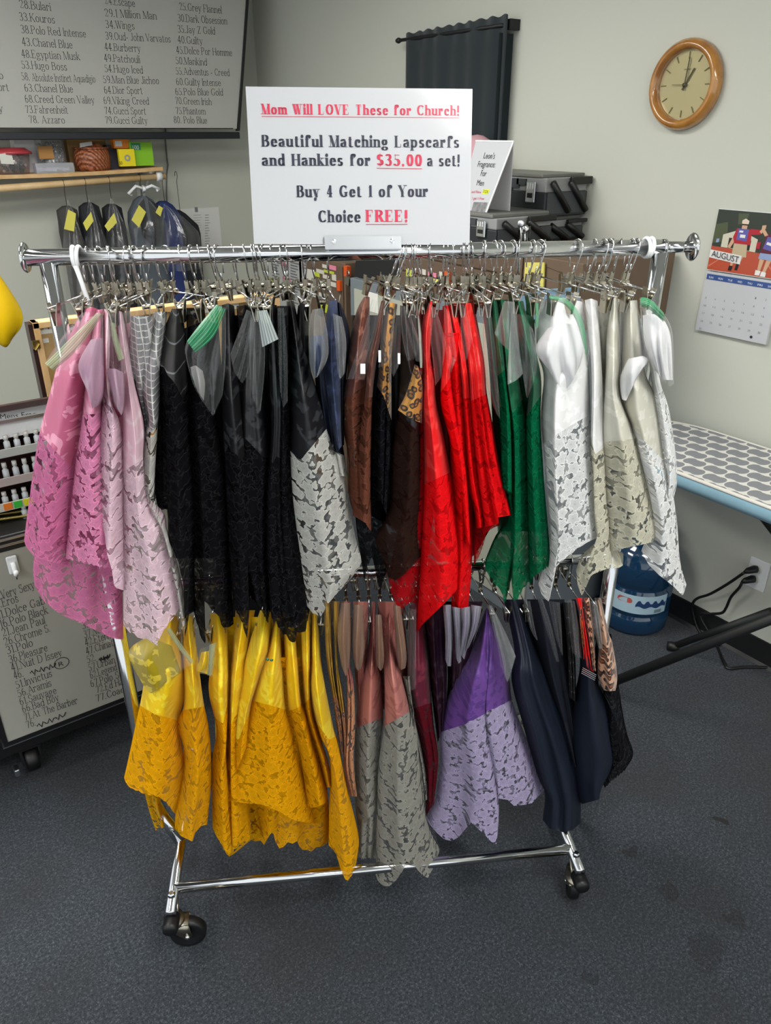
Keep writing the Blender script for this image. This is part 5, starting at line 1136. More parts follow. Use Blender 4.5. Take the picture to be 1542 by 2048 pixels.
hm = MB(); sans_text(hm, 'Mens Fragrance', PD(1, 838, YD), PD(110, 829, YD), (0, 0, 1), .019, (0, -1, 0))
obj('lettering', hm, M_ink, ds)
shelves = [(888, 896), (937, 950), (990, 996)]
M_glassb = mat('clear vial', 'c9ced0', rough=.1, coat=.6); M_cap = mat('vial cap', 'd9d9d4', rough=.3)
M_or, M_gr, M_ye, M_pk = mat('orange sticker', 'f08028'), mat('green sticker', '38c040'), mat('yellow sticker', 'e4dc28'), mat('pink sticker', 'e04890')
for k, (va, vb) in enumerate(shelves):
    zz = PD(30, vb).z
    sh = obj('shelf', MB().bx(-.288, xe - .012, YD - .02 - .01 * k, YD + .06, zz - .008, zz), M_dwood, ds)
    obj('label_strip', MB().bx(-.288, xe - .012, YD - .0235 - .01 * k, YD - .0205 - .01 * k, zz - .012, zz + .010), mat('strip %d' % k, ['b9bcb8', 'b8aaa8', 'c9c9be'][k], rough=.4), sh)
    x = PD(8 - 4 * k, vb - 30).x
    for i in range(8):
        y = YD - .003 - .01 * k
        tv = thing('sample_vial', ['clear sample vial on the top shelf of the fragrance display', 'clear sample vial on the middle shelf of the fragrance display', 'clear sample vial on the bottom shelf of the fragrance display'][k], 'vial', (x, y, zz), 0, 'vials on the %s display shelf' % ['top', 'middle', 'bottom'][k])
        hh = [.04, .045, .034][k]
        obj('body', MB().lathe([(0, 0), (.0075, 0), (.008, .002), (.008, hh * .55), (.004, hh * .65), (.004, hh * .72), (0, hh * .72)], (x, y, zz), seg=12), M_glassb, tv, True)
        obj('cap', MB().lathe([(0, hh * .7), (.006, hh * .7), (.006, hh), (0, hh)], (x, y, zz), seg=10), M_cap, tv, True)
        if k == 2:
            m_ = [M_or, M_gr, M_ye, M_pk][i % 4]
            tag(obj('sticker', MB().bx(x - .010, x + .010, y - .0225, y - .0215, zz - .009, zz + .009), m_), '%s price sticker on the bottom shelf strip, number %s from the left' % (['orange', 'green', 'yellow', 'pink'][i % 4], ['one', 'two', 'three', 'four', 'five', 'six', 'seven', 'eight'][i]), 'sticker')
        x += .0245
# gold chains and loose vial on the counter
M_gold = mat('gold chain', 'a89858', rough=.3, metal=.8)
for k, (v, r) in enumerate(((1018, .006), (1030, .006), (1040, .005))):
    ch = MB()
    for i in range(28):
        a = at_z(-12 + i * 2.6, v - i * .35, CTZ + .008)
        ch.lathe([(0, -r), (r * .8, -r * .5), (r, 0), (r * .8, r * .5), (0, r)], a, (1, .2, 0), 8)
    tag(obj('bead_chain', ch, M_gold, None, True), 'golden bead chain lying on the black counter, %s' % ['furthest from the edge', 'middle one', 'nearest the edge'][k], 'chain', 'chains on the counter')
tv = thing('sample_vial', 'clear vial standing loose on the counter in front of the display', 'vial', at_z(52, 1035, CTZ))
b0 = at_z(52, 1035, CTZ)
obj('body', MB().lathe([(0, 0), (.008, 0), (.008, .022), (.004, .027), (0, .028)], b0, seg=12), M_glassb, tv, True)
obj('cap', MB().lathe([(0, .027), (.006, .027), (.006, .04), (0, .041)], b0, seg=12), M_cap, tv, True)

# ------------------------------------------------------------------ women's wooden case standing on the counter
YW = 2.36
PWm = lambda u, v, y=YW: at_y(u, v, y)
wc = thing('wooden_display_case', 'open wooden sample case with a Women\'s sign standing on the counter', 'display case', PWm(250, 760))
A, B = PWm(62, 634), PWm(560, 596)
zt = (A.z + B.z) / 2
xa, xb = A.x, B.x
obj('back_panel', MB().bx(xa, xb, YW + .02, YW + .03, CTZ, zt - .01), mat('plywood', 'c0a070', rough=.55, col2='a98850', nscale=10), wc)
fr = MB().bx(xa, xb, YW, YW + .05, zt - .018, zt).bx(xa, xa + .018, YW, YW + .05, CTZ, zt).bx(xb - .018, xb, YW, YW + .05, CTZ, zt).bx(xa, xb, YW, YW + .05, CTZ, CTZ + .018)
obj('frame', fr, M_pine, wc, bevel=.002)
ed = MB().bx(xa - .012, xa - .0005, YW + .004, YW + .05, CTZ, zt - .004)
obj('side_edge', ed, M_dwood, wc)
obj('latch', MB().bx(xa - .012, xa + .008, YW - .008, YW - .001, PWm(75, 688).z - .012, PWm(75, 688).z + .012).tube([(xa - .008, YW - .012, PWm(75, 688).z - .014), (xa + .006, YW - .012, PWm(75, 688).z + .002)], .003, 8), mat('brass', 'b09a58', rough=.3, metal=1), wc)
s0, s1 = PWm(76, 668, YW + .018), PWm(150, 640, YW + .018)
for u0, u1, txt, ta, tb in ((76, 285, "Women's", (79, 660), (170, 652)), (345, 480, "r' ne", (349, 640), (400, 636))):
    a_, b_ = PWm(u0, 666, YW + .018), PWm(u1, 646, YW + .018)
    cd = obj('paper_sign', MB().bx(a_.x, b_.x, YW + .016, YW + .0195, PWm(80, 669, YW + .018).z, PWm(80, 641, YW + .018).z), M_paper, wc)
    m_ = MB(); sans_text(m_, txt, PWm(*ta, YW + .016), PWm(*tb, YW + .016), (0, 0, 1), .032, (0, -1, 0))
    obj('lettering', m_, mat('wine ink ' + txt[:1], '7a3a52' if u0 < 100 else '303036'), cd)
obj('paper_tag', MB().bx(PWm(89, 685).x, PWm(101, 685).x, YW + .017, YW + .0195, PWm(95, 688).z, PWm(95, 679).z), M_paper, wc)

# ------------------------------------------------------------------ shelf, rod and the things on them (back wall)
YS = 4.40
def sh_z(u): return at_y(u, 346, YS).z
zs = at_y(120, 345, YS).z
shf = thing('wall_shelf', 'pine shelf on brackets on the back wall under the list board', 'shelf', (.9, YB - .15, zs))
xs1 = at_y(325, 330, YS).x
m = MB(); n_ = 16
vs = []
for i in range(n_ + 1):
    x = -.4 + (xs1 + .4) * i / n_; z = zs + .018 * max(0, (x - .9) / (xs1 - .9)) ** 2 - .004
    vs += [(x, YS, z - .018), (x, YB - .001, z - .018), (x, YB - .001, z), (x, YS, z)]
fs = [(0, 1, 2, 3), tuple(n_ * 4 + k for k in (3, 2, 1, 0))]
for i in range(n_):
    for k in range(4): fs.append((i * 4 + k, i * 4 + 4 + k, i * 4 + 4 + (k + 1) % 4, i * 4 + (k + 1) % 4))
m.add(vs, fs); obj('board', m, M_pine, shf)
def shz(x): return zs + .018 * max(0, (x - .9) / (xs1 - .9)) ** 2 - .004
for x in (xs1 - .06, .15):
    obj('bracket', MB().bx(x - .008, x + .008, YS + .03, YB - .001, shz(x) - .03, shz(x) - .018).bx(x - .008, x + .008, YB - .012, YB - .001, shz(x) - .26, shz(x) - .02).tube([(x, YB - .02, shz(x) - .22), (x, YS + .05, shz(x) - .03)], .006, 8), M_lampframe, shf)
YR = 4.44
ra, rb = at_y(-40, 380, YR), at_y(330, 352, YR)
rd = thing('hanging_rod', 'pale wooden clothes rod under the pine shelf', 'rod', at_y(200, 360, YR))
obj('pole', MB().tube([ra + (ra - rb) * .4, rb], .017, 18), mat('birch', 'dcc094', rough=.5, col2='cfae7c', nscale=9), rd, True)
ph = at_y(317, 352, YR)
hp = MB().tube([ph + Vector((-.014, 0, 0)), ph + Vector((.014, 0, 0))], .026, 18).bx(ph.x - .012, ph.x + .012, YR, YB - .001, ph.z - .012, ph.z + .012)
obj('rod_holder', hp, M_white, rd, True)
# things on the shelf
def on_shelf(u, y):
    p = at_y(u, 340, y); return Vector((p.x, y, shz(p.x)))
M_clear = plastic('clear box film', haze=.14, gloss=.25, crink=.15)
p = on_shelf(28, 4.47); W_ = .062
tb = thing('storage_tub', 'clear tub with red lid full of beads at the left end of the shelf', 'tub', p)
zt = at_y(28, 300, 4.45).z
obj('tub_body', MB().lathe([(0, .002), (.07, .002), (.084, zt - p.z - .02), (.082, zt - p.z - .02)], p, seg=28), plastic('pinkish clear tub', 'ead6d8', .12, .2, .1), tb, True)
obj('lid', MB().lathe([(0, 0), (.088, 0), (.098, -.006), (.098, .004), (.085, .01), (.07, .022), (0, .022)], (p.x, p.y, zt - .012), seg=28), mat('red lid', 'b84048', rough=.35, coat=.3), tb, True)
bd = MB()
for i in range(110):
    a, r, z = rnd.uniform(0, 6.28), .062 * math.sqrt(rnd.random()), rnd.uniform(.012, .075)
    bd.cur = 0 if rnd.random() < .55 else (1 if rnd.random() < .5 else 2)
    bd.lathe([(0, -.008), (.006, -.005), (.008, 0), (.006, .005), (0, .008)], p + Vector((r * math.cos(a), r * math.sin(a), z)), seg=8)
bdo = obj('beads', bd, [mat('dark bead', '2c2a28'), mat('pearl bead', 'd8d4c8', rough=.25), mat('brown bead', '6a5444')], None, True); tag(bdo, 'dark and pearl beads inside the red lidded tub', 'beads'); bdo['kind'] = 'stuff'
tg = at_y(14, 318, 4.375); tag(obj('paper_label', MB().slab([tg + Vector((-.03, 0, -.02)), tg + Vector((.03, .012, -.025)), tg + Vector((.028, .012, .028)), tg + Vector((-.032, 0, .022))], (0, 1, 0), .0015), M_paper), 'white paper label on the red lidded tub', 'label')
p = on_shelf(60, 4.60); tag(obj('white_box', MB().bx(p.x - .06, p.x + .07, 4.56, 4.66, p.z, at_y(60, 284, 4.56).z + .03), M_white, None, bevel=.003), 'white box behind the red lidded tub on the shelf', 'box')
p = on_shelf(108, 4.52); zt = at_y(108, 284, 4.5).z + .02
jr = thing('bead_jar', 'clear jar of grey beads with a brown label on the shelf', 'jar', p)
obj('glass', MB().lathe([(0, .003), (.068, .003), (.07, .02), (.07, zt - p.z), (.066, zt - p.z)], p, seg=28), M_clear, jr, True)
bd = MB()
for i in range(170):
    a, r, z = rnd.uniform(0, 6.28), .062 * math.sqrt(rnd.random()), rnd.uniform(.012, zt - p.z - .02)
    bd.cur = rnd.randrange(3)
    bd.lathe([(0, -.006), (.007, 0), (0, .006)], p + Vector((r * math.cos(a), r * math.sin(a), z)), (rnd.random(), rnd.random(), .6), 8)
o = tag(obj('grey_beads', bd, [mat('blue grey bead', '8a92a2', rough=.2, metal=.4), mat('silver bead', 'b9bcc2', rough=.2, metal=.5), mat('dark grey bead', '585c68', rough=.3)], None, True), 'grey beads filling the clear jar', 'beads'); o['kind'] = 'stuff'
pa, pb = at_y(79, 318, 4.448), at_y(104, 292, 4.448)
tag(obj('jar_label', MB().bx(pa.x, pb.x, 4.444, 4.449, pa.z, pb.z), mat('kraft label', 'a8783c', rough=.6)), 'brown paper label on the bead jar', 'label')
p = on_shelf(112, 4.43)
bx_ = thing('bead_box', 'shallow clear box of white beads at the front of the shelf', 'box', p)
zt = at_y(112, 326, 4.41).z
obj('box_shell', MB().bx(p.x - .10, p.x + .085, 4.405, 4.47, p.z, zt), plastic('lilac clear box', 'e4e2f0', .3, .2, .1), bx_)
bd = MB()
for i in range(60):
    bd.lathe([(0, -.006), (.007, 0), (0, .006)], (p.x + rnd.uniform(-.09, .075), rnd.uniform(4.412, 4.462), p.z + rnd.uniform(.008, .024)), seg=8)
o = tag(obj('white_beads', bd, M_white, None, True), 'white beads in the shallow clear box', 'beads'); o['kind'] = 'stuff'
p = on_shelf(175, 4.62); zt = at_y(175, 284, 4.58).z + .02
tag(obj('cardboard_box', MB().bx(at_y(136, 300, 4.58).x, at_y(214, 300, 4.58).x, 4.58, 4.67, shz(p.x), zt), mat('cardboard', 'b08c58', rough=.8), None, bevel=.003), 'cardboard box behind the copper basket on the shelf', 'box')
p = on_shelf(188, 4.49); zt = at_y(188, 296, 4.49).z
bk = thing('woven_basket', 'copper brown woven basket in the middle of the shelf', 'basket', p)
def weave():
    t = NT('copper weave'); co = t.coord('Object', 1.0)
    a = t.n('ShaderNodeTexWave', {'Vector': co, 'Scale': 28.0, 'Distortion': 1.5}, bands_direction='DIAGONAL').outputs[1]
    b = t.n('ShaderNodeTexVoronoi', {'Vector': co, 'Scale': 70.0}).outputs['Distance']
    col = t.mix(a, lin('6e3620'), lin('b06c48'))
    return t.done(t.pbsdf(col=col, rough=.4, normal=t.bump(b, .8, .006), spec=.5))
M_weave = weave(); hB = zt - p.z
obj('basket_body', MB().lathe([(0, 0), (.078, 0), (.088, hB * .15), (.092, hB * .6), (.086, hB), (.08, hB), (.08, hB * .9), (0, hB * .9)], p, seg=36), M_weave, bk, True)
obj('rim', MB().tube([p + Vector((.088 * math.cos(a), .088 * math.sin(a), hB)) for a in [i * PI / 18 for i in range(36)]], .005, 8, closed=True), M_weave, bk, True)
tag(obj('red_pouch', MB().lathe([(0, 0), (.04, 0), (.045, .01), (.03, .03), (0, .034)], p + Vector((.02, 0, hB * .92)), seg=18), mat('red foil', 'a0402c', rough=.3, col2='c88050', nscale=40), None, True), 'red foil pouch lying in the copper basket', 'pouch')
tg = p + Vector((-.035, -.06, hB + .012)); tag(obj('paper_tag', MB().slab([tg + Vector((-.035, 0, -.008)), tg + Vector((.03, 0, .002)), tg + Vector((.032, .01, .02)), tg + Vector((-.03, .01, .012))], (0, 1, 0), .002), M_paper), 'white paper tag on the rim of the copper basket', 'tag')
def carton(name, label, u0, v0, u1, v1, y, h, txt=None, tcol=None, dep=.06, tilt=0.0, band=None):
    a, b = at_y(u0, v0, y), at_y(u1, v1, y)
    t = thing(name, label, 'box', ((a.x + b.x) / 2, y + dep / 2, a.z), tilt)
    obj('carton', MB().bx(a.x, b.x, y, y + dep, a.z, b.z), mat(name + h, h, rough=.4), t, bevel=.001)
    if band:
        c, d = at_y(*band[0], y - .001), at_y(*band[1], y - .001)
        pr = obj('print', MB().bx(c.x, d.x, y - .0012, y - .0004, min(c.z, d.z), max(c.z, d.z)), mat('print' + band[2], band[2], rough=.4), t)
    if txt:
        for s_, (ta, tb, hh) in txt:
            m_ = MB(); sans_text(m_, s_, at_y(*ta, y - .0012), at_y(*tb, y - .0012), (0, 0, 1), hh, (0, -1, 0)); obj('lettering', m_, tcol, t)
    return t
carton('green_carton', 'lime green 100 count carton, rightmost on the shelf', 264, 332, 303, 284, 4.44, '86c424', [('100', ((266, 299), (278, 299), .03))], M_white, band=((263, 300), (280, 286), '1a8a5a'))
yc = carton('yellow_carton', 'yellow carton leaning against the lime green one', 241, 333, 268, 298, 4.412, 'ecd81c', [('50', ((239, 329), (245, 329), .022))], M_ink, dep=.025)
y0 = at_y(255, 316, 4.410); obj('pin_picture', MB().lathe([(.008, 0), (.016, 0), (.016, .001), (.008, .001)], (y0.x, 4.4105, y0.z), (0, 1, 0), 16), M_alu, yc)
oc = carton('orange_carton', 'orange carton standing on the yellow one', 229, 297, 258, 276, 4.45, 'f0881c', None, None, band=((231, 293), (243, 282), 'e0e0e0'))
tag(obj('dark_carton', MB().bx(at_y(218, 330, 4.50).x, at_y(240, 330, 4.50).x, 4.50, 4.56, shz(1.3), at_y(230, 290, 4.5).z), mat('dark carton', '2c2c38', rough=.5), None), 'dark carton behind the yellow one on the shelf', 'box')

# suits in film on the rod
def suit(lab, u, y, half, sh_v, top_v, bot_v, m, coll=None):
    c = at_y(u, top_v, y); t = thing('suit', lab, 'suit', c, 0, 'suits on the wooden rod')
    a = at_y(u - half, sh_v, y); b = at_y(u + half, sh_v, y); zb = at_y(u, bot_v, y).z; cx = c.x; w = (b.x - a.x) / 2
    mb = MB(); prof = []
    for z, ww, dd in ((c.z, .018, .02), (c.z - .02, .05, .035), (a.z, w, .05), (a.z - .05, w * 1.08, .06), ((a.z + zb) / 2, w * 1.0, .07), (zb, w * 1.05, .075)):
        prof.append([(cx + ww * math.copysign(abs(math.cos(g)) ** .7, math.cos(g)), y + dd * math.copysign(abs(math.sin(g)) ** .8, math.sin(g)) + .006 * math.sin(5 * g + z * 9), z) for g in [i * PI / 12 for i in range(24)]])
    vs = sum(prof, []); fs = []
    for i in range(5):
        for k in range(24): fs.append((i * 24 + k, i * 24 + (k + 1) % 24, (i + 1) * 24 + (k + 1) % 24, (i + 1) * 24 + k))
    fs += [tuple(range(24)), tuple(range(120, 144))[::-1]]
    obj('jacket', MB().add(vs, fs), m, t, True)
    if coll:
        lp = MB()
        for sg_ in (-1, 1):
            lp.slab([Vector((cx + sg_ * .012, y - .05, c.z - .01)), Vector((cx + sg_ * .06, y - .062, c.z - .05)), Vector((cx + sg_ * .05, y - .082, c.z - .20)), Vector((cx + sg_ * .004, y - .084, c.z - .26))], (0, 1, 0), .004)
        obj('lapel', lp, coll, t)
    hk_ = MB(); zr = (ra + (rb - ra) * ((cx - ra.x) / (rb.x - ra.x))).z
    hk_.tube([(cx, YR, c.z - .01), (cx, YR, zr - .03), (cx, YR - .018, zr - .005), (cx, YR - .012, zr + .016), (cx, YR, zr + .0195), (cx, YR + .014, zr + .013), (cx, YR + .019, zr - .004)], .0016, 6)
    th = tag(obj('wire_hanger', hk_, mat('dark wire' + lab[:5], '4a4236', rough=.4, metal=.6), None, True), 'wire hanger of the ' + lab, 'hanger', 'wire hangers on the wooden rod')
    return c
def film(lab, u0, u1, y, top, tv, bv, tagq=None):
    t_ = at_y(top, tv, y); zb = at_y(top, bv, y).z; xa_, xb_ = at_y(u0, 440, y).x, at_y(u1, 440, y).x
    r_ = thing('garment_bag', lab, 'garment bag', t_, 0, 'film bags on the suits')
    mb = MB(); mb.uv = []
    nv_, nu_ = 14, 18
    for j in range(nv_ + 1):
        f = j / nv_; z = t_.z + (zb - t_.z) * f; k = min(1, f * 2.2) ** .8
        for i in range(nu_ + 1):
            g = PI * i / nu_
            x = t_.x + ((xa_ + xb_) / 2 - t_.x) * k - math.cos(g) * ((xb_ - xa_) / 2) * k
            yy = y - .02 - math.sin(g) * .085 * k - .01 * math.sin(7 * g + 5 * f)
            mb.v.append(Vector((x, yy, z))); mb.uv.append((x * 1.0, z))
    for j in range(nv_):
        for i in range(nu_):
            mb.f.append([j * (nu_ + 1) + i, j * (nu_ + 1) + i + 1, (j + 1) * (nu_ + 1) + i + 1, (j + 1) * (nu_ + 1) + i]); mb.mi.append(0)
    obj('film', mb, M_bag, r_, True)
    if tagq:
        q_ = [at_y(a, b, y - .125) for a, b in tagq]
        obj('yellow_tag', MB().slab(q_, (0, 1, 0), .001), M_ytag, r_)
M_ytag = mat('yellow tag', 'd9d05c', rough=.6)
M_s1 = mat('charcoal wool', '3c3a38', rough=.8); M_s2 = mat('blue black wool', '16181f', rough=.8); M_s3 = mat('slate wool', '4a525a', rough=.8); M_s4 = mat('royal blue wool', '1c2c62', rough=.75); M_s5 = mat('night wool', '14151c', rough=.8)
suit('charcoal suit leftmost on the wooden rod', 132, 4.46, 20, 445, 412, 618, M_s1)
suit('blue black suit second on the wooden rod', 176, 4.44, 22, 440, 405, 640, M_s2)
suit('dark suit third on the wooden rod', 222, 4.46, 20, 445, 408, 640, M_s2)
suit('slate grey suit with dark lapels left of the blue one', 285, 4.43, 32, 425, 392, 640, M_s3, M_s5)
suit('royal blue suit second from the right on the rod', 325, 4.47, 30, 430, 402, 640, M_s4)
suit('night blue suit rightmost on the rod', 352, 4.50, 40, 455, 420, 640, M_s5)
film('film bag on the charcoal suit, leftmost', 108, 162, 4.44, 134, 400, 640, ((128, 458), (148, 463), (152, 427), (136, 419)))
film('film bag on the blue black suit', 155, 205, 4.43, 176, 398, 620, ((166, 446), (173, 462), (187, 442), (182, 424)))
film('film bag on the dark suit, third from the left', 198, 255, 4.43, 220, 396, 600, ((209, 452), (217, 463), (234, 445), (228, 426)))
film('film bag on the slate grey suit', 250, 330, 4.40, 285, 390, 520, ((263, 440), (278, 455), (292, 424), (278, 410)))
film('film bag on the blue suits at the right end of the rod', 312, 392, 4.42, 326, 408, 540, ((311, 425), (321, 433), (326, 416), (318, 411)))
wt = MB(); c = at_y(288, 378, 4.40)
for a, b in ((-.09, -.03), (.085, -.012)):
    wt.tube([c + Vector((-.0, 0, .0)), c + Vector((a * .5, -.006, .016)), c + Vector((a, -.004, b + .01)), c + Vector((a * .8, 0, b))], .008, 8)
wt.tube([c + Vector((0, .01, .012)), c + Vector((0, -.012, 0)), c + Vector((0, .01, -.012))], .010, 8)
tag(obj('cloth_tie', wt, M_white, None, True), 'white cloth tie knotted round the hooks of the slate suit', 'tie')
# cord and paper on the back wall
cw = MB(); cw.tube([at_y(u, v, YB - .008) for u, v in ((331, 240), (331, 282), (334, 315), (336, 330), (333, 350), (333, 385), (335, 430), (337, 470))], .0045, 8)
tag(obj('signal_cable', cw, mat('grey cord', '6a6a66', rough=.5), None, True), 'grey cord running down the back wall beside the rod end', 'cord')
pa, pb = at_y(343, 522, YB - .003), at_y(437, 414, YB - .003)
wp = thing('wall_list', 'white handwritten list taped to the back wall', 'paper', (pa.x, YB - .003, pa.z))
obj('sheet', MB().bx(pa.x, pb.x, YB - .004, YB - .001, pa.z, pb.z), mat('wall paper sheet', 'd9d9d6', rough=.7), wp)
tl = MB()
for cx_, ww in ((362, 14), (387, 20), (410, 10)):
    for i in range(16):
        v = 430 + i * 5.2; w_ = ww * rnd.uniform(.5, 1)
        a_, b_ = at_y(cx_, v + .9, YB - .0048), at_y(cx_ + w_, v - .7, YB - .0048)
        tl.poly([(a_.x, a_.y, a_.z), (b_.x, a_.y, a_.z), (b_.x, a_.y, b_.z), (a_.x, a_.y, b_.z)])
sans_text(tl, '1', at_y(390, 424, YB - .0048), at_y(396, 424, YB - .0048), (0, 0, 1), .04, (0, -1, 0))
obj('handwriting', tl, mat('grey ink', '74767a'), wp)
# yellow sleeve at the left edge
YY = 3.6
ys = [((-60, 520), .06), ((-36, 560), .09), ((-14, 600), .11), ((4, 632), .115), ((16, 656), .098), ((20, 674), .066), ((21, 684), .02)]
vs = []; fs = []; nseg = 20
for k, ((u, v), w_) in enumerate(ys):
    c = at_y(u, v, YY)
    for i in range(nseg):
        g = 2 * PI * i / nseg
        vs.append(c + Vector((w_ * .72 * math.cos(g), w_ * .42 * math.sin(g) + .01 * math.sin(3 * g + k), .028 * math.cos(g) + .008 * math.sin(4 * g + 2 * k))))
for k in range(len(ys) - 1):
    for i in range(nseg): fs.append((k * nseg + i, k * nseg + (i + 1) % nseg, (k + 1) * nseg + (i + 1) % nseg, (k + 1) * nseg + i))
fs.append(tuple((len(ys) - 1) * nseg + i for i in range(nseg)))
yo = obj('yellow_sleeve', MB().add(vs, fs), mat('yellow vinyl', 'e4bc0c', rough=.38, bump=.4, bscale=14, coat=.2), None, True)
sd = yo.modifiers.new('Smooth', 'SUBSURF'); sd.levels = 1; sd.render_levels = 2
tag(yo, 'shiny yellow raincoat sleeve at the left edge before the back wall', 'raincoat')

# ------------------------------------------------------------------ right wall: clock, calendar, curtain
def at_w(u, v, off=0.0): return at_x(u, v, XR - off)
cc = at_w(1371, 170, .012)
ck = thing('wall_clock', 'round oak wall clock reading one o\'clock on the right wall', 'clock', cc)
AX = Vector((-1, 0, 0)); CX = Vector((XR - .001, cc.y, cc.z))
R = .128
M_oak = mat('varnished oak', 'b27c36', rough=.22, coat=.8, col2='93602a', nscale=20)
obj('rim', MB().lathe([(R - .004, 0), (R, .010), (R - .001, .024), (R - .010, .036), (R - .018, .039), (R - .026, .035), (R - .031, .022), (R - .033, .010)], CX, AX, 64), M_oak, ck, True)
obj('dial', MB().lathe([(0, .011), (R - .03, .011)], CX, AX, 48), mat('champagne dial', 'b9ad80', rough=.3, metal=.35), ck)
mk = MB(); Yv = Vector((0, -1, 0)); Zv = Vector((0, 0, 1))    # clockwise direction seen from the room: right is -y
for h in range(12):
    a = h * PI / 6; d_ = Zv * math.cos(a) + Yv * math.sin(a); s_ = Zv * -math.sin(a) + Yv * math.cos(a)
    mk.box(CX + AX * .013 + d_ * .081, d_ * .010, s_ * .0013, AX * .0008)
obj('hour_marks', mk, mat('brass mark', '8f7f48', rough=.2, metal=1), ck)
for nm, ang, ln_, w_, lift in (('hour_hand', 30.5, .052, .0022, .015), ('minute_hand', 4, .076, .0018, .017), ('second_hand', 272, .045, .0008, .019)):
    a = math.radians(ang); d_ = Zv * math.cos(a) + Yv * math.sin(a); s_ = Zv * -math.sin(a) + Yv * math.cos(a)
    obj(nm, MB().box(CX + AX * lift + d_ * (ln_ / 2 - .008), d_ * (ln_ / 2 + .008), s_ * w_, AX * .0006), mat(nm, '4e4a2e', rough=.3, metal=.7), ck)
obj('hub', MB().lathe([(0, .011), (.006, .011), (.006, .02), (0, .021)], CX, AX, 16), mat('hub', '4e4a2e', rough=.3, metal=.7), ck, True)
obj('emblem', MB().box(CX + AX * .0125 + Zv * .043, Yv * .012, Zv * .0016, AX * .0004), mat('dial emblem', '7e744c', rough=.4), ck)
def glassy(name):
    t = NT(name); lw = t.n('ShaderNodeFresnel', {'IOR': 1.45}).outputs[0]
    tr = t.n('ShaderNodeBsdfTransparent').outputs[0]; gl = t.n('ShaderNodeBsdfGlossy', {'Color': (1, 1, 1, 1), 'Roughness': 0.03}).outputs[0]
    return t.done(t.n('ShaderNodeMixShader', {0: lw, 1: tr, 2: gl}).outputs[0])
M_glass = glassy('clear glass')
obj('crystal', MB().lathe([(0, .024), (R - .030, .023)], CX, AX, 48), M_glass, ck, True)

cl_ = thing('wall_calendar', 'august wall calendar with a photo of two walkers on the right wall', 'calendar', at_w(1400, 662, .01))
A0, A1 = at_w(1437, 417, .008), at_w(1395, 660, .016)
yl = A0.y; yr = at_w(1531, 687, .016).y; z2, z0 = A0.z, A1.z; zm = at_w(1419, 540, .010).z
def cal(a, b, lift=0.0):      # a 0..1 across, b: 0 top .. 1 bottom
    z = z2 + (z0 - z2) * b; off = .004 + .012 * b
    return Vector((XR - off - lift, yl + (yr - yl) * a - .03 * b * 0, z))
bm_ = (zm - z2) / (z0 - z2)
obj('photo_page', MB().slab([cal(0, bm_), cal(1, bm_), cal(1, 0), cal(0, 0)], (1, 0, 0), .002), mat('calendar page', 'dcdedd', rough=.35, coat=.3), cl_)
pgs = MB()
pgs.slab([cal(0, 1), cal(1, 1), cal(1, bm_ + .01), cal(0, bm_ + .01)], (1, 0, 0), .010)
obj('date_pages', pgs, M_gloss, cl_)
ph_ = MB()
mats_ = [mat('print dark green', '2c342a', rough=.35), mat('print track', 'b04c34', rough=.35), mat('print white barn', 'c8c4b0', rough=.35), mat('print red', 'a81c2c', rough=.35), mat('print vest', '5a58a0', rough=.35), mat('print skin', 'c8a080', rough=.35),
         mat('print khaki', 'b8a888', rough=.35), mat('print dark', '241c1c', rough=.35), mat('print cap', 'd8c8b8', rough=.35), mat('print maroon', '5c1830', rough=.35), mat('print light blue', '8a9cc0', rough=.35), mat('print white', 'e0e0dc', rough=.35), mat('print mid green', '4a5238', rough=.35), mat('print line', 'cc7860', rough=.35)]
k_ = [0.0]
def pp(ci, pl):       # picture polygon in 0..1 of the photo area
    k_[0] += .00004; ph_.cur = ci; ph_.poly([cal(a, b * bm_, .0006 + k_[0]) for a, b in pl])
pp(0, [(0.0, .01), (1, .01), (1, .99), (0, .99)])
pp(12, [(.0, .25), (.16, .2), (.2, .5), (0, .55)]); pp(12, [(.28, .05), (.42, .04), (.4, .2), (.3, .22)]); pp(12, [(.85, .5), (1, .5), (1, .7), (.9, .68)])
pp(1, [(0, .60), (1, .64), (1, .99), (0, .99)])
pp(13, [(0, .93), (.16, .78), (.17, .78), (.02, .94)]); pp(13, [(.80, .78), (.98, .99), (.96, .99), (.79, .79)])
pp(2, [(.13, .40), (.34, .30), (.60, .42), (.60, .62), (.13, .60)])
pp(7, [(.22, .44), (.30, .44), (.30, .60), (.22, .60)]); pp(7, [(.46, .45), (.52, .45), (.52, .61), (.46, .61)])
pp(10, [(.05, .48), (.09, .47), (.09, .53), (.05, .54)])
# walker on the left
pp(5, [(.27, .42), (.32, .44), (.26, .60), (.22, .59)]); pp(3, [(.30, .28), (.50, .28), (.52, .52), (.30, .52), (.27, .42)]); pp(3, [(.48, .27), (.62, .27), (.62, .34), (.50, .36)]); pp(5, [(.60, .30), (.64, .21), (.67, .22), (.63, .33)])
pp(4, [(.32, .28), (.46, .28), (.46, .47), (.32, .46)]); pp(11, [(.36, .37), (.43, .37), (.43, .42), (.36, .42)]); pp(11, [(.34, .31), (.39, .31), (.39, .34), (.34, .34)])
pp(5, [(.36, .18), (.43, .18), (.43, .28), (.36, .28)]); pp(8, [(.35, .15), (.39, .12), (.44, .15), (.44, .20), (.35, .20)]); pp(7, [(.36, .205), (.435, .205), (.435, .225), (.36, .225)])
pp(6, [(.30, .52), (.48, .52), (.50, .72), (.30, .72)]); pp(5, [(.31, .72), (.36, .72), (.34, .88), (.31, .88)]); pp(5, [(.41, .72), (.46, .72), (.43, .84), (.40, .84)])
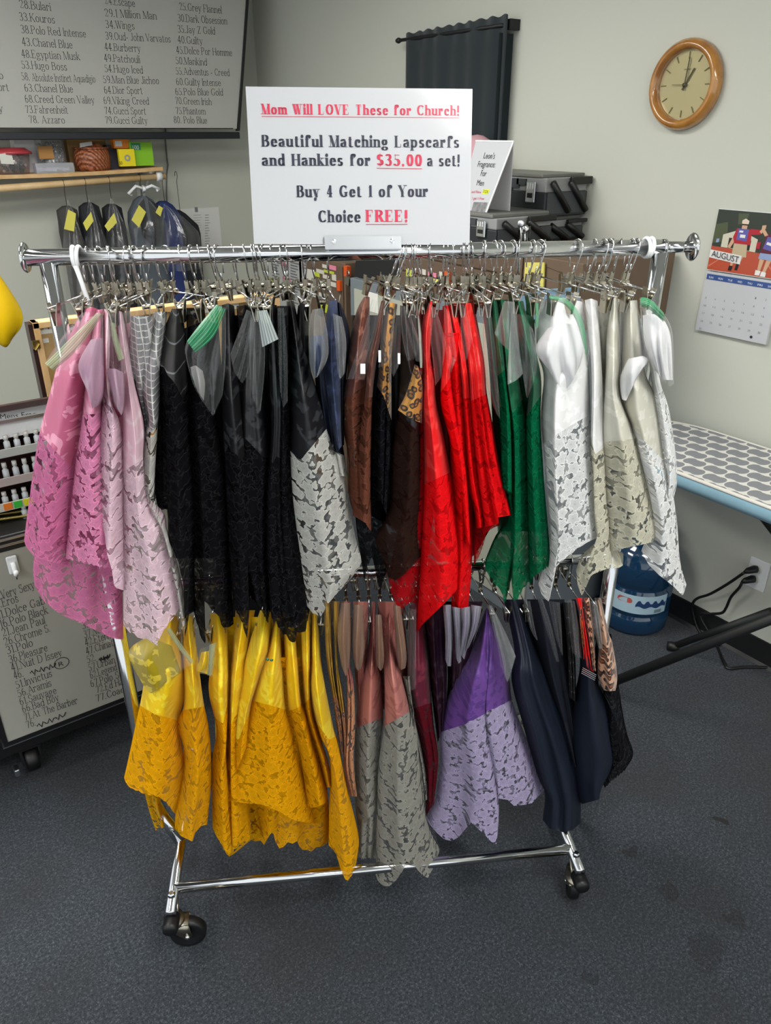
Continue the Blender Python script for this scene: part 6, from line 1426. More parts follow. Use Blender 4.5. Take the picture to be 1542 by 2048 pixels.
pp(7, [(.30, .88), (.35, .88), (.34, .96), (.29, .96)]); pp(7, [(.39, .83), (.43, .83), (.42, .94), (.38, .94)])
# walker on the right
pp(9, [(.66, .30), (.80, .34), (.88, .42), (.88, .62), (.66, .62), (.70, .42)]); pp(5, [(.62, .27), (.66, .25), (.72, .34), (.68, .36)]); pp(5, [(.62, .20), (.67, .19), (.67, .25), (.62, .25)])
pp(4, [(.72, .36), (.86, .38), (.82, .58), (.69, .55)]); pp(11, [(.73, .44), (.81, .46), (.80, .50), (.72, .48)])
pp(5, [(.78, .30), (.85, .30), (.85, .38), (.78, .38)]); pp(8, [(.77, .27), (.81, .245), (.86, .27), (.86, .315), (.77, .31)]); pp(7, [(.78, .32), (.855, .32), (.855, .335), (.78, .335)])
pp(5, [(.88, .46), (.92, .48), (.91, .66), (.87, .66)]); pp(10, [(.67, .62), (.86, .62), (.84, .72), (.66, .71)]); pp(5, [(.68, .71), (.74, .72), (.72, .90), (.68, .89)]); pp(5, [(.77, .72), (.83, .72), (.79, .91), (.75, .91)])
pp(11, [(.66, .89), (.73, .90), (.72, .97), (.66, .97)]); pp(11, [(.74, .90), (.80, .91), (.80, .98), (.73, .98)])
pp(3, [(.60, .46), (.65, .45), (.65, .56), (.60, .56)])
pp(11, [(.0, .66), (.44, .70), (.44, .84), (.0, .79)])
obj('photo_print', ph_, mats_, cl_)
am = MB(); sans_text(am, 'AUGUST', cal(.035, .765 * bm_, .003), cal(.42, .815 * bm_, .003), Zv, .027, AX, lift=.0025); obj('lettering', am, mat('violet ink', '2a2238'), cl_)
wb = MB().poly([cal(.02, bm_ + .03, .0012), cal(.99, bm_ + .03, .0012), cal(.99, bm_ + .075, .0012), cal(.02, bm_ + .075, .0012)]); obj('week_band', wb, mat('week band', '34508a', rough=.35), cl_)
dm = MB(); dcount = 0
for r_ in range(6):
    for c_ in range(7):
        nday = r_ * 7 + c_ - 4
        if nday < 1 or nday > 31: continue
        p0 = cal(.06 + c_ * .135, bm_ + .17 + r_ * .066, .0012); sans_text(dm, str(nday), p0, p0 + Vector((0, -.0045 * len(str(nday)), 0)), Zv, .009, AX, lift=.0006)
obj('date_print', dm, mat('date ink', '6a6c70'), cl_)
sp = MB()
for i, d_ in enumerate(('SUN', 'MON', 'TUE', 'WED', 'THU', 'FRI', 'SAT')):
    p0 = cal(.055 + i * .135, bm_ + .064, .0016); sans_text(sp, d_, p0, p0 + Vector((0, -.016, 0)), Zv, .009, AX, lift=.0008)
obj('day_names', sp, M_white, cl_)
obj('emblem', MB().lathe([(0, 0), (.0045, 0), (.0045, .001), (0, .001)], cal(.80, .962, .0016), AX, 16), M_ink, cl_)

# curtain on a rod
ca, cb = at_w(806, 80, .06), at_w(1000, 66, .06)
cu = thing('curtain', 'dark teal black curtain on a short rod on the right wall', 'curtain', at_w(905, 300, .05))
zt = at_w(905, 62, .06).z + .02; zb_ = 1.12
m = MB(); nv_, nu_ = 10, 60
for j in range(nv_ + 1):
    f = j / nv_
    for i in range(nu_ + 1):
        g = i / nu_
        x = XR - .06 - (.003 + .004 * f) * math.sin(g * 38) - .003 * math.sin(g * 17 + 2) - .03 * (1 if i == 0 else 0) * 0
        y = ca.y - .03 + (cb.y - .01 - ca.y) * g
        z = zt + (zb_ - zt) * f + (.004 * math.sin(g * 60) if j == 0 else 0) + .010 * (g * 1.2 - .5) * (1 - f)
        m.v.append(Vector((x, y, z)))
m.v += []
for j in range(nv_):
    for i in range(nu_): m.f.append([j * (nu_ + 1) + i, j * (nu_ + 1) + i + 1, (j + 1) * (nu_ + 1) + i + 1, (j + 1) * (nu_ + 1) + i]); m.mi.append(0)
o = obj('drape', m, mat('teal black cloth', '1c262a', rough=.9, sheen=.2), cu, True); sd = o.modifiers.new('Thick', 'SOLIDIFY'); sd.thickness = .003
rt_ = MB(); ye = cb.y - .012
for j in range(9):
    f = j / 8
    for i in range(5): rt_.v.append(Vector((XR - .075 + .07 * i / 4, ye - .004 * math.sin(i * 2) - .006 * f, zt - .05 + (zb_ - zt + .05) * f)))
for j in range(8):
    for i in range(4): rt_.f.append([j * 5 + i, j * 5 + i + 1, j * 5 + i + 6, j * 5 + i + 5]); rt_.mi.append(0)
o = obj('side_return', rt_, mat('teal black cloth edge', '1c262a', rough=.9), cu, True)
zr = at_w(806, 80, .06).z
obj('rod', MB().tube([(XR - .062, ca.y + .02, zr), (XR - .062, cb.y - .01, zr), (XR - .02, cb.y - .03, zr)], .007, 10), M_blackm, cu, True)
obj('finial', MB().lathe([(0, -.016), (.008, -.014), (.012, 0), (.008, .014), (0, .016)], (XR - .062, ca.y + .03, zr), (0, 1, 0), 14), M_blackm, cu, True)
obj('wall_bracket', MB().bx(XR - .05, XR - .001, cb.y - .045, cb.y - .025, zr - .015, zr + .02), M_blackm, cu)

# ------------------------------------------------------------------ cabinets, boxes and tool boxes along the right wall
XC = 1.86
M_greyc = mat('grey cabinet', '6f777d', rough=.45); M_creamc = mat('cream door', 'a9ab9c', rough=.5); M_brown = mat('brown board', '6b5847', rough=.7, noise=.12, nscale=6); M_brown2 = mat('brown edge', '5e4c3c', rough=.7)
cyl, cyr = at_x(700, 560, XC).y, 1.66
czt = at_x(745, 567, XC).z
gc = thing('grey_cabinet', 'grey framed cabinet with cream doors along the right wall', 'cabinet', (XC + .25, (cyl + cyr) / 2, 0))
obj('carcass', MB().bx(XC, XR - .004, cyr, cyl, 0.0, czt), M_greyc, gc, bevel=.003)
for i in range(2):
    y1_ = cyl - .04 - i * (cyl - cyr - .04) / 2; y0_ = y1_ - (cyl - cyr - .12) / 2
    obj('door', MB().bx(XC - .006, XC - .0005, y0_, y1_, .06, czt - .04), M_creamc, gc)
pn = at_x(745, 600, XC - .008)
tag(obj('notice', MB().bx(XC - .009, XC - .0065, pn.y - .04, pn.y + .03, pn.z - .05, pn.z + .03), M_paper), 'small white notice on the cream cabinet door', 'paper')
mo = thing('black_screen', 'black flat screen lying back on the grey cabinet', 'screen', at_x(746, 560, XC + .03))
a_, b_ = at_x(708, 552, XC + .03), at_x(792, 574, XC + .03)
mh = at_x(746, 470, XC + .06).z
obj('panel', MB().slab([Vector((XC + .03, a_.y, czt + .002)), Vector((XC + .03, b_.y - .02, czt + .002)), Vector((XC + .06, b_.y - .02, mh)), Vector((XC + .06, a_.y, mh))], (1, 0, 0), .02), M_blackm, mo)
obj('foot', MB().bx(XC + .04, XC + .16, b_.y + .1, a_.y - .1, czt, czt + .008), M_blackm, mo)
# brown drawer boxes covered in notes
def notes_box(name, lab, yl_, yr_, z0_, z1_, x, notes, depth=.40):
    t = thing(name, lab, 'box', (x + depth / 2, (yl_ + yr_) / 2, z0_))
    obj('shell', MB().bx(x, x + depth, yr_, yl_, z0_, z1_), M_brown, t, bevel=.004)
    n_ = 3; h = (z1_ - z0_ - .02) / n_
    for i in range(n_):
        obj('drawer_front', MB().bx(x - .008, x - .0005, yr_ + .012, yl_ - .012, z0_ + .01 + i * h, z0_ + .004 + (i + 1) * h), M_brown2, t, bevel=.002)
    for i, (u0, v0, u1, v1, m_) in enumerate(notes):
        p = at_x(u0, v1, x - .0095); q2 = at_x(u1, v0, x - .0095)
        tag(obj('note', MB().bx(x - .0105, x - .009, min(p.y, q2.y), max(p.y, q2.y), p.z + .0, p.z + abs(v1 - v0) * .00205), m_), '%s note on the %s, %s' % (m_.name, lab.split(' with')[0], ['lowest row left', 'lowest row right', 'second row left', 'second row middle', 'second row right', 'third row left', 'third row right', 'upper left', 'upper middle', 'upper right', 'topmost', 'at the edge', 'beside the pull'][i]), 'note', 'notes on the ' + lab.split(' with')[0])
    return t
N_w, N_p, N_y, N_g = mat('white', 'c8c4b8', rough=.7), mat('pink', 'd88098', rough=.7), mat('yellow', 'd8d070', rough=.7), mat('lime', 'b4c038', rough=.7)
xa_ = 1.95
ya0, ya1 = at_x(612, 540, xa_).y, at_x(690, 540, xa_).y
tall = notes_box('drawer_tower', 'brown drawer tower with many paper notes left of the grey cabinet', ya0, ya1, 0.0, at_x(690, 527, xa_).z, xa_, [(636, 600, 656, 620, N_g), (638, 582, 654, 596, N_w), (616, 560, 630, 590, N_w), (637, 558, 655, 576, N_w), (662, 562, 672, 572, N_w), (613, 533, 627, 558, N_w), (629, 542, 639, 552, N_g), (633, 536, 648, 545, N_w), (648, 538, 668, 544, N_g), (658, 528, 672, 538, N_p), (645, 527, 654, 535, N_w), (664, 546, 672, 560, N_w), (646, 547, 654, 556, N_w)])
M_orange = mat('orange pull', 'd0521c', rough=.4)
for u, v, lab in ((694, 541, 'upper orange pull on the corner of the brown drawer tower'), (680, 570, 'lower orange pull on the corner of the brown drawer tower')):
    p = at_x(u, v, xa_ - .012); obj('pull', MB().bx(p.x - .01, p.x + .012, p.y - .014, p.y + .014, p.z - .025, p.z + .02), M_orange, tall, label=lab.split(' on')[0])
pl = at_x(696, 562, xa_ - .03); lk = thing('padlock', 'silver padlock hanging at the corner of the brown drawer tower', 'padlock', pl)
obj('lock_body', MB().box(pl, (.006, 0, 0), (0, .016, .004), (0, -.004, .018)), M_steel, lk, bevel=.002)
obj('shackle', MB().tube([pl + Vector((0, -.010, .016)), pl + Vector((0, -.012, .036)), pl + Vector((0, -.004, .046)), pl + Vector((0, .006, .040)), pl + Vector((0, .010, .018))], .003, 8), M_chrome, lk, True)
# long brown boxes on the cabinet under the tool boxes
xb_ = 1.90
yb0, yb1 = at_x(800, 560, xb_).y, at_x(1042, 560, xb_).y
zb1 = at_x(1000, 500, xb_).z
br1 = notes_box('brown_drawer_box', 'brown drawer box with labels behind the red lapscarfs', yb0, yb1, czt + .001, zb1, xb_, [(842, 556, 856, 572, N_w), (866, 558, 878, 570, N_y), (812, 540, 826, 580, N_g), (840, 538, 852, 548, N_w), (856, 544, 864, 552, N_p), (866, 546, 873, 554, N_p), (878, 545, 886, 565, N_w)], .44)
p = at_x(896, 556, xb_ - .012); obj('pull', MB().bx(p.x - .01, p.x + .012, p.y - .010, p.y + .010, p.z - .03, p.z + .025), M_orange, br1, label='orange pull')
yb2 = at_x(1166, 540, xb_).y
pb_ = thing('brown_panel_box', 'plain brown box with a diagonal seam at the right end of the cabinet row', 'box', (xb_ + .2, (yb1 + yb2) / 2, czt))
obj('shell', MB().bx(xb_, XR - .02, yb2, yb1 - .006, czt + .001, zb1), M_brown, pb_, bevel=.003)
sa, sb_ = at_x(1094, 533, xb_ - .001), at_x(1142, 553, xb_ - .001)
obj('seam', MB().tube([sa, sb_], .0016, 6), M_brown2, pb_)
yp = [at_x(u, v, xb_ - .012) for u, v in ((1047, 577), (1086, 577), (1088, 525), (1050, 525))]
tag(obj('sticky_pad', MB().slab(yp, (1, 0, 0), .006), mat('pad yellow', 'd6cc6c', rough=.6)), 'yellow sticky pad on the brown boxes above the white lapscarfs', 'note pad')
bl = [at_x(u, v, xb_ - .03) for u, v in ((1020, 640), (1155, 640), (1150, 575), (1100, 578), (1034, 590))]
m = MB().prism(bl, (.02, 0, 0)); tag(obj('denim_cloth', m, mat('pale denim', '6d8ba2', rough=.85, noise=.1, nscale=30), None, bevel=.004), 'pale blue folded cloth in front of the plain brown box', 'cloth')

M_tgrey = mat('grey tool box plastic', '8b8c8c', rough=.5); M_tblk = mat('black tool box plastic', '23262a', rough=.5); M_tblk2 = mat('tool box end', '3c4044', rough=.5)
def toolbox(lab, x0, y0, y1, z0_, z1_, xe_):
    """front face at x0 looking into the room (y0 right end .. y1 left end), end face at y0 with the swing arms"""
    t = thing('tool_box', lab, 'tool box', ((x0 + xe_) / 2, (y0 + y1) / 2, z0_), 0, 'cantilever tool boxes')
    h = z1_ - z0_; zm_ = z0_ + h * .60
    obj('body', MB().bx(x0, xe_, y0, y1, z0_, zm_), M_tblk, t, bevel=.004)
    obj('tray', MB().bx(x0 + .004, xe_ - .004, y0 + .003, y1 - .003, zm_, z1_ - .006), M_tgrey, t, bevel=.004)
    obj('lid', MB().bx(x0 + .0, xe_, y0 + .02, y1 - .02, z1_ - .006, z1_ + .006), mat('lid olive' + lab[:6], '6c6d68', rough=.5), t, bevel=.003)
    obj('end_plate', MB().bx(x0 + .01, xe_ - .01, y0 - .003, y0 - .0005, z0_ + .01, zm_), M_tblk2, t)
    st = MB()
    for i in range(3): st.bx(x0 - .004, x0 + .004, y0 + .10 + i * .035, y0 + .145 + i * .035, z1_ - .02 - i * .012 - .012, z1_ - .012)
    obj('step_trim', st, M_tblk2, t)
    yl_ = y0 + (y1 - y0) * .16
    lt = MB().bx(x0 - .010, x0 - .003, yl_ - .022, yl_ + .022, z0_ + h * .34, z0_ + h * .86)
    o = obj('latch', lt, M_alu, t, bevel=.003)
    obj('latch_slot', MB().bx(x0 - .012, x0 - .0098, yl_ - .012, yl_ + .012, z0_ + h * .46, z0_ + h * .58), M_blackm, o)
    lr = MB()
    for k in (-1, 0, 1): lr.bx(x0 - .012, x0 - .0098, yl_ + k * .012 - .0018, yl_ + k * .012 + .0018, z0_ + h * .68, z0_ + h * .82)
    obj('latch_rib', lr, M_white, o)
    for f in (.10, .52):
        xa2 = x0 + (xe_ - x0) * f; xb2 = xa2 + (xe_ - x0) * .42
        obj('swing_arm', MB().tube([(xa2, y0 - .012, z1_ - .02), (xb2, y0 - .012, z0_ + h * .12)], .011, 10), M_rubber, t, True)
    obj('end_handle', MB().bx(x0 + (xe_ - x0) * .52, xe_ + .002, y0 - .018, y0 - .003, z1_ - h * .22, z1_ - .004), M_rubber, t, bevel=.003)
    return t
xf, ye_ = 2.146, 2.05
zA = at_y(1090, 435, ye_).z; zT = at_y(1093, 353, ye_).z
zB = zb1 + .002
toolbox('black and grey tool box on top of the stack by the right wall', xf, ye_, ye_ + .42, zA, zT, XR - .012)
x2 = at_y(1087, 440, ye_).x
toolbox('black and grey tool box under the top one, touching the right wall', xf + .01, ye_, ye_ + .30, zB, zA - .008, XR - .016)
y3 = 1.98 + .0
x3 = at_y(993, 440, y3 + .02).x; x3e = at_y(1084, 440, y3 + .02).x
toolbox('black and grey tool box nearest the room, under the fragrance sign', x3, y3 + .02, y3 + .44, zB, at_y(1000, 434, y3 + .02).z, xf - .004)
# acrylic sign on the near tool box
zst = at_y(1000, 434, y3 + .02).z + .0075
sd_ = thing('acrylic_sign', 'slanted acrylic sign stand with a printed fragrance sheet on the near tool box', 'sign holder', at_x(970, 434, x3 + .05))
XA = x3 + .03
qa = [at_x(u, v, XA) for u, v in ((916, 436), (972, 436))]
P0 = Vector((XA, qa[0].y, zst)); P1 = Vector((XA, qa[1].y, zst))
tp = [at_x(u, v, XA + .07) for u, v in ((952, 279), (1027, 283))]
P2 = Vector((XA + .07, tp[1].y, tp[1].z)); P3 = Vector((XA + .07, tp[0].y, tp[1].z))
nn = (P1 - P0).cross(P3 - P0).normalized(); nn = nn if nn.x < 0 else -nn
obj('paper_sheet', MB().slab([P0, P1, P2, P3], -nn, .002), M_gloss, sd_)
B1 = Vector((XA + .10, P1.y - .01, zst)); B0 = Vector((XA + .10, P0.y - .01, zst))
obj('back_leg', MB().slab([B0, B1, P2, P3], Vector((1, 0, 0)), .002), mat('white acrylic', 'd4d2d4', rough=.25, coat=.5), sd_)
obj('acrylic_edge', MB().tube([P1, P2], .003, 6).tube([P2, P3], .003, 6), M_white, sd_)
def on_st(u, v):
    r = ray(u, v); return EYEV + r * ((P0 - EYEV).dot(nn) / r.dot(nn))
uvv = (P3 - P0).normalized()
for txt, a, b, hh, m_ in (("Leon's", (967, 317), (989, 318), .028, M_ink), ('Fragrance:', (955, 334), (990, 335), .028, M_ink), ('For', (961, 352), (972, 353), .028, M_ink), ('Men', (953, 371), (967, 372), .028, M_ink), ('and New', (943, 386), (962, 387), .013, M_red), ('1 get 1 Free', (944, 399), (968, 400), .013, M_red)):
    lm = MB(); sans_text(lm, txt, on_st(*a), on_st(*b), uvv, hh, nn); obj('lettering', lm, m_, sd_, label='red lettering' if m_ is M_red else None)
ym = [on_st(u, v) + nn * .0008 for u, v in ((964, 388), (976, 388), (980, 379), (967, 379))]; yl_o = obj('yellow_highlight', MB().poly(ym), mat('highlight', 'd8e030'), sd_)
lm = MB(); sans_text(lm, '7/2X', on_st(966, 386), on_st(976, 387), uvv, .015, nn, lift=.002); obj('lettering', lm, M_ink, yl_o)
im = [on_st(u, v) + nn * .0008 for u, v in ((941, 427), (968, 430), (976, 405), (948, 404))]; obj('printed_picture', MB().poly(im), mat('grey picture', '8a8a8c', noise=.6, nscale=60), sd_)
# pink round thing behind the sign
pc = at_x(960, 292, 2.25); tag(obj('pink_hat', MB().lathe([(.085, -.08), (.09, -.03), (.08, .03), (.055, .065), (.025, .082), (0, .086)], (2.25, pc.y + .02, pc.z - .045), seg=32), mat('dusty pink felt', 'c89aa2', rough=.8), None, True), 'round pink hat on a head form behind the acrylic sign', 'hat')
tag(obj('hat_stand', MB().tube([(2.25, pc.y + .02, zA - .006), (2.25, pc.y + .02, pc.z - .05)], .02, 14).lathe([(0, 0), (.06, 0), (.06, .01), (0, .012)], (2.25, pc.y + .02, zA - .0065), seg=20), M_white, None, True), 'white stand under the pink hat behind the acrylic sign', 'stand')
# spoons in a clear glass on the near tool box edge
gp = at_y(1046, 500, 1.93)
gl = thing('glass_cup', 'clear glass cup behind the hang bar before the tool boxes', 'cup', Vector((gp.x, 1.93, zB)))
obj('cup_wall', MB().lathe([(0, 0), (.018, 0), (.021, .08), (.019, .08)], (gp.x, 1.93, zB), seg=20), M_glass, gl, True)
for k, (u, v, r_, lab) in enumerate(((1042, 447, 0, 'taller clear spoon in the glass cup'), (1051, 458, 0, 'shorter silver spoon in the glass cup'))):
    c = at_y(u, v, 1.93)
    sp = MB(); sp.lathe([(0, -.0025), (.009, -.002), (.0125, 0), (.009, .002), (0, .002)], c, (-.6, -.75, .1), 16); sp.tube([c + Vector((0, 0, -.012)), Vector((gp.x + .006 * (k * 2 - 1), 1.93, zB + .01))], .0025, 6)
    tag(obj('spoon', sp, M_chrome if k else M_alu, None, True), lab, 'spoon', 'spoons in the cup')
# papers on the right wall near the corner
for u0, v0, u1, v1, lab in ((541, 510, 566, 640, 'narrow white list nearest the corner on the right wall'), (578, 512, 602, 640, 'typed white sheet second from the corner on the right wall'), (604, 512, 634, 645, 'long typed sheet beside the brown drawer tower')):
    p, q2 = at_w(u0, v1, .004), at_w(u1, v0, .004)
    t = thing('wall_sheet', lab, 'paper', p)
    obj('sheet', MB().bx(XR - .005, XR - .002, q2.y, p.y, at_w((u0 + u1) / 2, v1, .004).z, at_w((u0 + u1) / 2, v0, .004).z), mat('sheet' + lab[:4], 'd0d1ce', rough=.7), t)
    tl = MB()
    for i in range(20):
        a_ = at_w(u0 + 3, v0 + 8 + i * 5.6, .0056); b_ = at_w(u0 + 3 + (u1 - u0 - 6) * rnd.uniform(.5, 1), v0 + 8 + i * 5.6, .0056)
        tl.poly([(a_.x, a_.y, a_.z), (a_.x, b_.y, a_.z), (a_.x, b_.y, a_.z + .008), (a_.x, a_.y, a_.z + .008)])
    obj('typed_lines', tl, mat('grey type' + lab[:4], '7a7c80'), t)
for i, (u, v, m_, lab) in enumerate(((569, 527, N_p, 'upper pink note'), (573, 561, N_p, 'lower pink note'), (547, 563, N_g, 'lime note'))):
    p = at_w(u, v, .007); tag(obj('note', MB().bx(XR - .008, XR - .0055, p.y - .05, p.y + .05, p.z - .02, p.z + .02), m_), lab + ' on the right wall near the corner', 'note', 'notes on the right wall')

# ------------------------------------------------------------------ ironing board
ZI = .80
fa, fb = at_z(1345, 862, ZI), at_z(1542, 891, ZI)
na, nb = at_z(1355, 950, ZI), at_z(1542, 1016, ZI)
xF, xN = 2.335, 1.938
ib = thing('ironing_board', 'ironing board with grey quatrefoil cover and blue skirt along the right wall', 'ironing board', (2.13, .9, 0))
def quatre():
    t = NT('quatrefoil cover'); co = t.coord('Object', 1.0)
    s = t.n('ShaderNodeSeparateXYZ', {0: co}); A_ = .058; B_ = .072
    gx = t.math('MULTIPLY', s.outputs[1], 1 / B_); gy = t.math('MULTIPLY', s.outputs[0], 1 / A_)
    row = t.math('FLOOR', gy); off = t.math('MULTIPLY', t.math('MODULO', t.math('ABSOLUTE', row), 2.0), 0.5)
    fx = t.math('SUBTRACT', t.math('FRACT', t.math('ADD', gx, off)), 0.5); fy = t.math('SUBTRACT', t.math('FRACT', gy), 0.5)
    ax = t.math('ABSOLUTE', fx); ay = t.math('ABSOLUTE', fy)
    def circ(cx, cy, r, sx=1.0, sy=1.0):
        dx = t.math('MULTIPLY', t.math('SUBTRACT', ax, cx), sx); dy = t.math('MULTIPLY', t.math('SUBTRACT', ay, cy), sy)
        return t.math('LESS_THAN', t.math('ADD', t.math('MULTIPLY', dx, dx), t.math('MULTIPLY', dy, dy)), r * r)
    f = t.math('MAXIMUM', circ(.22, .0, .36, 1.42, .80), t.math('MAXIMUM', circ(.0, .0, .385, .9, .98), circ(.36, .0, .10, 1.0, .6)))
    return t.done(t.pbsdf(col=t.mix(f, lin('d8d6d0'), lin('85878c')), rough=.8, spec=.2))
out = []
ytip, yend = 1.62, -.9
def outline(gr):
    pts_ = []
    for i in range(13):
        a = PI * i / 12; pts_.append(((xF + xN) / 2 + (xF - xN + 2 * gr) / 2 * math.cos(a), 1.34 + (ytip - 1.34 + gr) * math.sin(a)))
    return [(xF + gr, yend)] + pts_ + [(xN - gr, yend)]
o1 = outline(0)
obj('cover', MB().prism([Vector((x, y, ZI - .006)) for x, y in o1], (0, 0, .006)), quatre(), ib)
obj('edge_piping', MB().tube([(x, y, ZI - .003) for x, y in o1], .006, 8), mat('cream piping', 'd4d0c8', rough=.8), ib, True)
sk = MB(); o2 = outline(.005); n_ = len(o2)
prof = [(0, -.006), (.006, -.012), (.008, -.03), (.004, -.046), (-.02, -.052)]
for g, z in prof:
    for (x, y) in outline(g): sk.v.append(Vector((x, y, ZI + z + (.004 * math.sin(y * 40) if z < -.04 else 0))))
for j in range(len(prof) - 1):
    for i in range(n_ - 1): sk.f.append([j * n_ + i, j * n_ + i + 1, (j + 1) * n_ + i + 1, (j + 1) * n_ + i]); sk.mi.append(0)
obj('skirt', sk, mat('pale blue cloth', '7fa3b4', rough=.8, noise=.08, nscale=20), ib, True)
obj('board_core', MB().prism([Vector((x, y, ZI - .04)) for x, y in outline(-.03)], (0, 0, .02)), M_blackm, ib)
lg_ = MB()
def legtube(a, b, r=.014): return MB().tube([a, b], r, 12)
f0, f1 = at_z(1205, 1372, .016), at_x(1542, 1238, 2.05)
xl_ = 2.12
pA = at_z(1195, 1376, .015); pB = at_x(1542, 1238, 1.97)
obj('leg', legtube(pA, pA + (pB - pA) * ((.75 - pA.z) / (pB.z - pA.z)), .016), M_blackm, ib, True)
pC = at_z(1350, 1292, .014); pD = at_z(1420, 1262, .10)
obj('leg', legtube(at_z(1346, 1293, .014), at_x(1542, 1222, 2.24), .013), M_blackm, ib, True)
obj('foot_cap', MB().lathe([(0, -.02), (.016, -.02), (.018, .0), (.016, .02), (0, .02)], at_z(1346, 1293, .018), (.6, -.8, 0), 14), M_rubber, ib, True)
pE, pF = at_x(1520, 1020, 2.0), at_x(1560, 1085, 2.0)
obj('leg', MB().tube([at_x(1515, 1010, 2.02), at_x(1600, 1120, 2.06)], .020, 12), M_blackm, ib, True)
pk = at_x(1497, 1008, 1.99); obj('release_lever', MB().tube([pk + Vector((0, .02, .004)), pk + Vector((0, -.05, -.004))], .006, 8), M_rubber, ib, True)

# ------------------------------------------------------------------ water bottle
bc = at_z(1286, 1243, 0); fwd = Vector((math.cos(HEAD), math.sin(HEAD), 0))
bc = Vector((2.235, 1.475, 0)); RB = .128
wbt = thing('water_bottle', 'large blue water bottle on the carpet under the ironing board', 'bottle', bc)
def bluebot():
    t = NT('blue bottle')
    lw = t.n('ShaderNodeLayerWeight', {'Blend': .4}).outputs['Facing']
    tr = t.n('ShaderNodeBsdfTransparent', {0: lin('4a88b4')}).outputs[0]
    df = t.n('ShaderNodeBsdfDiffuse', {0: lin('1c4a70')}).outputs[0]
    gl = t.n('ShaderNodeBsdfGlossy', {'Color': (1, 1, 1, 1), 'Roughness': .08}).outputs[0]
    a = t.n('ShaderNodeMixShader', {0: t.math('MULTIPLY_ADD', lw, .3, .45, clamp=True), 1: tr, 2: df}).outputs[0]
    return t.done(t.n('ShaderNodeMixShader', {0: t.math('MULTIPLY_ADD', lw, .3, .06, clamp=True), 1: a, 2: gl}).outputs[0])
prof = [(0, .012), (.09, .004), (.115, .0), (.126, .012), (.128, .05), (.128, .075), (.122, .082), (.122, .09), (.128, .097), (.128, .185), (.122, .192), (.122, .205), (.128, .212), (.128, .28), (.120, .315), (.095, .35), (.06, .375), (.032, .392), (.029, .40), (.029, .44), (.032, .445), (.032, .455), (0, .456)]
obj('bottle_body', MB().lathe(prof, bc, seg=48), bluebot(), wbt, True)
lb = MB()
a0_, a1_ = math.radians(175), math.radians(272); n_ = 24
for j in range(2):
    for i in range(n_ + 1):
        a = a0_ + (a1_ - a0_) * i / n_; lb.v.append(bc + Vector((.1288 * math.cos(a), .1288 * math.sin(a), .104 + .078 * j)))
for i in range(n_): lb.f.append([i, i + 1, n_ + 2 + i, n_ + 1 + i]); lb.mi.append(0)
lo = obj('label', lb, mat('pale blue label', 'a9c4d2', rough=.5), wbt, True)
mt = MB()
def onb(f, z, r=.1294): 
    a = a0_ + (a1_ - a0_) * f; return bc + Vector((r * math.cos(a), r * math.sin(a), z))
for i in range(16):
    f0_, f1_ = .42 + .56 * i / 16, .42 + .56 * (i + 1) / 16
    h0, h1 = [.142 + .022 * abs(math.sin(x * 23)) * (1 if x > .45 else .2) for x in (f0_, f1_)]
    mt.poly([onb(f0_, .134 + .004 * math.sin(f0_ * 30)), onb(f1_, .134 + .004 * math.sin(f1_ * 30)), onb(f1_, h1), onb(f0_, h0)])
obj('mountain_print', mt, mat('mountain blue', '1e3a68', rough=.5), lo)
rl = MB(); rl.poly([onb(.10 + .26 * i / 8, .160 + (.008 if 0 < i < 8 else 0)) for i in range(9)] + [onb(.10 + .26 * i / 8, .150 - (.004 if 0 < i < 8 else 0)) for i in range(8, -1, -1)])
obj('red_logo', rl, mat('logo white red', 'b85a50', rough=.5), lo)
bcq = MB()
for i in range(9): f = .76 + i * .016; bcq.poly([onb(f, .109), onb(f + .008, .109), onb(f + .008, .124), onb(f, .124)])
obj('barcode', bcq, M_ink, lo)

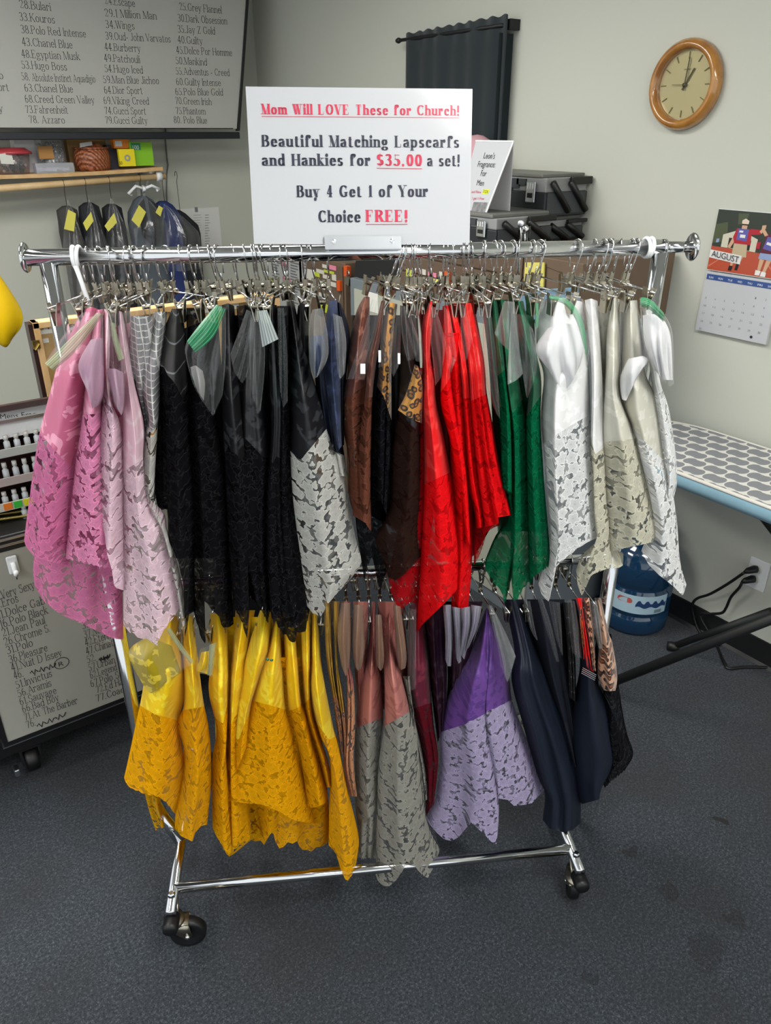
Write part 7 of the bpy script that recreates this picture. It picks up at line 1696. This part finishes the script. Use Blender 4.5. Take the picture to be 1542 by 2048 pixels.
# ------------------------------------------------------------------ outlet, plugs and cords
oc_ = at_w(1515, 1150, .002)
zo = (at_w(1500, 1115, 0).z + at_w(1525, 1178, 0).z) / 2
ol = thing('wall_outlet', 'white double outlet low on the right wall', 'outlet', (XR, oc_.y, zo))
obj('plate', MB().bx(XR - .006, XR - .0005, oc_.y - .036, oc_.y + .036, zo - .058, zo + .058), M_white, ol, bevel=.002)
for k in (-1, 1): obj('socket', MB().lathe([(0, .0065), (.016, .0065), (.017, .004)], (XR, oc_.y + .002, zo + k * .02), (-1, 0, 0), 20), M_paper, ol)
M_cord = mat('black cord', '101012', rough=.45)
def plug(zc, pts_, lab, gname):
    t = thing('power_cord', lab, 'cord', (XR - .03, oc_.y, zc), 0, gname)
    c = Vector((XR - .008, oc_.y + .004, zc))
    obj('plug', MB().tube([c, c + Vector((-.008, .006, 0)), c + Vector((-.03, .016, -.004)), c + Vector((-.04, .02, -.008))], [.013, .014, .011, .006], 12), M_cord, t, True)
    q_ = [c + Vector((-.04, .02, -.008))] + pts_
    out_ = []
    for i in range(len(q_) - 1):
        a = q_[max(i - 1, 0)]; b, d = q_[i], q_[i + 1]; e = q_[min(i + 2, len(q_) - 1)]
        for j in range(6):
            s_ = j / 6; out_.append(.5 * (2 * b + (d - a) * s_ + (2 * a - 5 * b + 4 * d - e) * s_ ** 2 + (3 * b - a - 3 * d + e) * s_ ** 3))
    obj('cord', MB().tube(out_ + [q_[-1]], .0052, 8), M_cord, t, True)
plug(zo + .02, [at_w(1455, 1168, .05), at_w(1420, 1188, .035), at_w(1396, 1196, .03), at_w(1386, 1206, .03), at_w(1385, 1222, .02), at_z(1400, 1265, .006), at_z(1440, 1290, .006)], 'black power cord from the upper socket', 'power cords')
plug(zo - .02, [at_w(1478, 1176, .05), at_w(1462, 1194, .04), at_w(1452, 1216, .03), at_w(1443, 1226, .03), at_w(1420, 1228, .03), at_w(1400, 1232, .03), at_z(1430, 1285, .006), at_z(1448, 1325, .006), at_z(1458, 1337, .006), at_z(1490, 1334, .006), at_z(1545, 1335, .006)], 'black power cord from the lower socket, running on over the carpet', 'power cords')
